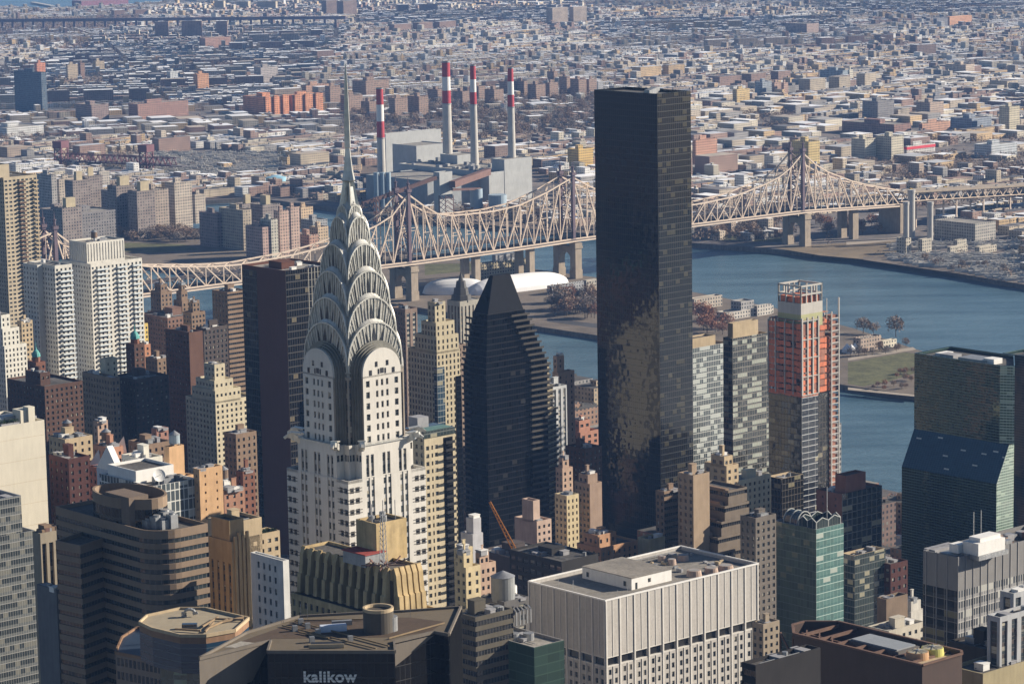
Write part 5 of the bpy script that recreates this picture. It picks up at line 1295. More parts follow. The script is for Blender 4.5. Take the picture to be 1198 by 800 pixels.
# dark brown slab beside the Art Deco tower
BRPAN=stone('chocolate_brick_panel',(.125,.062,.048),.9,.08,.06,.08)
BLK=curtain('black_slab_glass',(.012,.013,.016),(.03,.028,.026),pw=1.5,ph=3.6,mu=.12,mv=.16,blind=.10,bc=(.15,.13,.09),wob=.02,ior=1.6)
RIBD=curtain('ribbed_grey_glass',(.02,.022,.025),(.26,.25,.22),pw=2.0,ph=3.6,mu=.22,mv=.05,blind=.1,wob=.02,ior=1.6)
def bslab():
    o=B('brown_slab_tower','dark tower with a full height blank chocolate brown wall next to the steel crown','skyscraper',283,334,392,317,1480,BRPAN)
    a,b_,h=o.a,o.b,o.h
    o.prism([(0,0),(b_*.45,0),(b_,0),(b_,a),(0,a)],0,h,[P_('g',glass=BLK),P_('g',glass=RIBD),None,None,None],1.3)
    gb=MB(); gb.wall((-.15,a),(-.15,a*.66),0,h-2,0); gb.obj('glass_strip',[BLK],o.root)
    o.rmat=ROOF_L; o.clutter(2,b_-2,2,a-2,h-1.3,7,True,2,False); o.done()
bslab()
# left foreground
CG=curtain('grey_grid_glass',(.04,.05,.055),(.26,.26,.25),pw=.95,ph=2.9,mu=.10,mv=.08,sp=.34,spc=(.13,.14,.14),blind=.28,bc=(.17,.17,.15),wob=.03,ior=1.7)
def l1():
    o=B('glass_office_tower','grey gridded glass office tower at the lower left edge with an upper tier','office tower',-120,-70,41,652,950,METAL)
    a,b_,h=o.a,o.b,Zat(41,620,900)-GZ
    h=o.zl(41,620,o.b,0); g=P_('g',glass=CG)
    o.prism([(0,0),(b_,0),(b_,a),(0,a)],0,h,[g,g,None,g],1.2); h2=o.zl(28,579,b_-3.5,2)
    o.prism([(0,2),(b_-3.5,2),(b_-3.5,a-2),(0,a-2)],h-1.2,h2,[g,g,None,g],1.2); o.clutter(b_*.5,b_-5,4,a-4,h2-1.2,6,False,5,False); o.done()
l1()
LIME=stone('cream_limestone_wall',(.60,.56,.46),.85,.09,.05,.1)
def l2():
    o=B('blank_wall_building','pale cream building with a huge blank wall and planted roof at the left edge','building',-90,-45,52,512,1150,LIME)
    h=o.zl(52,491,o.b,0); o.prism([(0,0),(o.b,0),(o.b,o.a),(0,o.a)],0,h,None,1.1)
    for k in range(12):
        m_=MB(); m_.box(0,o.b,-.02,.03,h-6-k*9,h-5.9-k*9); m_.obj('wall_joint',[st(cTAN)],o.root)
    m_=MB(); m_.box(o.b*.5,o.b*.72,1.4,3.6,h-1.1,h+.6); m_.obj('planter',[GREYP],o.root)
    m_=MB(); rd=random.Random(2)
    for k in range(500):
        p=Vector((rd.uniform(o.b*.5,o.b*.72),rd.uniform(1.2,3.8),h+.5+rd.random()*1.2)); q=[tuple(p+Vector((rd.gauss(0,.25),rd.gauss(0,.25),rd.gauss(0,.2)))) for _ in range(3)]; m_.poly(q)
    m_.obj('roof_hedge',[stone('hedge_leaves',(.03,.055,.02),.9,.3,1)],o.root)
    for (u,v,w_,l_,hh,mm) in ((.78,4,5,6,5.5,LIME),(.86,3,3,4,6.5,LIME),(.66,8,6,6,3,METAL),(.93,6,3,5,2,GREYP),(.55,9,8,5,2.5,WHITEP)):
        m_=MB(); m_.box(o.b*u,o.b*u+w_,v,v+l_,h-1.1,h-1.1+hh); m_.obj('roof_unit',[mm],o.root)
    o.rmat=ROOF_L; o.done()
l2()
def l3():
    c=(.30,.26,.20)
    def mach(o):
        rd=random.Random(6)
        for k in range(26):
            m_=MB(); u,v=rd.uniform(1,o.b-3),rd.uniform(1,o.a-4); m_.box(u,u+rd.uniform(1,3),v,v+rd.uniform(1,4),o.h-1,o.h+rd.uniform(.3,2.2)); m_.obj('roof_unit',[rd.choice([METAL,RUST,GREYP,st(cBRN)])],o.root)
    T_('ribbed_office_building','brown office building with vertical concrete ribs left of the curved tower','office',38,47,96,624,930,c,None,P_('v',fh=3.7,bay=2.6,ww=1.6,wh=2.6,rec=.9,top=3.5,span=st(cDK),glass=PANE_D),n=0,big=False,tank=False,extra=mach)
    T_('annex_building','low plain grey slab between the glass tower and the curved tower','building',43,66,78,690,880,(.14,.14,.145),None,None,n=3,big=False,tank=False)
l3()
CURV=stone('tan_granite_bands',(.23,.17,.12),.75,.12,.1,.2); RB=bandmat('office_ribbon_glass',(.035,.045,.05),pw=1.5,bl=.22)
def curved():
    o=B('curved_office_tower','brown curved tower with horizontal window bands and a round rooftop drum','office tower',119,182,243,624,860,CURV)
    h=o.h
    def L(x,y,zl): return o.loc(x,y,zl)
    C=L(119,616,h); N=(0.,0.); E=L(242,611,h); r=9.0
    C=(0.,o.a); 
    rnd=[(r-r*math.sin(math.pi/2*(1-k/7)),r-r*math.cos(math.pi/2*(1-k/7))) for k in range(8)]  # from left face to right face
    rnd=[(r*(1-math.cos(t)),r*(1-math.sin(t))) for t in np.linspace(0,math.pi/2,8)]
    pl=rnd+[(o.b,0),(o.b,o.a*1.9),(0,o.a*1.9)]
    band=P_('r',fh=3.12,wh=1.4,glass=RB,top=2.6,rec=.3,wall=CURV)
    sp=[band]*(len(rnd))+[None,None,band]
    o.prism(pl,0,h,sp,1.2)
    # left wing: shaded re-entrant face and outer face
    hw=h-6; w1=L(94,638,hw); w0=L(65,632,hw); cc=(0.,o.a*1.0)
    pl=[(cc[0]+.3,cc[1]+.2),(o.b*.5,cc[1]+.2),(o.b*.5,w0[1]+8),(w0[0],w0[1]),(w1[0],w1[1])]
    o.prism(pl,0,hw,[None,None,None,band,band],1.2)
    # penthouse: dark drum with tan coping, left plant block
    h2=h-1.2; H2=o.zl(200,585,o.b*.45,o.a*.3)
    cx,cy,rr=o.b*.5,o.a*.95,o.b*.48
    pts=[(cx+rr*math.cos(t),cy+15*math.sin(t)) for t in np.linspace(0,2*math.pi,29)[:-1]]
    m_=MB(); m_.prism(pts,h2,H2-3.2); m_.obj('rooftop_drum',[BLK],o.root)
    m_=MB()
    for i in range(28):
        p,q=pts[i],pts[(i+1)%28]; m_.wall(p,q,H2-3.2,H2); pi_=(cx+(p[0]-cx)*.93,cy+(p[1]-cy)*.93); qi=(cx+(q[0]-cx)*.93,cy+(q[1]-cy)*.93); m_.poly([(*p,H2),(*q,H2),(*qi,H2),(*pi_,H2)]); m_.wall(qi,pi_,H2-3.2,H2)
    m_.obj('drum_coping',[CURV],o.root)
    m_=MB(); m_.box(1.5,o.b*.45,o.a*.55,o.a*1.0,h2,H2+.8); m_.obj('plant_block',[stone('ribbed_brown_panel',(.17,.13,.10),.8,.15,.2)],o.root)
    for (u,v,s_,hh) in((.16,.16,3.2,3.6),(.22,.10,2.6,2.8),(.28,.14,3.0,3.2),(.36,.07,2.6,4.2),(.33,.18,4,4.6),(.10,.26,3,2.4)):
        m_=MB(); x,y=o.b*u+3,o.a*v+4; m_.box(x,x+s_,y,y+s_,h2,h2+hh); m_.cyl(x+s_/2,y+s_/2,s_*.35,h2+hh,h2+hh+.5,n=12); m_.obj('cooling_unit',[METAL],o.root)
    o.done()
curved()
# roofs between the blank wall and the dark slab
RF=(( 'scaffold_brick_building','red brick building with pale pipes and balconies beside the blank wall',57,80,105,537,1180,(.085,.04,.035)),
 ('tan_loft_building','tan loft with a jumbled roof behind the red brick building',57,76,108,514,1260,cTAN),
 ('brick_stair_tower','slim brown brick stair tower standing above the jumbled roofs on the left',109,114,126,493,1330,cPNK),
 ('brick_stair_tower','short red brown brick tower above the roofs, right of the slim one',177,183,197,502,1300,(.34,.19,.15)),
 ('brick_building','reddish brick building with pale copings between the two stair towers',109,128,144,524,1230,(.45,.24,.16)),
 ('brick_building','brown brick building between the white cones and the tank',150,172,200,520,1260,cBRN),
 ('white_building','white painted building with small windows behind the dish',142,166,190,537,1150,(.66,.64,.56)),
 ('brick_building','red brick row with an arched roof left of the white building',104,118,142,548,1160,(.30,.12,.09)),
 ('apartment_building','small cream house with a dark water tank near the dark slab',252,258,270,566,1200,cCRM),
 ('apartment_building','shaded grey brown block with bright roof edge beside the dark slab',262,276,300,508,1330,cBRN),
 ('brick_building','small red brick house in shade beside the dark slab',276,284,298,552,1250,cBRK),
 ('apartment_building','brown brick house half hidden behind the orange wall',258,262,286,574,1160,(.34,.19,.13)))
for i,(nm,lab,xl,xc,xr,yt,Y,c) in enumerate(RF):
    T_(nm,lab,'building',xl,xc,xr,yt,Y,c,punch(3.1,3.4,1.2,1.6),punch(3.1,3.2,1.2,1.6),n=7,seed=i,big=i not in(2,3),tank=i in(1,4,8),light=i%2==0)
def gable(o):
    m_=MB(); a,b_,h=o.a,o.b,o.h
    m_.poly([(0,a,h),(0,0,h),(0,a/2,h+a*.62)]); m_.poly([(b_,0,h),(b_,a,h),(b_,a/2,h+a*.62)]); m_.poly([(0,0,h),(b_,0,h),(b_,a/2,h+a*.62),(0,a/2,h+a*.62)]); m_.poly([(0,a,h),(0,a/2,h+a*.62),(b_,a/2,h+a*.62),(b_,a,h)]); m_.obj('gable_roof',[WHITEP],o.root)
T_('gabled_house','white gable fronted rooftop house left of the white painted building','house',113,139,146,553,1130,(.50,.54,.60),punch(3.2,5,1.6,1.6),None,par=0,n=0,big=False,tank=False,extra=gable)
def low(o):
    m_=MB(); u,v=o.loc(173,567,o.h+2); u,v=o.b*.2,1.5
    o2=link('satellite_dish',None,o.root); m_.beam((u,v,o.h-1),(u,v,o.h+2),.4); m_.obj('dish_mount',[METAL],o2)
    d=MB(); n=18; r=2.4; ax=Vector((-.25,-1,.35)).normalized(); e1=ax.cross(Vector((0,0,1))).normalized(); e2=ax.cross(e1); c=Vector((u,v-.3,o.h+3.4)); prev=None
    for rr,dd in((0,0),(.5,.12),(.8,.3),(1,.5)):
        ring=[tuple(c+ax*dd+(e1*math.cos(2*math.pi*k/n)+e2*math.sin(2*math.pi*k/n))*r*rr) for k in range(n)]
        if prev: 
            for k in range(n): d.poly([prev[k],prev[(k+1)%n],ring[(k+1)%n],ring[k]])
        prev=ring
    d.beam(tuple(c),tuple(c+ax*2.2),.15); d.obj('dish',[WHITEP],o2)
    rd=random.Random(4)
    for k in range(10):
        m_=MB(); u,v=rd.uniform(o.b*.3,o.b*.85),rd.uniform(2,o.a*.5); m_.box(u,u+2.4,v,v+2,o.h-1,o.h+1.3); m_.obj('air_handler',[METAL],o.root)
WGR=curtain('white_grid_glass',(.10,.12,.13),(.62,.62,.58),pw=2.0,ph=4.2,mu=.16,mv=.10,blind=.3,bc=(.5,.5,.45),wob=.02,ior=1.6)
def wg():
    o=B('glass_front_building','white framed glass front building with a satellite dish on its roof','building',118,178,230,569,1080,WHITEP)
    o.prism([(0,0),(o.b,0),(o.b,o.a),(0,o.a)],0,o.h,[P_('g',glass=WGR),None,None,P_('g',glass=WGR)],1.0); o.box(o.b*.05,o.b*.9,o.a*.35,o.a*.9,o.h-1,o.h+4,punch(4,6,3,1.6),punch(4,6,2,1.4)); low(o); o.done()
wg()
def orng(o):
    u0,u1=o.b*.0,o.b*.62; o.box(u0,u1,0,o.a*.7,o.h-1,o.zl(206,522,o.b*.2,0),None,punch(9,20,.8,.8,top=7)); o.tank(o.b*.35,o.a*.4,o.zl(206,522,o.b*.2,0)-1,2.1,3.2,2.0,mat=st((.30,.36,.40)))
T_('orange_building','orange stucco building with a tall blank wall and a bluish water tank','building',191,199,227,560,1120,cORG,None,punch(3.2,8,.8,1.0),n=3,big=False,tank=False,extra=orng)
T_('orange_building','flat topped orange stucco wall to the right of the one with the tank','building',226,233,260,549,1090,cORG,punch(3.2,9,.8,1.0),punch(3.2,7,.7,1.0),n=3,big=False,tank=False)
for x,y,Y in((101,536,1190),(131,520,1240),(152,530,1240)):
    X=ray(x,y)[0]/ray(x,y)[1]*Y; Z=Zat(x,y,Y); m_=MB(); m_.poly([(0,0,-4),(6,1.5,-4),(5,1,3.5)]); m_.poly([(0,0,-4),(5,1,3.5),(0,3,-4)]); m_.poly([(6,1.5,-4),(0,3,-4),(5,1,3.5)])
    m_.obj('roof_sail',[WHITEP],None,label='white triangular sail shaped skylight on the jumbled roofs at the left',category='skylight',group='white sail shaped skylights').location=(X,Y,Z)  # white wedges put in for sunlit slanted walls
# below the Art Deco tower
def terr(o):
    h=o.h; o.box(o.b*.45,o.b*1.55,o.a*.0,o.a*.6,0,h-6,pf,punch(3.2,3,1.5,1.5)); m_=MB(); rd=random.Random(3)
    for k in range(700):
        p=Vector((rd.uniform(o.b*1.0,o.b*1.5),rd.uniform(.6,3.5),h-7+rd.random()*1.6)); m_.poly([tuple(p+Vector((rd.gauss(0,.3),rd.gauss(0,.3),rd.gauss(0,.25)))) for _ in range(3)])
    m_.obj('terrace_plants',[stone('hedge_leaves',(.03,.055,.02),.9,.3,1)],o.root)
T_('tan_terrace_building','tan penthouse building with a planted terrace left of the white tower','apartment building',243,268,306,612,1000,cTAN,None,None,n=5,big=True,tank=True,extra=terr)
def deco(o):
    h=o.h; D_=st((.22,.14,.07))
    o.box(o.b*.05,o.b*.85,o.a*.12,o.a*.9,h-.9,h+6.5,None,None); 
    for k in range(4):
        m_=MB(); u=o.b*(.12+.22*k); m_.box(u,u+.9,-.5,.2,h-26,h+1.6+k%2); m_.obj('pilaster',[o.mats[0]],o.root)
    o.box(-2.2,o.b+2.5,-2.2,o.a,0,h-28,punch(3.4,3.0,1.5,1.9),punch(3.4,3.0,1.5,1.9))
T_('deco_setback_tower','golden tan Art Deco setback tower with a dark bronze crown','tower',244,271,292,634,900,(.40,.30,.17),P_('v',fh=3.4,bay=3.4,ww=1.2,wh=2.2,top=7,span=st((.22,.14,.07))),P_('v',fh=3.4,bay=3.4,ww=1.2,wh=2.2,top=5,span=st((.22,.14,.07))),n=2,big=False,tank=False,extra=deco)
T_('narrow_white_building','narrow white office building with small windows and a blue roof','office',293,331,338,656,860,(.60,.60,.58),punch(3.5,3.0,1.0,1.9,mrg=2.5),None,n=0,big=False,tank=False,extra=lambda o:setattr(o,'rmat',stone('blue_grey_roof',(.10,.15,.24),.8,.2,.2)))
GOTH=stone('buff_terracotta',(.46,.35,.19),.85,.3,.2,.12)
def chanin():
    o=B('buttressed_tower','buff stone tower whose crown is ringed by curved vertical buttresses','tower',352,459,492,667,800,GOTH)
    a,b_,h=o.a,o.b,o.h; o.prism([(0,0),(b_,0),(b_,a),(0,a)],0,h,None,.8,wm=0)
    rec=st((.10,.07,.045)); hb=12.5
    m_=MB(); m_.wall((-.05,a),(-.05,0),h-hb,h-3,0); m_.wall((0,-.05),(b_,-.05),h-hb,h-3,0); m_.obj('recess_wall',[rec],o.root)
    nL,nR=11,5
    def fin(u,v,dx,dy,seed):
        q=MB(); w_=1.5
        segs=[(h+.6,.4),(h-1.5,1.3),(h-4,1.5),(h-7,1.9),(h-7.2,2.4),(h-hb,2.7)]
        for (za,da),(zb_,db) in zip(segs,segs[1:]):
            t=(-dy*w_/2,dx*w_/2)
            A0=(u-t[0],v-t[1]);B0=(u+t[0],v+t[1])
            def pt(P_0,d,z): return (P_0[0]+dx*d,P_0[1]+dy*d,z)
            q.poly([pt(A0,da,za),pt(B0,da,za),pt(B0,db,zb_),pt(A0,db,zb_)]); q.poly([pt(A0,0,za),pt(A0,da,za),pt(A0,db,zb_),pt(A0,0,zb_)]); q.poly([pt(B0,da,za),pt(B0,0,za),pt(B0,0,zb_),pt(B0,db,zb_)])
        q.poly([(u-t[0],v-t[1],h+.6),(u+t[0],v+t[1],h+.6),(u+t[0]+dx*.5,v+t[1]+dy*.5,h+.6),(u-t[0]+dx*.5,v-t[1]+dy*.5,h+.6)])
        q.obj('buttress',[GOTH],o.root)
    for k in range(nL): fin(0,a*(k+.5)/nL,-1,0,k)
    for k in range(nR): fin(b_*(k+.5)/nR,0,0,-1,k)
    o.box(-4,b_+4,-4,a,0,h-hb-.3,punch(3.4,2.6,1.2,1.9,top=1.2),punch(3.4,2.6,1.2,1.9,top=1.2),.6)
    # top block left of centre, strips coloured darker left, lighter right to mimic the light
    u0,v0=o.loc(386,668,h); h3=o.zl(386,624,u0,v0)
    ua=max(u0,4); 
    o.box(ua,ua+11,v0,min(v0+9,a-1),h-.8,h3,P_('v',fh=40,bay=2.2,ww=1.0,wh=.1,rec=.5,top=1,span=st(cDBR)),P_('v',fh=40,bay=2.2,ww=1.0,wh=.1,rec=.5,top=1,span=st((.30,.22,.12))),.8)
    for k in range(7):
        m_=MB(); x=ua+1+k*1.4; m_.cyl(x,v0+3+(k%3)*2,.9 if k%2 else .12,h3-.8,h3+(1.2 if k%2 else 5),n=8); m_.obj('rooftop_unit',[METAL if k%2 else GREYP],o.root)
    m_=MB(); u1,v1=o.loc(425,660,h); m_.box(u1,u1+7,v1-1,v1+9,h-.8,h+2.6); m_.obj('mechanical_house',[METAL],o.root); m_=MB(); m_.box(u1-.3,u1+7.3,v1-1.3,v1+9.3,h+2.6,h+2.9); m_.obj('red_roof',[st((.30,.07,.06))],o.root)
    # lattice mast on the roof in front of the white tower
    u2,v2=o.loc(449,664,h); ht=o.zl(450,600,u2,v2)-h; m_=MB(); 
    for i in(-1,1):
        for j in(-1,1): m_.beam((u2+i*.8,v2+j*.8,h),(u2+i*.35,v2+j*.35,h+ht),.14)
    z=h; k=0
    while z<h+ht-1.5:
        m_.beam((u2-.7,v2-.7,z),(u2+.7,v2-.7,z+1.5),.09); m_.beam((u2-.7,v2+.7,z+1.5),(u2-.7,v2-.7,z),.09); z+=1.5
    m_.obj('lattice_mast',[METAL],o.root); 
    rd=random.Random(8); m_=MB()
    for k in range(14): x,y=u2+rd.uniform(-4,5),v2+rd.uniform(-3,5); m_.beam((x,y,h+rd.uniform(0,2)),(x+rd.uniform(-3,3),y+rd.uniform(-3,3),h+rd.uniform(.5,2.5)),.3)
    m_.beam((u2-4,v2-3,h+.3),(u2+5,v2+5,h+.3),.3); m_.beam((u2-4,v2+5,h+.5),(u2+5,v2-3,h+.5),.3); m_.obj('steel_framing',[RUST],o.root)
    o.done()
chanin()
# right of the Art Deco tower
GTOP=curtain('dark_green_glass_top',(.03,.045,.045),(.10,.11,.10),pw=1.6,ph=3.0,mu=.06,mv=.12,blind=.1,wob=.02,ior=1.7)
def r1(o):
    h=o.h; z=o.zl(496,513,0,0)
    m_=MB(); m_.prism([(-.3,-.3),(o.b+.3,-.3),(o.b+.3,o.a),(-.3,o.a)],z,h+.2); m_.obj('glass_crown',[GTOP],o.root)
    m_=MB(); m_.box(2,o.b*.5,o.a*.5,o.a*.95,h,h+4.5); m_.obj('mechanical_box',[GREYP],o.root); m_=MB(); m_.box(1,o.b-1,1,o.a*.45,h+.2,h+.6); m_.obj('green_roof',[stone('teal_roof',(.10,.19,.18),.8,.2,.2)],o.root)
    def mk():
        b=MB(); b.box(0,o.b*.30,-1.6,0,0,.2); b.box(0,o.b*.30,-1.6,-1.5,.2,1.1); return b,[BLACKP]
    zz=z-3.3
    while zz>20: o.rep('balcony','B',mk,Matrix.Translation((o.b*.64,0,zz)),zz); zz-=3.0
    m_=MB(); m_.wall((o.b*.63,-.03),(o.b*.95,-.03),0,z-1); m_.obj('dark_balcony_bay',[DG],o.root)
T_('tan_slab_tower','slim tan tower with a dark balcony strip and green glass crown','apartment tower',472,496,531,506,1100,(.50,.43,.30),pf,P_('p',fh=3.0,ww=1.1,wh=1.6,top=5,cols=[(1.6,1.5),(3.9,.8),(5.9,1.5),(8.0,.0001)]),par=.5,n=0,big=False,tank=False,extra=r1)
def r2(o):
    h=o.h
    m_=MB(); m_.box(-.35,o.b*.30,-.35,o.a*.10,0,h-8); m_.obj('glass_corner',[curtain('blue_corner_glass',(.03,.06,.09),(.25,.27,.27),pw=1.8,ph=3.1,mu=.07,mv=.12,blind=.15,ior=1.8)],o.root)
    m_=MB(); m_.box(o.b*.8,o.b+.3,-.35,3,0,h-14); m_.obj('glass_corner',[DG],o.root)
T_('yellow_stone_tower','yellow stone tower with stepped top and blue glass corner right of the steel crown','apartment tower',477,511,538,412,1500,(.50,.44,.31),punch(3.1,2.4,1.2,2.0),punch(3.1,2.8,1.1,1.9),tiers=((.0,.95,.0,.75,8),(.05,.85,.05,.55,7),(.15,.6,.15,.4,10)),n=2,big=False,tank=False,light=True,extra=r2)
T_('apartment_tower','brown concrete tower with flat top between the steel crown and the yellow tower','apartment tower',456,474,488,362,1760,(.24,.18,.15),punch(3,2.6,1.2,1.6),P_('v',fh=3,bay=5,ww=2.6,wh=1.7,top=2.5,span=st((.38,.34,.28))),n=6)
def pinn(o):
    m_=MB(); u,v,h=o.b*.35,o.a*.5,o.h; 
    for (r0,z0,r1_,z1) in((6,0,5.6,4),(4.6,4,4.0,8),(3.2,8,2.6,12),(1.6,12,.2,17)): m_.cyl(u,v,r0,h-1+z0,h-1+z1,r1_,8)
    m_.obj('gothic_lantern',[st((.12,.12,.12))],o.root)
T_('gothic_tower','old grey stone tower with a dark gothic lantern on top','apartment tower',523,538,564,353,1700,(.38,.36,.31),P_('v',fh=3.2,bay=3,ww=1.2,wh=1.9,top=3,span=st(cDBR)),P_('v',fh=3.2,bay=3,ww=1.2,wh=1.9,top=3,span=st(cBRN)),n=3,big=False,tank=False,extra=pinn)
T_('apartment_tower','brown apartment tower below the gothic lantern tower','apartment tower',513,526,545,405,1640,(.25,.19,.15),pf,pf,n=4)
T_('apartment_building','stepped tan building foot right of the tan slab tower','apartment building',531,538,553,642,1060,cYEL,pf,punch(3.1,2.8,1.3,1.7),n=3)
T_('apartment_building','lower tan setback building with dark recess beside the pink one','apartment building',533,545,562,664,1030,cYEL,pf,punch(3.1,2.8,1.3,1.7),tiers=((.0,.6,.2,.8,5),),n=3)
T_('apartment_building','small pink setback building left of the orange crane','apartment building',555,562,580,660,1060,cPNK,pf,punch(3.1,2.8,1.2,1.6),tiers=((.0,.6,.1,.8,4),),n=3)
T_('white_core_building','bare whitish concrete block with a small glass penthouse','building',539,553,565,625,1150,(.42,.42,.44),None,None,tiers=((.2,.95,.1,.7,6),),n=2,big=False,tank=False)
# between the pointed tower and the dark skyscraper
T_('apartment_tower','grey white gridded tower right of the pointed tower','apartment tower',636,646,663,453,1500,(.46,.47,.47),pf,P_('v',fh=3.1,bay=3.0,ww=1.8,wh=1.7,top=1.5,span=st(cGRY)),n=3)
T_('apartment_tower','pinkish brick tower with green trim rising by the river','apartment tower',646,653,672,436,1600,cPNK,pf,punch(3,4,1.2,1.6),tiers=((.0,.45,.2,.8,9),),n=2,big=False)
T_('apartment_building','terracotta riverside block with stepped roof terraces','apartment building',662,679,700,506,1620,(.42,.22,.16),pf,pwd,tiers=((.1,.7,.2,.8,6),),n=6)
T_('apartment_building','dark brick block left of the dark skyscraper near the water','apartment building',660,672,698,535,1560,(.14,.08,.06),pf,pf,n=6)
T_('apartment_building','brown block in the shade at the foot of the dark skyscraper','apartment building',662,684,704,525,1480,cDBR,pf,pf,n=4)
T_('apartment_building','pink grey stepped building beside the stepped balconies','apartment building',650,658,670,548,1420,cPNK,pf,pf,tiers=((.1,.7,.1,.7,5),),n=2)
T_('apartment_building','yellow sunlit flank of the stepped building under the pointed tower','apartment building',649,663,677,580,1390,cYEL,pf,punch(3.1,3.0,1.0,1.7),n=3,big=False)
T_('apartment_building','brown brick building with a pale arched roof screen','apartment building',672,690,704,566,1400,(.33,.24,.18),pf,None,n=3,tiers=((.1,.9,.2,.8,4),))
def pk(o): o.box(0,o.b*.45,o.a*.15,o.a*.65,o.h-1,o.zl(616,585,o.b*.2,o.a*.2),None,None)
T_('pink_building','plain pinkish building with a narrow square tower right of the orange crane','building',602,628,645,610,1360,(.48,.36,.29),None,punch(3.2,3.4,1.4,1.5),n=3,big=False,tank=False,extra=pk)
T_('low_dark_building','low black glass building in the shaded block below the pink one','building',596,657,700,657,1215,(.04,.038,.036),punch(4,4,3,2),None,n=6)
T_('orange_brick_building','orange brick block with tall chimneys above the white ribbed tower','apartment building',675,703,746,641,1270,(.46,.27,.16),punch(3.3,3.4,1.3,1.8),punch(3.3,3.4,1.3,1.8),tiers=((.05,.55,.2,.8,5),),n=8,seed=5)
T_('yellow_block','small plain yellow block with a black water tank','building',746,760,778,631,1290,cYEL,None,punch(20,8,1.2,1.2),n=2,big=False,tank=True,seed=12)
T_('loading_block','low dark block with a pale roof beside the orange crane','building',560,598,645,652,1300,cDK,None,None,n=12,seed=3,light=True,tank=False)
# right of the dark skyscraper
SL1=curtain('silver_window_wall',(.07,.085,.085),(.40,.41,.38),pw=1.4,ph=3.1,mu=.14,mv=.14,blind=.4,bc=(.45,.48,.45),wob=.03,ior=1.9,warp=.03)
SL2=curtain('dark_window_wall',(.03,.032,.026),(.12,.11,.09),pw=1.9,ph=3.1,mu=.10,mv=.18,blind=.35,bc=(.36,.38,.32),wob=.04,ior=1.8,warp=.04)
def gl(name,lab,xl,xc,xr,yt,Y,gm,n=3,seed=1,pen=0,cat='apartment tower',gmL=None):
    o=B(name,lab,cat,xl,xc,xr,yt,Y,st(cTAN)); g=P_('g',glass=gm); o.prism([(0,0),(o.b,0),(o.b,o.a),(0,o.a)],0,o.h,[g,g,None,P_('g',glass=gmL or gm)],1.2)
    if pen: o.box(o.b*.05,o.b*.75,o.a*.15,o.a*.7,o.h-1,o.h+pen,None,None)
    o.clutter(2,o.b-2,2,o.a-2,o.h-1.2,n,False,seed,False); return o
gl('glass_apartment_tower','silver gridded apartment tower touching the dark skyscraper on the right',780,802,853,409,1660,SL1,pen=5).done()
gl('glass_apartment_tower','dark glass apartment tower left of the orange netted one',846,857,899,396,1610,SL2,pen=8).done()
gl('brown_glass_tower','narrow brown glass tower below the orange netted one',898,915,940,560,1440,BGL).done()
T_('apartment_building','brown brick block with shaded left side in front of the dark skyscraper','apartment building',767,777,800,575,1300,cBRN,pf,P_('r',fh=3,wh=1.4,glass=DBAND,top=1.2),n=3)
T_('apartment_building','tall tan blank walled block with dark terraces','apartment building',793,811,830,556,1250,(.33,.25,.175),pf,None,n=3)
T_('apartment_building','cream topped block with dark window bays behind the terraces','apartment building',824,850,864,545,1290,cTAN,pwd,punch(3,3.5,1.6,1.6),tiers=((.0,.7,.1,.7,4),),n=5,seed=4)
T_('apartment_building','yellow cream apartment block right of the terraces','apartment building',845,864,902,562,1330,cCRM,pf,punch(3.0,3.3,1.3,1.6),n=5,light=True,seed=2)
def terraces():
    o=B('terraced_building','brown building stepping down in dark glazed terraces below the cream topped block','apartment building',812,852,874,574,1262,st((.17,.14,.11)))
    sl=P_('r',fh=3,wh=1.7,glass=DBAND,top=1.0,rec=.6); d=3.4
    for k in range(8):
        o.prism([(-k*d,-k*1.2),(o.b,-k*1.2),(o.b,o.a),(-k*d,o.a)],0 if k==7 else o.h-(k+1)*6.2-.5,o.h-k*6.2,[sl,None,None,sl],1.0)
        m_=MB(); m_.box(-k*d+.2,-k*d+2.4,2,o.a*.8,o.h-k*6.2-1,o.h-k*6.2+.4+k%2); m_.obj('terrace_planter',[st(cBRN)],o.root)
    o.done()
terraces()
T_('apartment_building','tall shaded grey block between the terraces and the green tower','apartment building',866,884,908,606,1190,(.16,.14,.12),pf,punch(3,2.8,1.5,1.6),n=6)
T_('apartment_building','low beige block behind the white ribbed tower','apartment building',880,893,912,730,1100,(.30,.25,.19),pf,pf,n=4)
BLG=curtain('blue_black_glass',(.02,.03,.04),(.16,.15,.13),pw=3.3,ph=3.2,mu=.12,mv=.10,blind=.12,wob=.03,ior=1.8)
def r11():
    o=B('brick_and_glass_tower','brick tower with a dark glass front and a square brick penthouse','apartment tower',955,985,1032,578,1300,st((.22,.11,.085)))
    o.prism([(0,0),(o.b,0),(o.b,o.a),(0,o.a)],0,o.h,[P_('g',glass=BLG),None,None,punch(3,8,.9,1.2)],1.2)
    o.box(o.b*.12,o.b*.62,o.a*.05,o.a*.45,o.h-1,o.zl(1000,556,o.b*.2,0),None,None); o.clutter(1,o.b-2,o.a*.5,o.a-2,o.h-1.2,4,False,3,False); o.done()
r11()
GRN=curtain('green_mirror_glass',(.15,.19,.13),(.14,.17,.12),pw=1.7,ph=3.3,mu=.04,mv=.06,blind=.05,bc=(.25,.25,.15),wob=.03,ior=2.1,warp=.05)
GRR=curtain('teal_banded_glass',(.11,.22,.20),(.36,.48,.43),pw=2.2,ph=3.3,mu=.03,mv=.09,sp=.30,spc=(.07,.16,.15),blind=.08,bc=(.4,.45,.4),wob=.03,ior=2.0,warp=.03)
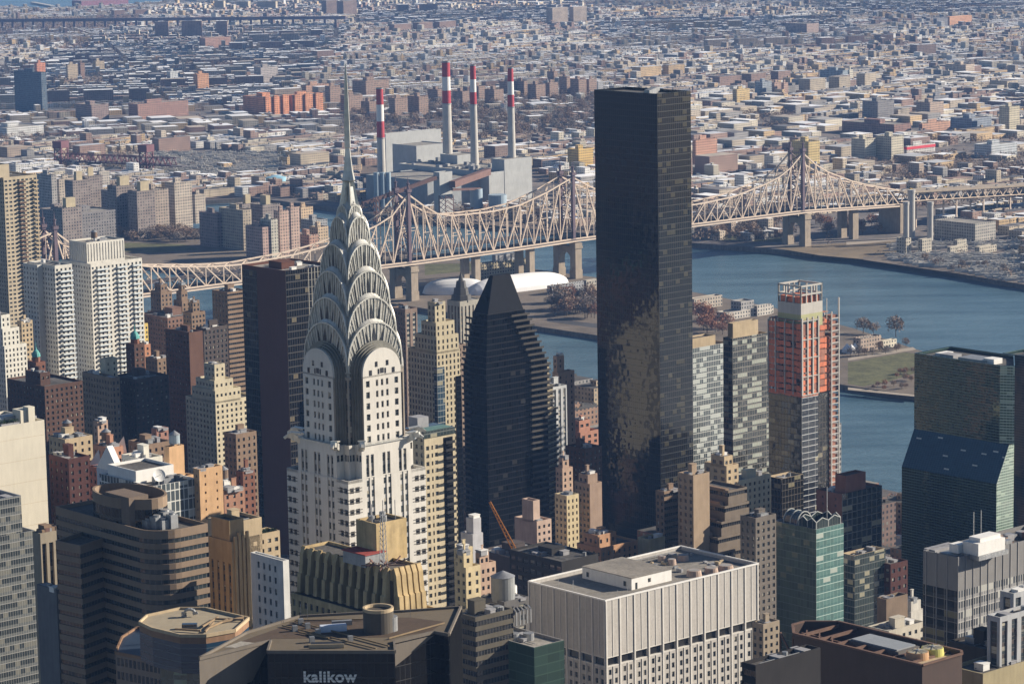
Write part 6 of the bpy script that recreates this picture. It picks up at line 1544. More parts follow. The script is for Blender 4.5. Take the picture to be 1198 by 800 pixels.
def r12():
    o=B('green_glass_hotel','slim green mirror glass tower with a ring of pointed glass gables on top','tower',906,955,987,619,1235,GREYP)
    a,b_,h=o.a,o.b,o.h; o.prism([(0,0),(b_,0),(b_,a),(0,a)],0,h,[P_('g',glass=GRR),None,None,P_('g',glass=GRN)],1.0)
    m_=MB(); w_=MB()
    for (u0,v0,u1,v1) in((1,1,b_-1,1),(b_-1,1,b_-1,a*.45),(b_-1,a*.45,1,a*.45),(1,a*.45,1,1)):
        n=2
        for k in range(n):
            p=(u0+(u1-u0)*k/n,v0+(v1-v0)*k/n); q=(u0+(u1-u0)*(k+1)/n,v0+(v1-v0)*(k+1)/n); md=((p[0]+q[0])/2,(p[1]+q[1])/2)
            m_.poly([(*p,h-1),(*q,h-1),(*q,h+2.6),(*md,h+4.2),(*p,h+2.6)]); w_.beam((*p,h+2.6),(*md,h+4.2),.35); w_.beam((*md,h+4.2),(*q,h+2.6),.35); w_.beam((*p,h-1),(*p,h+2.6),.3)
    m_.obj('glass_gables',[GTOP],o.root); w_.obj('gable_trim',[st((.45,.47,.45))],o.root)
    m_=MB(); w_=MB(); cx,cy,r=b_*.42,a*.72,4.6
    for i in range(8): 
        t=math.pi*i/8; t2=math.pi*(i+1)/8
        m_.poly([(cx-r*math.cos(t),cy-4,h-1+r*1.2*math.sin(t)),(cx-r*math.cos(t2),cy-4,h-1+r*1.2*math.sin(t2)),(cx-r*math.cos(t2),cy+4,h-1+r*1.2*math.sin(t2)),(cx-r*math.cos(t),cy+4,h-1+r*1.2*math.sin(t))])
        for yy in(-4,0,4): w_.beam((cx-r*math.cos(t),cy+yy,h-.9+r*1.2*math.sin(t)),(cx-r*math.cos(t2),cy+yy,h-.9+r*1.2*math.sin(t2)),.4)
    m_.obj('vaulted_skylight',[GTOP],o.root); w_.obj('skylight_ribs',[st((.45,.47,.45))],o.root)
    m_=MB(); m_.beam((b_*.7,a*.2,h),(b_*.7,a*.2,h+16),.25); m_.obj('antenna',[METAL],o.root); o.done()
r12()
T_('red_brick_building','low red brick block reflected light falls on, right of the green tower','building',978,1042,1062,660,1270,(.08,.035,.03),punch(4,4,1.8,1.8),punch(4,4,1.8,1.8),n=8,tank=False)
gl('glass_low_building','low dark green glass block behind the red brick building',985,1000,1036,650,1260,GTOP,cat='building').done()
T_('brown_cube_building','small brown windowless cube in front of the red brick block','building',1026,1037,1062,701,1120,(.20,.15,.11),None,None,n=2,big=False,tank=False)
T_('white_roof_building','white low building with rows of small windows','building',1015,1040,1082,738,1100,(.50,.46,.38),punch(3.6,3.4,1.6,1.6),punch(3.6,3.4,1.6,1.6),n=8,light=True,tank=False)
T_('white_roof_building','pale concrete building with a bulky roof box left of the grey gridded tower','building',1050,1066,1082,716,1150,(.52,.50,.45),None,None,tiers=((.1,.8,.1,.7,4),),n=3,tank=False,light=True)
T_('riverside_shed','long white riverside shed seen past the brick and glass tower','shed',1030,1036,1062,634,1600,(.60,.58,.54),None,None,n=2,big=False,tank=False)
RG=curtain('grey_fin_grid_glass',(.06,.07,.08),(.38,.37,.35),pw=1.35,ph=3.8,mu=.24,mv=.10,sp=.28,spc=(.22,.22,.22),blind=.3,bc=(.42,.42,.38),wob=.03,ior=1.7)
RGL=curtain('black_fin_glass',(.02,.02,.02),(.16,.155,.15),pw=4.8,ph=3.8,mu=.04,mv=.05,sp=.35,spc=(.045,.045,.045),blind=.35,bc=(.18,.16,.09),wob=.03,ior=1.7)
def r13():
    o=B('grey_grid_tower','grey gridded office tower with a white cooling unit on its roof at the right edge','office tower',1080,1121,1240,652,1000,stone('grey_mullion_metal',(.20,.195,.19),.6,.1,.2))
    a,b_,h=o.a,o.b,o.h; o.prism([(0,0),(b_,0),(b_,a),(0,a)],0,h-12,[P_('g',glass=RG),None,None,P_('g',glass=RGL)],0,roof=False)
    o.prism([(0,0),(b_,0),(b_,a),(0,a)],h-12,h,None,1.6)
    m_=MB(); u=0.
    while u<b_: m_.box(u-.15,u+.15,-.22,.02,0,h+.3); u+=4.05
    v=0.
    while v<a: m_.box(-.22,.02,v-.15,v+.15,0,h+.3); v+=4.8
    m_.obj('vertical_fins',[st((.30,.29,.28))],o.root)
    u,v=o.loc(1100,640,h); m_=MB(); u1,v1=o.loc(1117,632,h+2)
    def bx(nm,x,y,z0,w_,l_,hh,mm):
        m_=MB(); m_.box(x,x+w_,y,y+l_,z0,z0+hh); m_.obj(nm,[mm],o.root)
    hh=h-1.6; bx('plant_deck',6,a-20,hh,16,9,1.6,METAL); bx('cooling_unit',6.6,a-19.2,hh+1.6,14.5,7,4.2,WHITEP); bx('cooling_unit_top',9,a-18,hh+5.8,11,5,1.4,WHITEP); bx('cooling_unit',4.5,a-12,hh+1.6,5,4,3,WHITEP)
    bx('duct_bank',3,3,hh,16,8,1.2,METAL); bx('duct_bank',3,13,hh,13,5,1.5,GREYP)
    rd=random.Random(5)
    for k in range(40): x,y=rd.uniform(14,min(b_-3,60)),rd.uniform(2,a-6); bx('roof_unit',x,y,hh,rd.uniform(1,4),rd.uniform(1,4),rd.uniform(.6,2.2),rd.choice([METAL,RUST,GREYP,st(cPNK)]))
    for x in(20,24): m_=MB(); m_.beam((x,a-6,hh),(x,a-6,hh+13),.22); m_.obj('antenna',[METAL],o.root)
    o.done()
r13()
T_('glass_office_building','grey vertical banded block at the right edge below the gridded tower','office',1170,1186,1240,694,880,(.40,.41,.42),P_('v',fh=3.6,bay=4.2,ww=2.6,wh=2.4,rec=.5,span=st(cDK)),P_('v',fh=3.6,bay=4.2,ww=2.6,wh=2.4,rec=.5,span=st(cDK)),n=3,big=False,tank=False)
T_('glass_office_building','grey banded lower block left of its taller twin at the right edge','office',1155,1170,1215,722,860,(.40,.41,.42),P_('v',fh=3.6,bay=4.2,ww=2.6,wh=2.4,rec=.5,span=st(cDK)),P_('v',fh=3.6,bay=4.2,ww=2.6,wh=2.4,rec=.5,span=st(cDK)),n=2,big=False,tank=False)
# green scrim and tank building
GSC=curtain('green_scaffold_scrim',(.02,.045,.035),(.035,.065,.05),pw=6,ph=3.4,mu=.02,mv=.12,blind=0,wob=.01,ior=1.3,rough=.5)
def gs():
    o=B('green_scrim_building','building wrapped in dark green scrim with metal plant on a pale roof','building',551,625,660,757,1010,st(cGRY)); g=P_('g',glass=GSC)
    o.prism([(0,0),(o.b,0),(o.b,o.a),(0,o.a)],0,o.h,[g,g,None,g],1.0); o.rmat=ROOF_L
    for k,(u,v,r) in enumerate(((4,o.a*.45,2),(8,o.a*.35,2),(6,o.a*.62,1.6))): m_=MB(); m_.cyl(u,v,r,o.h-1,o.h+1.6,n=14); m_.obj('cooling_fan',[METAL],o.root)
    o.clutter(2,o.b-2,2,o.a-2,o.h-1,10,False,7,False); o.done()
    def ex(o):
        h=o.h; u,v=o.b*.35,o.a*.4; m_=MB(); m_.cyl(u,v,4.3,h-1,h+8,n=24); m_.obj('round_tank',[stone('grey_tank_metal',(.24,.25,.25),.6,.15,.3)],o.root); m_=MB(); m_.cyl(u,v,4.5,h+8,h+10,.3,24); m_.obj('tank_cap',[METAL],o.root)
        for k in range(5): m_=MB(); x=o.b*(.1+.15*k); m_.beam((x,-5,h-8),(x,-5,h-3),.5); m_.beam((x,-5,h-3),(x+3,0,h-3),.5); m_.obj('steel_frame',[METAL],o.root)
        for k in range(2): m_=MB(); m_.cyl(o.b*.85+k*3,o.a*.8,2,h-1,h+2,n=14); m_.obj('white_tank',[WHITEP],o.root)
    T_('round_tank_building','dark plant building carrying a big round cone topped tank','building',562,590,618,704,1040,(.13,.125,.12),None,punch(4,5,3,2),n=8,big=False,tank=False,extra=ex)
    T_('dark_office_building','dark green and brown glass building under the round tank','office',530,556,600,722,1010,(.10,.09,.07),P_('r',fh=3.6,wh=1.9,glass=DBAND),P_('r',fh=3.6,wh=1.9,glass=DBAND),n=9,light=True,tank=False)
gs()
# ---------------- the white ribbed tower in the foreground ----------------
RIBW=stone('white_stone_rib',(.60,.58,.54),.7,.10,.3,.2); PANL=stone('grey_stone_panel',(.44,.42,.39),.8,.16,.9,.15)
def ribbed():
    o=B('white_ribbed_tower','white ribbed stone office tower with a flat grey roof and white penthouse, front centre','office tower',618,708,887,703,1117,PANL)
    a,b_,h=o.a,o.b,o.h
    zt,zm=h-22.5,h-26.5
    o.prism([(0,0),(b_,0),(b_,a),(0,a)],zt,h,None,1.3)
    DKW=panemat('louvre_band',dark=(.012,.012,.012),pb=0,bar=False)
    nR,nL=11,6
    for (p0,p1,n) in(((0,0),(b_,0),nR),((0,a),(0,0),nL)):
        L=math.hypot(p1[0]-p0[0],p1[1]-p0[1]); bw=L/n
        o.fac(p0,p1,zm,zt,P_('p',fh=3.6,ww=bw*.84,wh=3.2,top=.3,bay=bw,rec=1.0,glass=DKW,wall=RIBW))
        cols=[]
        for k in range(n):
            for j in range(2): cols.append((bw*k+bw*(.29+.42*j),1.5))
        o.fac(p0,p1,0,zm,P_('p',fh=3.75,ww=1.15,wh=2.2,top=.6,cols=cols,rec=.35))
        d=((p1[0]-p0[0])/L,(p1[1]-p0[1])/L); nx,ny=d[1],-d[0]
        m_=MB(); m2=MB()
        for k in range(n*2+1):
            big=k%2==0; u=min(max(bw*k/2,.4),L-.4); wd=.7 if big else .34; dp=.30 if big else .16
            c0=(p0[0]+d[0]*u+nx*dp/2,p0[1]+d[1]*u+ny*dp/2)
            hw=(abs(d[0])*wd+abs(nx)*dp)/2; hv=(abs(d[1])*wd+abs(ny)*dp)/2
            m_.box(c0[0]-hw,c0[0]+hw,c0[1]-hv,c0[1]+hv,zt+.02,h-.15)
            if big: m_.box(c0[0]-hw,c0[0]+hw,c0[1]-hv,c0[1]+hv,zm-.02,zt-.02)
            c1=(p0[0]+d[0]*u+nx*.12,p0[1]+d[1]*u+ny*.12); hw=(abs(d[0])*wd+abs(nx)*.24)/2; hv=(abs(d[1])*wd+abs(ny)*.24)/2
            m_.box(c1[0]-hw,c1[0]+hw,c1[1]-hv,c1[1]+hv,0,zm-.04)
        m_.obj('stone_ribs',[RIBW],o.root)
    m_=MB()
    for x0,x1,y0,y1 in((-.2,b_+.2,-.25,.45),(-.25,.45,.45,a),(b_-.45,b_+.25,.45,a),(.45,b_-.45,a-.45,a+.2)): m_.box(x0,x1,y0,y1,h-.1,h+.5)
    m_.obj('parapet_coping',[WHITEP],o.root)
    hr=h-1.3
    # penthouse
    q=[o.loc(x,y,h+1.2) for x,y in((739,690),(787,677),(740,655),(685,668.5))]
    us=[p[0] for p in q]; vs=[p[1] for p in q]; u0,u1,v0,v1=o.loc(739,690,hr)[0],o.loc(787,679,hr)[0],o.loc(739,690,hr)[1],o.loc(685,675,hr)[1]
    m_=MB(); m_.box(u0,u1,v0,v1,hr,hr+4.6); m_.obj('penthouse_wall',[WHITEP],o.root)
    m_=MB(); m_.box(u0-.2,u1+.2,v0-.2,v1+.2,hr+4.6,hr+4.9); m_.obj('penthouse_roof',[stone('grey_gravel',(.24,.22,.19),.95,.3,.3)],o.root)
    for (u,v,w_,hh) in((u0+2.0,v0-.05,1.2,2.6),(u0+9,v0-.05,1.6,1.6)): m_=MB(); m_.wall((u,v),(u+w_,v),hr+(0 if hh>2 else 1.6),hr+(2.6 if hh>2 else 3.2)); m_.obj('door' if hh>2 else 'window',[PANE_D],o.root)
    for v in(v1-4,v0+3): m_=MB(); m_.wall((u0-.05,v+1.6),(u0-.05,v),hr+1,hr+3); m_.obj('window',[PANE_D],o.root)
    for x,y,r in((786,660,1.9),(799,655,2.6),(812,673,3.2),(832,670,3.0),(849,667,3.4),(775,656,2)):
        u,v=o.loc(x,y,hr); k_=link('cooling_tower',None,o.root); m_=MB(); m_.cyl(u,v,r,hr,hr+2.3,r*.85,18); m_.obj('fan_shroud',[st((.42,.32,.26))],k_); m_=MB(); m_.cyl(u,v,r*.7,hr+2.31,hr+2.35,n=18); m_.obj('fan_mouth',[st(cGRY)],k_)
    rd=random.Random(9)
    for k in range(26):
        u,v=rd.uniform(b_*.5,b_-3),rd.uniform(a*.2,a-3); m_=MB(); m_.box(u,u+rd.uniform(.6,3),v,v+rd.uniform(.6,3),hr,hr+rd.uniform(.4,1.6)); m_.obj('roof_unit',[rd.choice([METAL,GREYP,st(cTAN)])],o.root)
    m_=MB()
    for k in range(10): u=b_*.45+k*4; m_.beam((u,a-4,hr+1.2),(u+4,a-4,hr+1.2),.25); m_.beam((u,a-4,hr),(u,a-4,hr+1.2),.2)
    m_.obj('pipe_run',[METAL],o.root)
    for k in range(5): u,v=rd.uniform(3,b_*.4),rd.uniform(3,a-3); m_=MB(); m_.beam((u,v,hr),(u,v,hr+3.5),.12); m_.obj('vent_pipe',[METAL],o.root)
    o.rmat=stone('grey_gravel_roof',(.22,.205,.18),.95,.3,.15); o.done()
ribbed()
# ---------------- brown office block with open roof trusses, lower right ----------------
BRM=stone('brown_metal_panel',(.065,.042,.034),.6,.12,.2,.3); BRF=stone('brown_roof_steel',(.15,.09,.065),.8,.2,.3)
def brown_roof():
    o=B('brown_roof_building','dark brown office block with open roof trusses and two round cooling fans','office',908,1079,1131,778,800,BRM)
    a,b_,h=o.a,o.b,o.h; ch=7
    pl=[(0,0),(b_-2,0),(b_,2),(b_,a-ch),(b_-ch,a),(ch,a),(0,a-ch)]
    dz=7.5
    o.prism(pl,0,h,None,dz)
    m_=MB()
    for k in range(len(pl)): p,q=pl[k],pl[(k+1)%len(pl)]; m_.beam((*p,h+.1),(*q,h+.1),.8,.5)
    m_.obj('roof_edge',[BRF],o.root)
    m_=MB(); v=6.
    while v<a-3: m_.beam((.5,v,h-1),(b_-.5,v,h-1),.7,.9); m_.beam((.6,v,h-dz),(4,v,h-1),.4); v+=7.0
    m_.beam((b_*.35,3,h-1.6),(b_*.35,a-4,h-1.6),.5); m_.obj('roof_beams',[BRF],o.root)
    m_=MB()
    for v in np.arange(a*.62,a-4,5): m_.beam((.6,v,h-dz),(.6,v+5,h-.8),.45); m_.beam((.6,v+5,h-dz),(.6,v+5,h-.8),.45); m_.beam((1,v,h-.8),(b_*.4,v+6,h-.8),.4)
    m_.obj('side_truss',[BRF],o.root)
    m_=MB(); m_.box(b_*.38,b_*.86,a*.27,a*.62,h-dz,h-.5); m_.obj('mechanical_penthouse',[stone('dark_grey_box',(.13,.12,.11),.8,.1,.2)],o.root)
    m_=MB(); m_.box(b_*.41,b_*.83,a*.29,a*.60,h-.5,h-.1); m_.obj('penthouse_roof',[stone('grey_blue_membrane',(.26,.28,.30),.6,.1,.2)],o.root)
    m_=MB(); m_.box(b_*.15,b_*.92,a*.03,a*.24,h-dz,h-1.2); m_.obj('fan_deck',[st(cTAN)],o.root)
    for (fu,fv,mm) in((.42,.155,st((.45,.28,.16))),(.74,.15,st((.52,.50,.16)))):
        u,v,r=b_*fu,a*fv,3.1; k_=link('cooling_fan',None,o.root); m_=MB(); m_.cyl(u,v,r*1.08,h-1.2,h+.9,r,26)
        m_.obj('fan_ring',[mm],k_); m_=MB(); m_.cyl(u,v,r*.9,h+.92,h+.96,n=26); m_.obj('fan_mesh',[st((.40,.36,.26))],k_)
        m_=MB()
        for q in range(10): t=math.pi*q/5; m_.beam((u,v,h+1.1),(u+r*math.cos(t),v+r*math.sin(t),h+1.1),.12)
        m_.cyl(u,v,.5,h+.96,h+1.4,n=10); m_.obj('fan_guard',[METAL],k_)
    o.rmat=BLACKP; o.done()
    T_('black_base_building','black lower wing with a dark blue roof in front of the open roof trusses','office',868,884,960,778,775,(.03,.028,.028),P_('r',fh=3.8,wh=2,glass=DBAND),None,n=3,big=False,tank=False)
    T_('black_box_building','black windowless box building with vent units at the lower right','building',1110,1153,1192,759,880,(.045,.04,.036),None,None,n=6,tank=False,seed=8)
    T_('tan_roof_building','low tan roof with white vents at the lower right corner','building',1112,1150,1240,788,850,(.34,.29,.18),None,None,n=10,big=False,tank=False)
brown_roof()
# ---------------- black angular building with the sign, and its octagonal neighbour ----------------
def kal():
    o=B('black_sign_building','black angular glass tower with a white name sign below its flat tan roof','office tower',300,462,500,762,690,curtain('black_mirror_glass',(.006,.006,.007),(.03,.03,.03),pw=1.6,ph=3.7,mu=.05,mv=.05,blind=0,wob=.01,ior=1.5,warp=.005),th=R(1.5))
    o.O=(0.,0.); o.th=0; o.ca=(1,0); o.cb=(0,1); o.root.location=(0,0,GZ); o.root.rotation_euler=(0,0,0)
    FOOT[-1]=(G(300,700,203),60,60,0)
    zr=203.-GZ
    def W(x,y,zl=zr): return G(x,y,zl+GZ)
    roofp=[W(*p) for p in((233,771),(317,750),(313,763),(462,763),(461,751),(508,740),(525,743),(539,711),(470,716),(440,717),(350,722),(288,741))]
    gm=0; tanp=stone('tan_stone_panel',(.155,.135,.112),.8,.12,.2,.15); BT=stone('brown_tile_roof',(.085,.06,.042),.9,.2,.2)
    n=len(roofp)
    for i in range(n):
        p,q=roofp[i],roofp[(i+1)%n]; o.wall.wall(p,q,60,zr,o.m(tanp) if i==0 else 0)
    o.rmat=stone('tan_paver_roof',(.135,.11,.077),.9,.12,.15); o.roof.poly([(*p,zr) for p in roofp])
    m_=MB()
    for i in range(n): m_.beam((*roofp[i],zr+.2),(*roofp[(i+1)%n],zr+.2),.5,.8)
    m_.obj('roof_edge',[tanp],o.root)
    def sheet(nm,pix,mat,dz): m_=MB(); m_.poly([(*W(*p),zr+dz) for p in pix]); m_.obj(nm,[mat],o.root)
    sheet('brown_roof_panel',[(262,757),(320,747),(462,745),(505,738),(520,727),(480,722),(350,725),(330,733)],BT,.03)
    sheet('pale_roof_hatch',[(262,757),(282,750),(300,752),(284,758)],ROOF_L,.06)
    # slanted black cut under the tan left wall, and tan triangular panel at the right
    p0,p1=Vector(roofp[0]),Vector(roofp[1]); d=(p1-p0).normalized(); nn=Vector((d.y,-d.x))
    L=(p1-p0).length; q0=p0+nn*.15; q1=p1+nn*.15
    m_=MB(); m_.poly([(q0.x,q0.y,60),(q1.x,q1.y,60),(q1.x,q1.y,zr-.5),(q0.x+(q1.x-q0.x)*.92,q0.y+(q1.y-q0.y)*.92,zr-8),(q0.x,q0.y,zr-8-.02)]); 
    m_=MB(); m_.poly([(q0.x,q0.y,60),(q1.x,q1.y,60),(q1.x,q1.y,zr-.4),(q0.x+(q1.x-q0.x)*.72,q0.y+(q1.y-q0.y)*.72,zr-8.5),(q0.x,q0.y,zr-12)]); m_.obj('black_glass_cut',[o.mats[0]],o.root)
    p0,p1=Vector(roofp[4]),Vector(roofp[5]); d=(p1-p0).normalized(); nn=Vector((d.y,-d.x)); q0=p0+nn*.15; q1=p1+nn*.15
    m_=MB(); m_.poly([(q0.x,q0.y,zr-6),(q1.x,q1.y,zr-.5),(q0.x,q0.y,zr-.5)]); m_.obj('stone_triangle_panel',[tanp],o.root)
    p0,p1=Vector(roofp[6]),Vector(roofp[7]); d=(p1-p0).normalized(); nn=Vector((d.y,-d.x)); m_=MB()
    for k in range(9): c=p0+d*((p1-p0).length*(k+.5)/9)+nn*.2; m_.beam((c.x,c.y,100),(c.x,c.y,zr),.35)
    m_.obj('vertical_fins',[tanp],o.root)
    # ledges of the lower black floors at right
    p=W(463,795,zr-14); q=W(527,768,zr-14); m_=MB(); m_.beam((p[0],p[1],zr-14),(q[0],q[1],zr-14),1.2,.8); m_.obj('lower_ledge',[tanp],o.root)
    # sign letters, built on the black face
    fp,fq=Vector(roofp[2]),Vector(roofp[3]); d=(fq-fp).normalized(); nn=Vector((d.y,-d.x)); 
    cu=bpy.data.curves.new('sign_letters','FONT'); cu.body='kalikow'; cu.size=4.6; cu.extrude=.15; cu.offset=.11; cu.space_character=1.06; cu.align_x='LEFT'
    m_,nt,bs=newmat('white_sign_letters'); bs.inputs['Base Color'].default_value=(.80,.80,.78,1); bs.inputs['Roughness'].default_value=.5; cu.materials.append(m_)
    t=link('sign_letters',cu,o.root); sx=(354-313)/(462-313); pos=fp+(fq-fp)*sx+nn*.25; zz=Zat(358,797,pos.y)-GZ
    t.location=(pos.x,pos.y,zz); t.rotation_euler=(R(90),0,math.atan2(d.y,d.x)); 
    bpy.context.view_layer.update(); cu_w=t.dimensions.x; wpx=PX(pos.x+d.x*t.dimensions.x,pos.y+d.y*t.dimensions.x,zz+GZ)[0]; k=(417-354)/(wpx-354); t.scale=(k,k*.97,1); bpy.context.view_layer.update(); me=bpy.data.meshes.new_from_object(t); o2=link('sign_letters_',me,o.root); o2.location=t.location; o2.rotation_euler=t.rotation_euler; o2.scale=t.scale; bpy.data.objects.remove(t); o2.name='sign_letters'; DX=cu_w*k
    m_=MB()
    for j in range(4):
        z=zz+.55+j*.75; a0=pos+nn*.42; a1=a0+d*DX
        m_.beam((a0.x,a0.y,z),(a1.x,a1.y,z),.02,.10)
    m_.obj('sign_stripes',[BLACKP],o.root)
    # roof things
    def bx(nm,x,y,w_,l_,hh,mm,rz=0):
        u,v=W(x,y); m_=MB(); m_.box(-w_/2,w_/2,-l_/2,l_/2,0,hh); k_=m_.obj(nm,[mm],o.root); k_.location=(u,v,zr+.05); k_.rotation_euler=(0,0,rz)
    u,v=W(443,738); m_=MB(); k_=link('round_stair_tower',None,o.root)
    n2=28; r=3.75; m_.cyl(u,v,r,zr-3,zr+5.3,n=n2,mi=0); m_.obj('drum_wall',[stone('dark_drum_panel',(.085,.075,.062),.7,.15,.3)],k_)
    m_=MB(); 
    for i in range(n2):
        t0,t1=2*math.pi*i/n2,2*math.pi*(i+1)/n2
        for za,zb_,ra,rb in((5.3,6.1,r+.05,r+.05),(6.1,6.1,r+.05,r-.5),(6.1,5.35,r-.5,r-.5)): m_.poly([(u+ra*math.cos(t0),v+ra*math.sin(t0),zr+za),(u+ra*math.cos(t1),v+ra*math.sin(t1),zr+za),(u+rb*math.cos(t1),v+rb*math.sin(t1),zr+zb_),(u+rb*math.cos(t0),v+rb*math.sin(t0),zr+zb_)])
    m_.obj('drum_rim',[st(cTAN)],k_)
    m_=MB(); m_.cyl(u+2.6,v+.6,2.1,zr,zr+3.6,n=20); m_.obj('drum_annex',[METAL],k_)
    bx('white_duct',390,738,6.5,1.8,1.6,stone('blue_white_duct',(.55,.60,.70),.5,.1,.3),R(12)); bx('white_duct',400,731,5,1.2,1.2,METAL,R(10)); bx('roof_pit',382,755,7.5,2.2,.7,BLACKP,R(2)); bx('roof_rail',382,758,8.5,.25,1.0,st(cTAN),R(2))
    for x,y in((360,735),(352,730),(372,742),(365,751),(410,750),(345,738)): bx('roof_unit',x,y,1.2,1.0,1.4,METAL,R(20))
    m_=MB()
    for (x0,y0,x1,y1) in((330,733,440,760),(345,728,455,757),(345,727,425,726),(350,741,385,748),(455,748,520,730)): p=W(x0,y0); q=W(x1,y1); m_.beam((*p,zr+.4),(*q,zr+.4),.22,.35)
    m_.obj('window_washing_rail',[st((.24,.18,.11))],o.root)
    for x,y in((352,727),(300,735),(360,726),(480,722)): p=W(x,y); m_=MB(); m_.beam((*p,zr),(*p,zr+4.5),.08); m_.obj('antenna',[METAL],o.root)
    o.wall.obj('wall',o.mats,o.root); o.roof.obj('roof',[o.rmat],o.root)
kal()
def octo():
    o=B('octagonal_tower','blue glass tower with an octagonal pale roof at the lower left','office tower',150,240,290,743,740,st(cDK),th=0)
    o.O=(0.,0.); o.th=0; o.ca=(1,0); o.cb=(0,1); o.root.location=(0,0,GZ); o.root.rotation_euler=(0,0,0); FOOT[-1]=(G(150,730,190),50,50,0)
    zr=190.-GZ; W=lambda x,y,z: G(x,y,z+GZ)
    BG=curtain('blue_banded_glass',(.02,.05,.09),(.03,.05,.07),pw=40,ph=1.9,mu=0.,mv=.14,blind=0,wob=.01,ior=1.9,sp=.0); TG=stone('rust_tan_lintel',(.25,.15,.09),.8,.2,.3)
    rp=[W(*p,zr) for p in((163,729),(178,736),(211,744),(241,744),(275,738),(291,724),(240,712.5),(211,712.5),(172,721))]
    n=len(rp); zb=zr-10
    for i in range(n): o.wall.wall(rp[i],rp[(i+1)%n],zb-.1,zr-2.0,o.m(BG)); o.wall.wall(rp[i],rp[(i+1)%n],zr-2.0,zr,o.m(TG))
    o.roof.poly([(*p,zr) for p in rp]); o.rmat=stone('pale_gravel_roof',(.31,.265,.19),.9,.12,.2)
    m_=MB()
    for i in range(n): m_.beam((*rp[i],zr+.2),(*rp[(i+1)%n],zr+.2),.45,.9)
    m_.obj('roof_edge',[st(cTAN)],o.root)
    # lower ring
    zl=zr-10; lp=[W(*p,zl) for p in((135,764),(187,774),(234,775),(262,768),(300,745),(262,732),(160,735),(143,746))]
    FB=curtain('brown_framed_glass',(.015,.03,.05),(.17,.12,.09),pw=1.5,ph=3.8,mu=.30,mv=.42,blind=.05,wob=.03,ior=1.7); MG=curtain('green_reflecting_glass',(.03,.07,.055),(.02,.03,.03),pw=1.8,ph=3.8,mu=.05,mv=.06,blind=.2,bc=(.18,.28,.2),wob=.12,ior=2.4,warp=.15)  # dark blue glass in heavy brown frames; green glass on one side
    m=len(lp)
    for i in range(m): o.wall.wall(lp[i],lp[(i+1)%m],40,zl,o.m(MG if i in(1,) else FB))
    m_=MB(); m_.poly([(*p,zl) for p in lp]); m_.obj('lower_roof',[stone('navy_roof',(.02,.035,.06),.5,.2,.2,.5)],o.root)
    m_=MB()
    for i in range(m): m_.beam((*lp[i],zl+.2),(*lp[(i+1)%m],zl+.2),.5,.8)
    m_.obj('lower_roof_edge',[TG],o.root)
    u,v=W(222,721,zr); m_=MB()
    for i in range(9):
        t0,t1=math.pi*(i/9)*1.3,math.pi*((i+1)/9)*1.3; m_.beam((u+1.6*math.cos(t0),v,zr+.6+1.5*math.sin(t0)),(u+1.6*math.cos(t1),v,zr+.6+1.5*math.sin(t1)),1.4,.5)
    m_.obj('curved_duct',[METAL],o.root)
    u,v=W(222,735,zr); m_=MB(); m_.box(u-2,u+2,v-.8,v+.8,zr,zr+1.4); m_.obj('blue_glass_box',[BG],o.root)
    m_=MB(); rd=random.Random(3)
    for (x0,y0,x1,y1) in((205,738,235,740),(237,735,255,724),(243,737,268,726),(252,726,285,727),(258,730,285,724),(240,741,250,730)): p,q=W(x0,y0,zr),W(x1,y1,zr); m_.beam((*p,zr+.6),(*q,zr+.6),.4,.5)
    m_.obj('roof_steel_beams',[st((.26,.19,.12))],o.root)
    o.wall.obj('wall',o.mats,o.root); o.roof.obj('roof',[o.rmat],o.root)
octo()
# crane
def crane():
    X0,Y0=0,1260; r=ray(603,645); b0=Vector((r[0]/r[1]*Y0,Y0,Zat(603,645,Y0))); r=ray(573,587); b1=Vector((r[0]/r[1]*Y0,Y0,Zat(573,587,Y0)))
    o=link('mobile_crane',None,None,label='orange lattice crane boom leaning left over the shaded block',category='crane'); o.location=(b0.x,b0.y,GZ); d=b1-b0; base=Vector((0,0,b0.z-GZ))
    m_=MB(); up=Vector((0,1,0)); sd=d.cross(up).normalized(); n=14
    for (i,j) in((-1,-1),(1,-1),(1,1),(-1,1)): m_.beam(tuple(base+sd*i*.9+up*j*.9),tuple(base+d+sd*i*.35+up*j*.35),.32)
    for k in range(n):
        f0,f1=k/n,(k+1)/n; w0,w1=.9-.55*f0,.9-.55*f1
        for s_ in(-1,1): m_.beam(tuple(base+d*f0+sd*w0*s_-up*w0),tuple(base+d*f1-sd*w1*s_-up*w1),.2)
    m_.obj('boom',[stone('orange_crane_paint',(.62,.24,.04),.6,.15,.5)],o)
    m_=MB(); m_.beam((0,0,0),tuple(base),2.2); m_.box(-2.5,2.5,-1.5,1.5,base.z-4,base.z); m_.obj('mast',[stone('orange_crane_paint',(.62,.24,.04))],o)
crane()
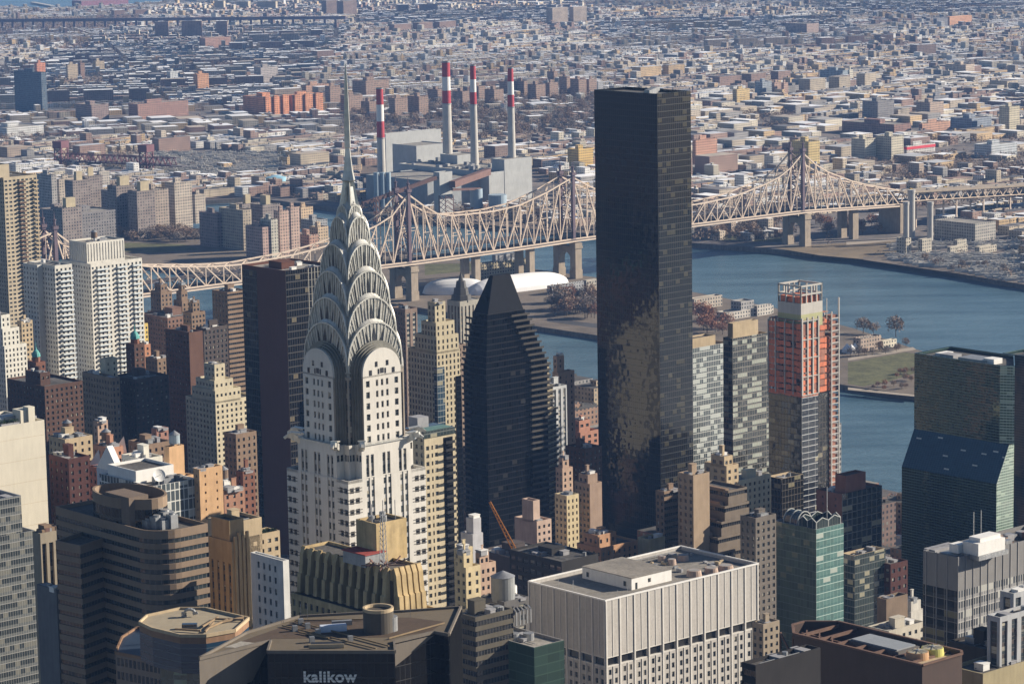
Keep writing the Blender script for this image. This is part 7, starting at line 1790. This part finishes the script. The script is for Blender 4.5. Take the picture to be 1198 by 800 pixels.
# ---------------- low blocks filling the streets between the named buildings ----------------
rf=random.Random(31); FB_=[(o[0]+(math.cos(t)*b_-math.sin(t)*a)/2,o[1]+(math.sin(t)*b_+math.cos(t)*a)/2,math.hypot(a,b_)/2) for o,a,b_,t in FOOT[FOOT_Q:]]
SH=[(560,1360),(225,1765),(62,1950),(-150,2180),(-345,2375),(-700,2700)]
def shore_ok(x,y):
    P=[(-6000,-1500),(3000,-1500)]+SH+[(-6000,6500)]
    return all(inpoly(x+dx,y+dy,P) for dx in(-22,25) for dy in(-20,26))
BWM=[fwm(c) for c in((.20,.09,.065),(.27,.17,.12),(.40,.31,.21),(.15,.10,.085),(.46,.42,.34),(.28,.27,.26))]
cnt=0
for iu in range(-45,60):
    for iv in range(-5,80):
        u,v=iu*31,iv*29+8*(iu%2)
        if iv%3==2: continue
        x,y=S[0]*u+A[0]*v,S[1]*u+A[1]*v
        if not(1000<y<2250) or abs(x)>.18*y+40 or not shore_ok(x,y): continue
        if any((x+8-fx)**2+(y+18-fy)**2<(fr+14)**2 for fx,fy,fr in FB_): continue
        hgt=rf.choice([12,16,18,22,26,34]) if y<1700 else rf.choice([16,20,30,40,48])
        zt=hgt+GZ; cx,cy=PX(x,y,zt)
        lab='low brick apartment house in the shaded streets between the towers'
        mb=MB(); w_,l_=rf.uniform(20,28),rf.uniform(18,25); mm=rf.choice(BWM); mb.box(0,w_,0,l_,0,hgt,0,1,bot=False)
        mb.box(w_*.3,w_*.5,l_*.3,l_*.6,hgt,hgt+3.5,0,1)
        for k in range(3): ux,vy=rf.uniform(1,w_-3),rf.uniform(1,l_-3); mb.box(ux,ux+2,vy,vy+2,hgt,hgt+1.5,1)
        o=mb.obj('apartment_house',[mm,rf.choice([ROOF,ROOF_L,ROOF])],None,label=lab,category='apartment house',group='low brick houses between the towers'); place(o,x,y,GZ,TH); cnt+=1
print('fill',cnt,'windows',NOBJ[0],'objects',len(bpy.data.objects))

# unseen office towers added to the left to darken west faces and reflections
ro=random.Random(77)
for k in range(46):
    y=ro.uniform(650,2500); x=-(.18*y+70+ro.uniform(0,1)**1.5*900); u_=st(ro.choice([cDK,cBRN,cGRY,cDBR,(.2,.19,.17)])) ; hh=ro.uniform(70,190)
    m_=MB(); w_,l_=ro.uniform(28,48),ro.uniform(26,50); m_.box(0,w_,0,l_,0,hh,0,1,bot=False); m_.box(w_*.2,w_*.7,l_*.2,l_*.7,hh,hh+7,0,1)
    o=m_.obj('office_tower',[farwall('office_wall_%d'%(k%5),[(.07,.065,.06),(.12,.10,.08),(.05,.05,.055),(.13,.125,.12),(.13,.075,.05)][k%5],2.6,3.8,.15,.85,.3,.85),ROOF],None,label='unseen midtown office tower added beyond the left edge to darken reflections',category='office tower',group='unseen office towers added beyond the left edge'); place(o,x,y,GZ,TH)
